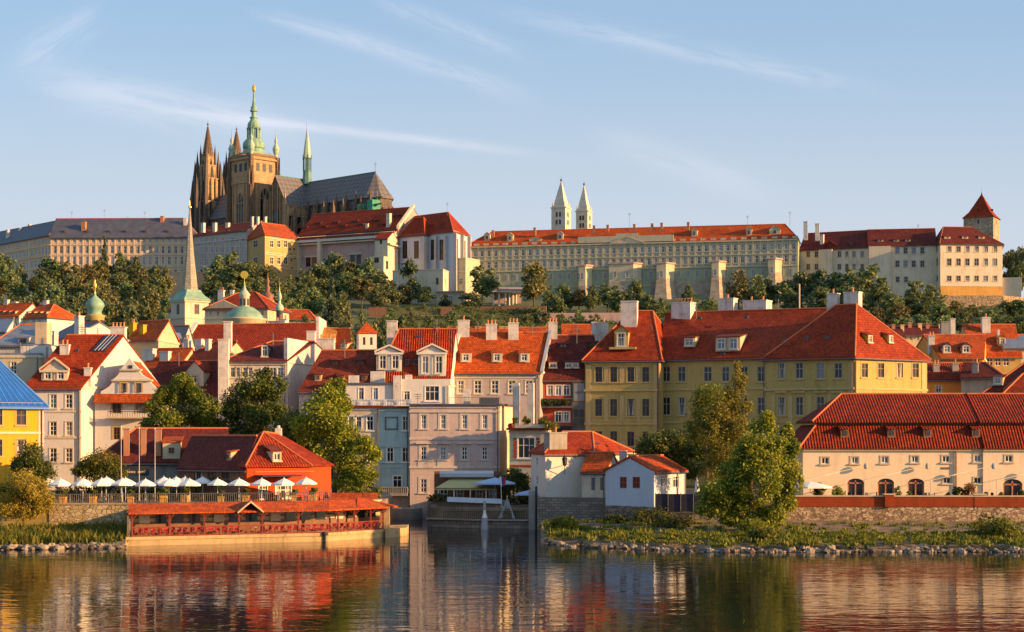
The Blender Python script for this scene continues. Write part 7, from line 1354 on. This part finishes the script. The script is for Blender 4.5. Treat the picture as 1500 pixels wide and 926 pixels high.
grove('dark tree in the wood below the cream castle wings', 'wood below the cream castle wings', [(1108, 402, 575, 40), (1128, 398, 578, 34, 'column'), (1150, 404, 575, 42), (1172, 398, 575, 44), (1196, 392, 575, 46), (1220, 398, 572, 44), (1240, 390, 570, 46), (1160, 420, 550, 40), (1204, 420, 545, 46), (1236, 416, 545, 40), (1256, 404, 555, 40), (1290, 410, 540, 46), (1308, 422, 530, 40), (1340, 404, 570, 36, 'column'), (1330, 420, 550, 30, 'column'), (1366, 416, 545, 40), (1352, 430, 535, 38), (1376, 440, 520, 40), (1318, 446, 500, 40, 'broad', W_), (1286, 446, 500, 40, 'broad', W_), (1402, 440, 540, 36, 'broad', W_), (1428, 444, 530, 36, 'broad', W_), (1452, 446, 520, 40), (1476, 440, 530, 40), (1496, 436, 530, 40), (1410, 456, 490, 40), (1442, 460, 480, 40), (1472, 458, 480, 40), (1498, 462, 480, 44), (1350, 458, 480, 40), (1380, 462, 470, 40), (1320, 462, 470, 40)])
grove('green tree behind the keep at the end of the castle', 'trees behind the keep', [(1478, 356, 650, 30), (1494, 362, 640, 34), (1512, 360, 645, 40)])
grove('small yellow green tree on the garden slope above the dormer houses', 'small trees on the garden slope', [(506, 448, 450, 34, 'broad', W_), (530, 452, 445, 30), (550, 458, 440, 30, 'broad', W_), (566, 462, 430, 30), (586, 458, 440, 36), (446, 460, 430, 30), (468, 462, 425, 30), (616, 466, 430, 34), (432, 470, 420, 26), (640, 470, 430, 34)])
grove('low round shrub tree on the terraced garden slope below the white portico', 'shrub trees on the terraced slope', [(575, 452, 520, 22), (600, 456, 515, 24), (628, 458, 512, 22), (664, 455, 520, 22), (692, 462, 500, 26), (720, 460, 508, 22), (748, 463, 500, 24), (772, 458, 512, 24), (798, 456, 520, 26), (822, 458, 515, 24), (846, 454, 522, 26), (872, 458, 510, 24), (650, 468, 480, 26), (705, 470, 478, 24), (760, 470, 476, 26), (835, 468, 480, 26)])
def hedge(label, x0, x1, top, Y, h, lf='hedge_leaf'):
    k = Y / F; z = ZP(top, Y) - h; L = (x1 - x0) * k; n = max(2, int(L / 1.1)); g = random.Random(int(x0))
    t = thing('hedge', label, 'hedge', Vector((*XY((x0 + x1) / 2, Y), z))); lobes = [(-L / 2 + L * (i + .5) / n, g.uniform(-.2, .2), h * .5, .8, .9, h * .56) for i in range(n)]
    link('foliage', leaf_mesh('foliage', lobes, int(L * h * 34), .24, lf, int(x0) + 1), t); b = MB(); b.para((-L / 2, -.5, -2), (L, 0, 0), (0, 1.0, 0), (0, 0, 2 + h * .7)); link('stems', b.mesh('stems', ['ground']), t)
hedge('clipped hedge along the top garden terrace below the white portico', 566, 645, 447, 558, 2.2); hedge('clipped bright hedge below the portico reaching the big tree', 662, 705, 447, 556, 3.0); hedge('yellow green hedge row below the portico columns', 706, 772, 451, 552, 2.2); hedge('long lower hedge across the garden slope', 560, 780, 461, 536, 1.6); hedge('lowest long dark hedge above the town roofs', 600, 800, 473, 505, 2.4); hedge('hedge along the slope wall below the palace bastions', 800, 900, 468, 512, 1.8); hedge('hedge at the foot of the bastions', 940, 1080, 446, 545, 2.4); hedge('dark hedge below the rampart of the corner block', 1380, 1500, 452, 545, 2.6)
# ------------------------------------------------------------------ front trees
T = lobes_px
def front_tree(name, label, px, Y, bz, spec, leaf, size, dens, seed, tr=.3, group=None):
    lobes = T(spec, px, Y, bz, seed); t = thing(name, label, 'tree', Vector((*XY(px, Y), bz)), group); area = sum(l[3] * l[5] for l in lobes) * 12.5; n = int(min(40000, dens * area / (size * size * 1.3)))
    link('crown', leaf_mesh('crown', lobes, n, size, leaf, seed), t); h = max(l[2] for l in lobes); link('trunk', trunk_mesh(h, tr, lobes, seed, n_l=10), t); return t
front_tree('tree', 'leafy green tree before the curly gabled house', 268, 236, 4.2, [(270, 560, 20, 14), (246, 580, 22, 16), (292, 578, 22, 16), (268, 592, 26, 18), (232, 600, 18, 16), (304, 600, 18, 16), (250, 616, 26, 16), (286, 616, 26, 16), (225, 622, 16, 12), (312, 622, 14, 12), (262, 574, 14, 10)], 'leaf_mid', 0.176, 1.9, 31)
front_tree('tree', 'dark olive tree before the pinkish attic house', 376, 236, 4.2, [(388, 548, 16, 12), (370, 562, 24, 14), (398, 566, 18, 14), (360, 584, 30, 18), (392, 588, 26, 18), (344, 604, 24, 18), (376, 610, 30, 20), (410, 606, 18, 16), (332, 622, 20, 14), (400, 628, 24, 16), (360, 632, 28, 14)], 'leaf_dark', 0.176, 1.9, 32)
front_tree('tree', 'big sunlit green tree between the red restaurant and the mint house', 490, 228, 4.2, [(492, 566, 16, 12), (478, 582, 24, 16), (502, 592, 18, 18), (468, 604, 22, 18), (492, 618, 26, 20), (462, 630, 26, 20), (504, 640, 28, 20), (536, 652, 20, 14), (478, 656, 30, 20), (520, 672, 30, 18), (548, 664, 10, 10), (500, 690, 30, 18), (530, 698, 22, 16), (510, 708, 24, 12), (448, 640, 18, 16), (440, 622, 14, 14)], 'leaf_front', 0.184, 1.9, 33, .4)
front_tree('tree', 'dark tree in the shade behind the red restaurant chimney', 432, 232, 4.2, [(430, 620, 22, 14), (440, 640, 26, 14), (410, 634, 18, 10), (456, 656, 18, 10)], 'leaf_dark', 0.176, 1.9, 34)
front_tree('shrub_tree', 'spreading shrub with pale sprays beside the first flagpole', 146, 209, 4.2, [(150, 674, 20, 12), (132, 682, 18, 12), (164, 684, 18, 12), (146, 694, 28, 12), (118, 690, 14, 10), (172, 696, 12, 9)], 'leaf_mid', 0.120, 1.9, 35, .14)
front_tree('tree', 'young tree with dark crown against the yellow house', 40, 204, 4.0, [(42, 664, 18, 12), (28, 682, 20, 14), (54, 684, 20, 14), (66, 696, 14, 10), (40, 704, 30, 14)], 'leaf_dark', 0.128, 1.9, 36, .16)
front_tree('willow_tree', 'pale yellow willow leaning over the reeds by the yellow wall', 34, 193, 1.2, [(30, 702, 24, 12), (48, 714, 22, 14), (16, 722, 24, 16), (40, 732, 30, 16), (58, 736, 14, 14), (12, 744, 18, 12), (36, 750, 24, 12)], 'leaf_yellow', 0.112, 1.9, 37, .12)
front_tree('larch_tree', 'tall golden feathery tree before the shaded palace body', 1064, 207, 4.1, [(1080, 538, 7, 12), (1083, 556, 12, 14), (1076, 576, 18, 16), (1056, 586, 14, 10), (1084, 596, 20, 16), (1048, 606, 24, 14), (1068, 620, 28, 18), (1034, 624, 18, 14), (1046, 640, 28, 14), (1086, 632, 18, 16), (1062, 664, 24, 18), (1050, 690, 22, 16)], 'leaf_gold', 0.136, 1.3, 38, .3)
front_tree('tree', 'dark green tree behind the golden feathery tree', 1036, 212, 4.1, [(1044, 580, 22, 14), (1030, 600, 22, 16), (1052, 620, 26, 20), (1024, 632, 22, 16), (1064, 650, 30, 20), (1040, 662, 26, 18)], 'leaf_mid', 0.160, 1.9, 39)
front_tree('poplar_tree', 'large bright green tree leaning over the bank beside the cream range', 1100, 192, 1.9, [(1123, 612, 12, 12), (1120, 630, 18, 16), (1108, 652, 24, 18), (1138, 654, 22, 18), (1155, 634, 10, 14), (1162, 656, 12, 18), (1090, 674, 26, 20), (1124, 682, 28, 20), (1156, 688, 18, 20), (1074, 696, 24, 20), (1106, 708, 30, 20), (1142, 716, 26, 20), (1062, 720, 22, 18), (1090, 736, 28, 20), (1126, 744, 26, 20), (1052, 740, 18, 14), (1074, 758, 22, 14), (1108, 764, 26, 14), (1152, 736, 18, 14), (1164, 706, 10, 16), (1140, 762, 14, 10), (1040, 714, 20, 18), (1036, 746, 16, 14)], 'leaf_olive', 0.160, 3.0, 40, .35)
front_tree('tree', 'dark thicket tree between the white cottage and the golden tree', 978, 222, 4.1, [(965, 652, 24, 16), (990, 648, 26, 16), (1012, 656, 22, 18), (950, 664, 18, 12), (978, 672, 34, 16), (1010, 682, 24, 16)], 'leaf_dark', 0.160, 1.9, 41)
front_tree('tree', 'dark tree in the canal garden beneath the balcony house', 752, 238, 2.6, [(752, 696, 15, 12), (742, 706, 16, 12), (764, 706, 14, 14), (754, 722, 20, 14), (772, 728, 12, 12)], 'leaf_dark', 0.144, 1.9, 42, .15)
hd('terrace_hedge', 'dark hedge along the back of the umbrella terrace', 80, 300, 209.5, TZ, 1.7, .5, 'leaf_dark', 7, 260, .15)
hd('bank_hedge', 'dark hedge under the big sunlit green tree', 500, 560, 216, TZ, 1.5, .6, 'leaf_mid', 9, 260, .15)
# ------------------------------------------------------------------ small roof furniture
def aerial(root, px, py, h, Y):
    r = bpy.data.objects[root]; p = P(px, py, Y); b = MB(); h *= Y / F; b.bar(p - Vector((0, 0, 1.2)), p + Vector((0, 0, h)), .05, n=4)
    for k in range(3): b.bar(p + Vector((-.55 + .1 * k, 0, h - .2 - .3 * k)), p + Vector((.55 - .1 * k, 0, h - .2 - .3 * k)), .035, n=4)
    b.build('aerial', 'dark_metal', r)
for a in [('gable_house', 120, 492, 14, 257), ('gable_house', 143, 490, 10, 257), ('long_roof_house', 505, 513, 16, 267), ('dormer_house', 640, 482, 14, 268), ('mauve_house', 700, 488, 16, 273), ('mauve_house', 780, 489, 12, 273), ('balconied_house', 845, 492, 14, 268), ('attic_house', 400, 500, 12, 271), ('palace_range', 1020, 456, 12, 275), ('palace_range', 1140, 452, 14, 275), ('orange_house', 1410, 491, 12, 295), ('dormered_house', 1425, 476, 14, 306), ('tiled_house', 262, 529, 12, 274), ('church_nave', 300, 477, 10, 337), ('flat_house', 30, 518, 16, 258), ('grey_roof_house', 20, 477, 12, 290), ('slate_palace', 105, 324, 14, 696), ('slate_palace', 153, 323, 16, 696), ('slate_palace', 212, 322, 12, 696), ('green_palace', 922, 334, 22, 630), ('green_palace', 1157, 326, 16, 615), ('green_palace', 1095, 328, 12, 620), ('cream_palace_wing', 1345, 335, 6, 616), ('all_saints_church', 655, 311, 14, 636), ('pink_house', 612, 590, 14, 255)]: aerial(*a)
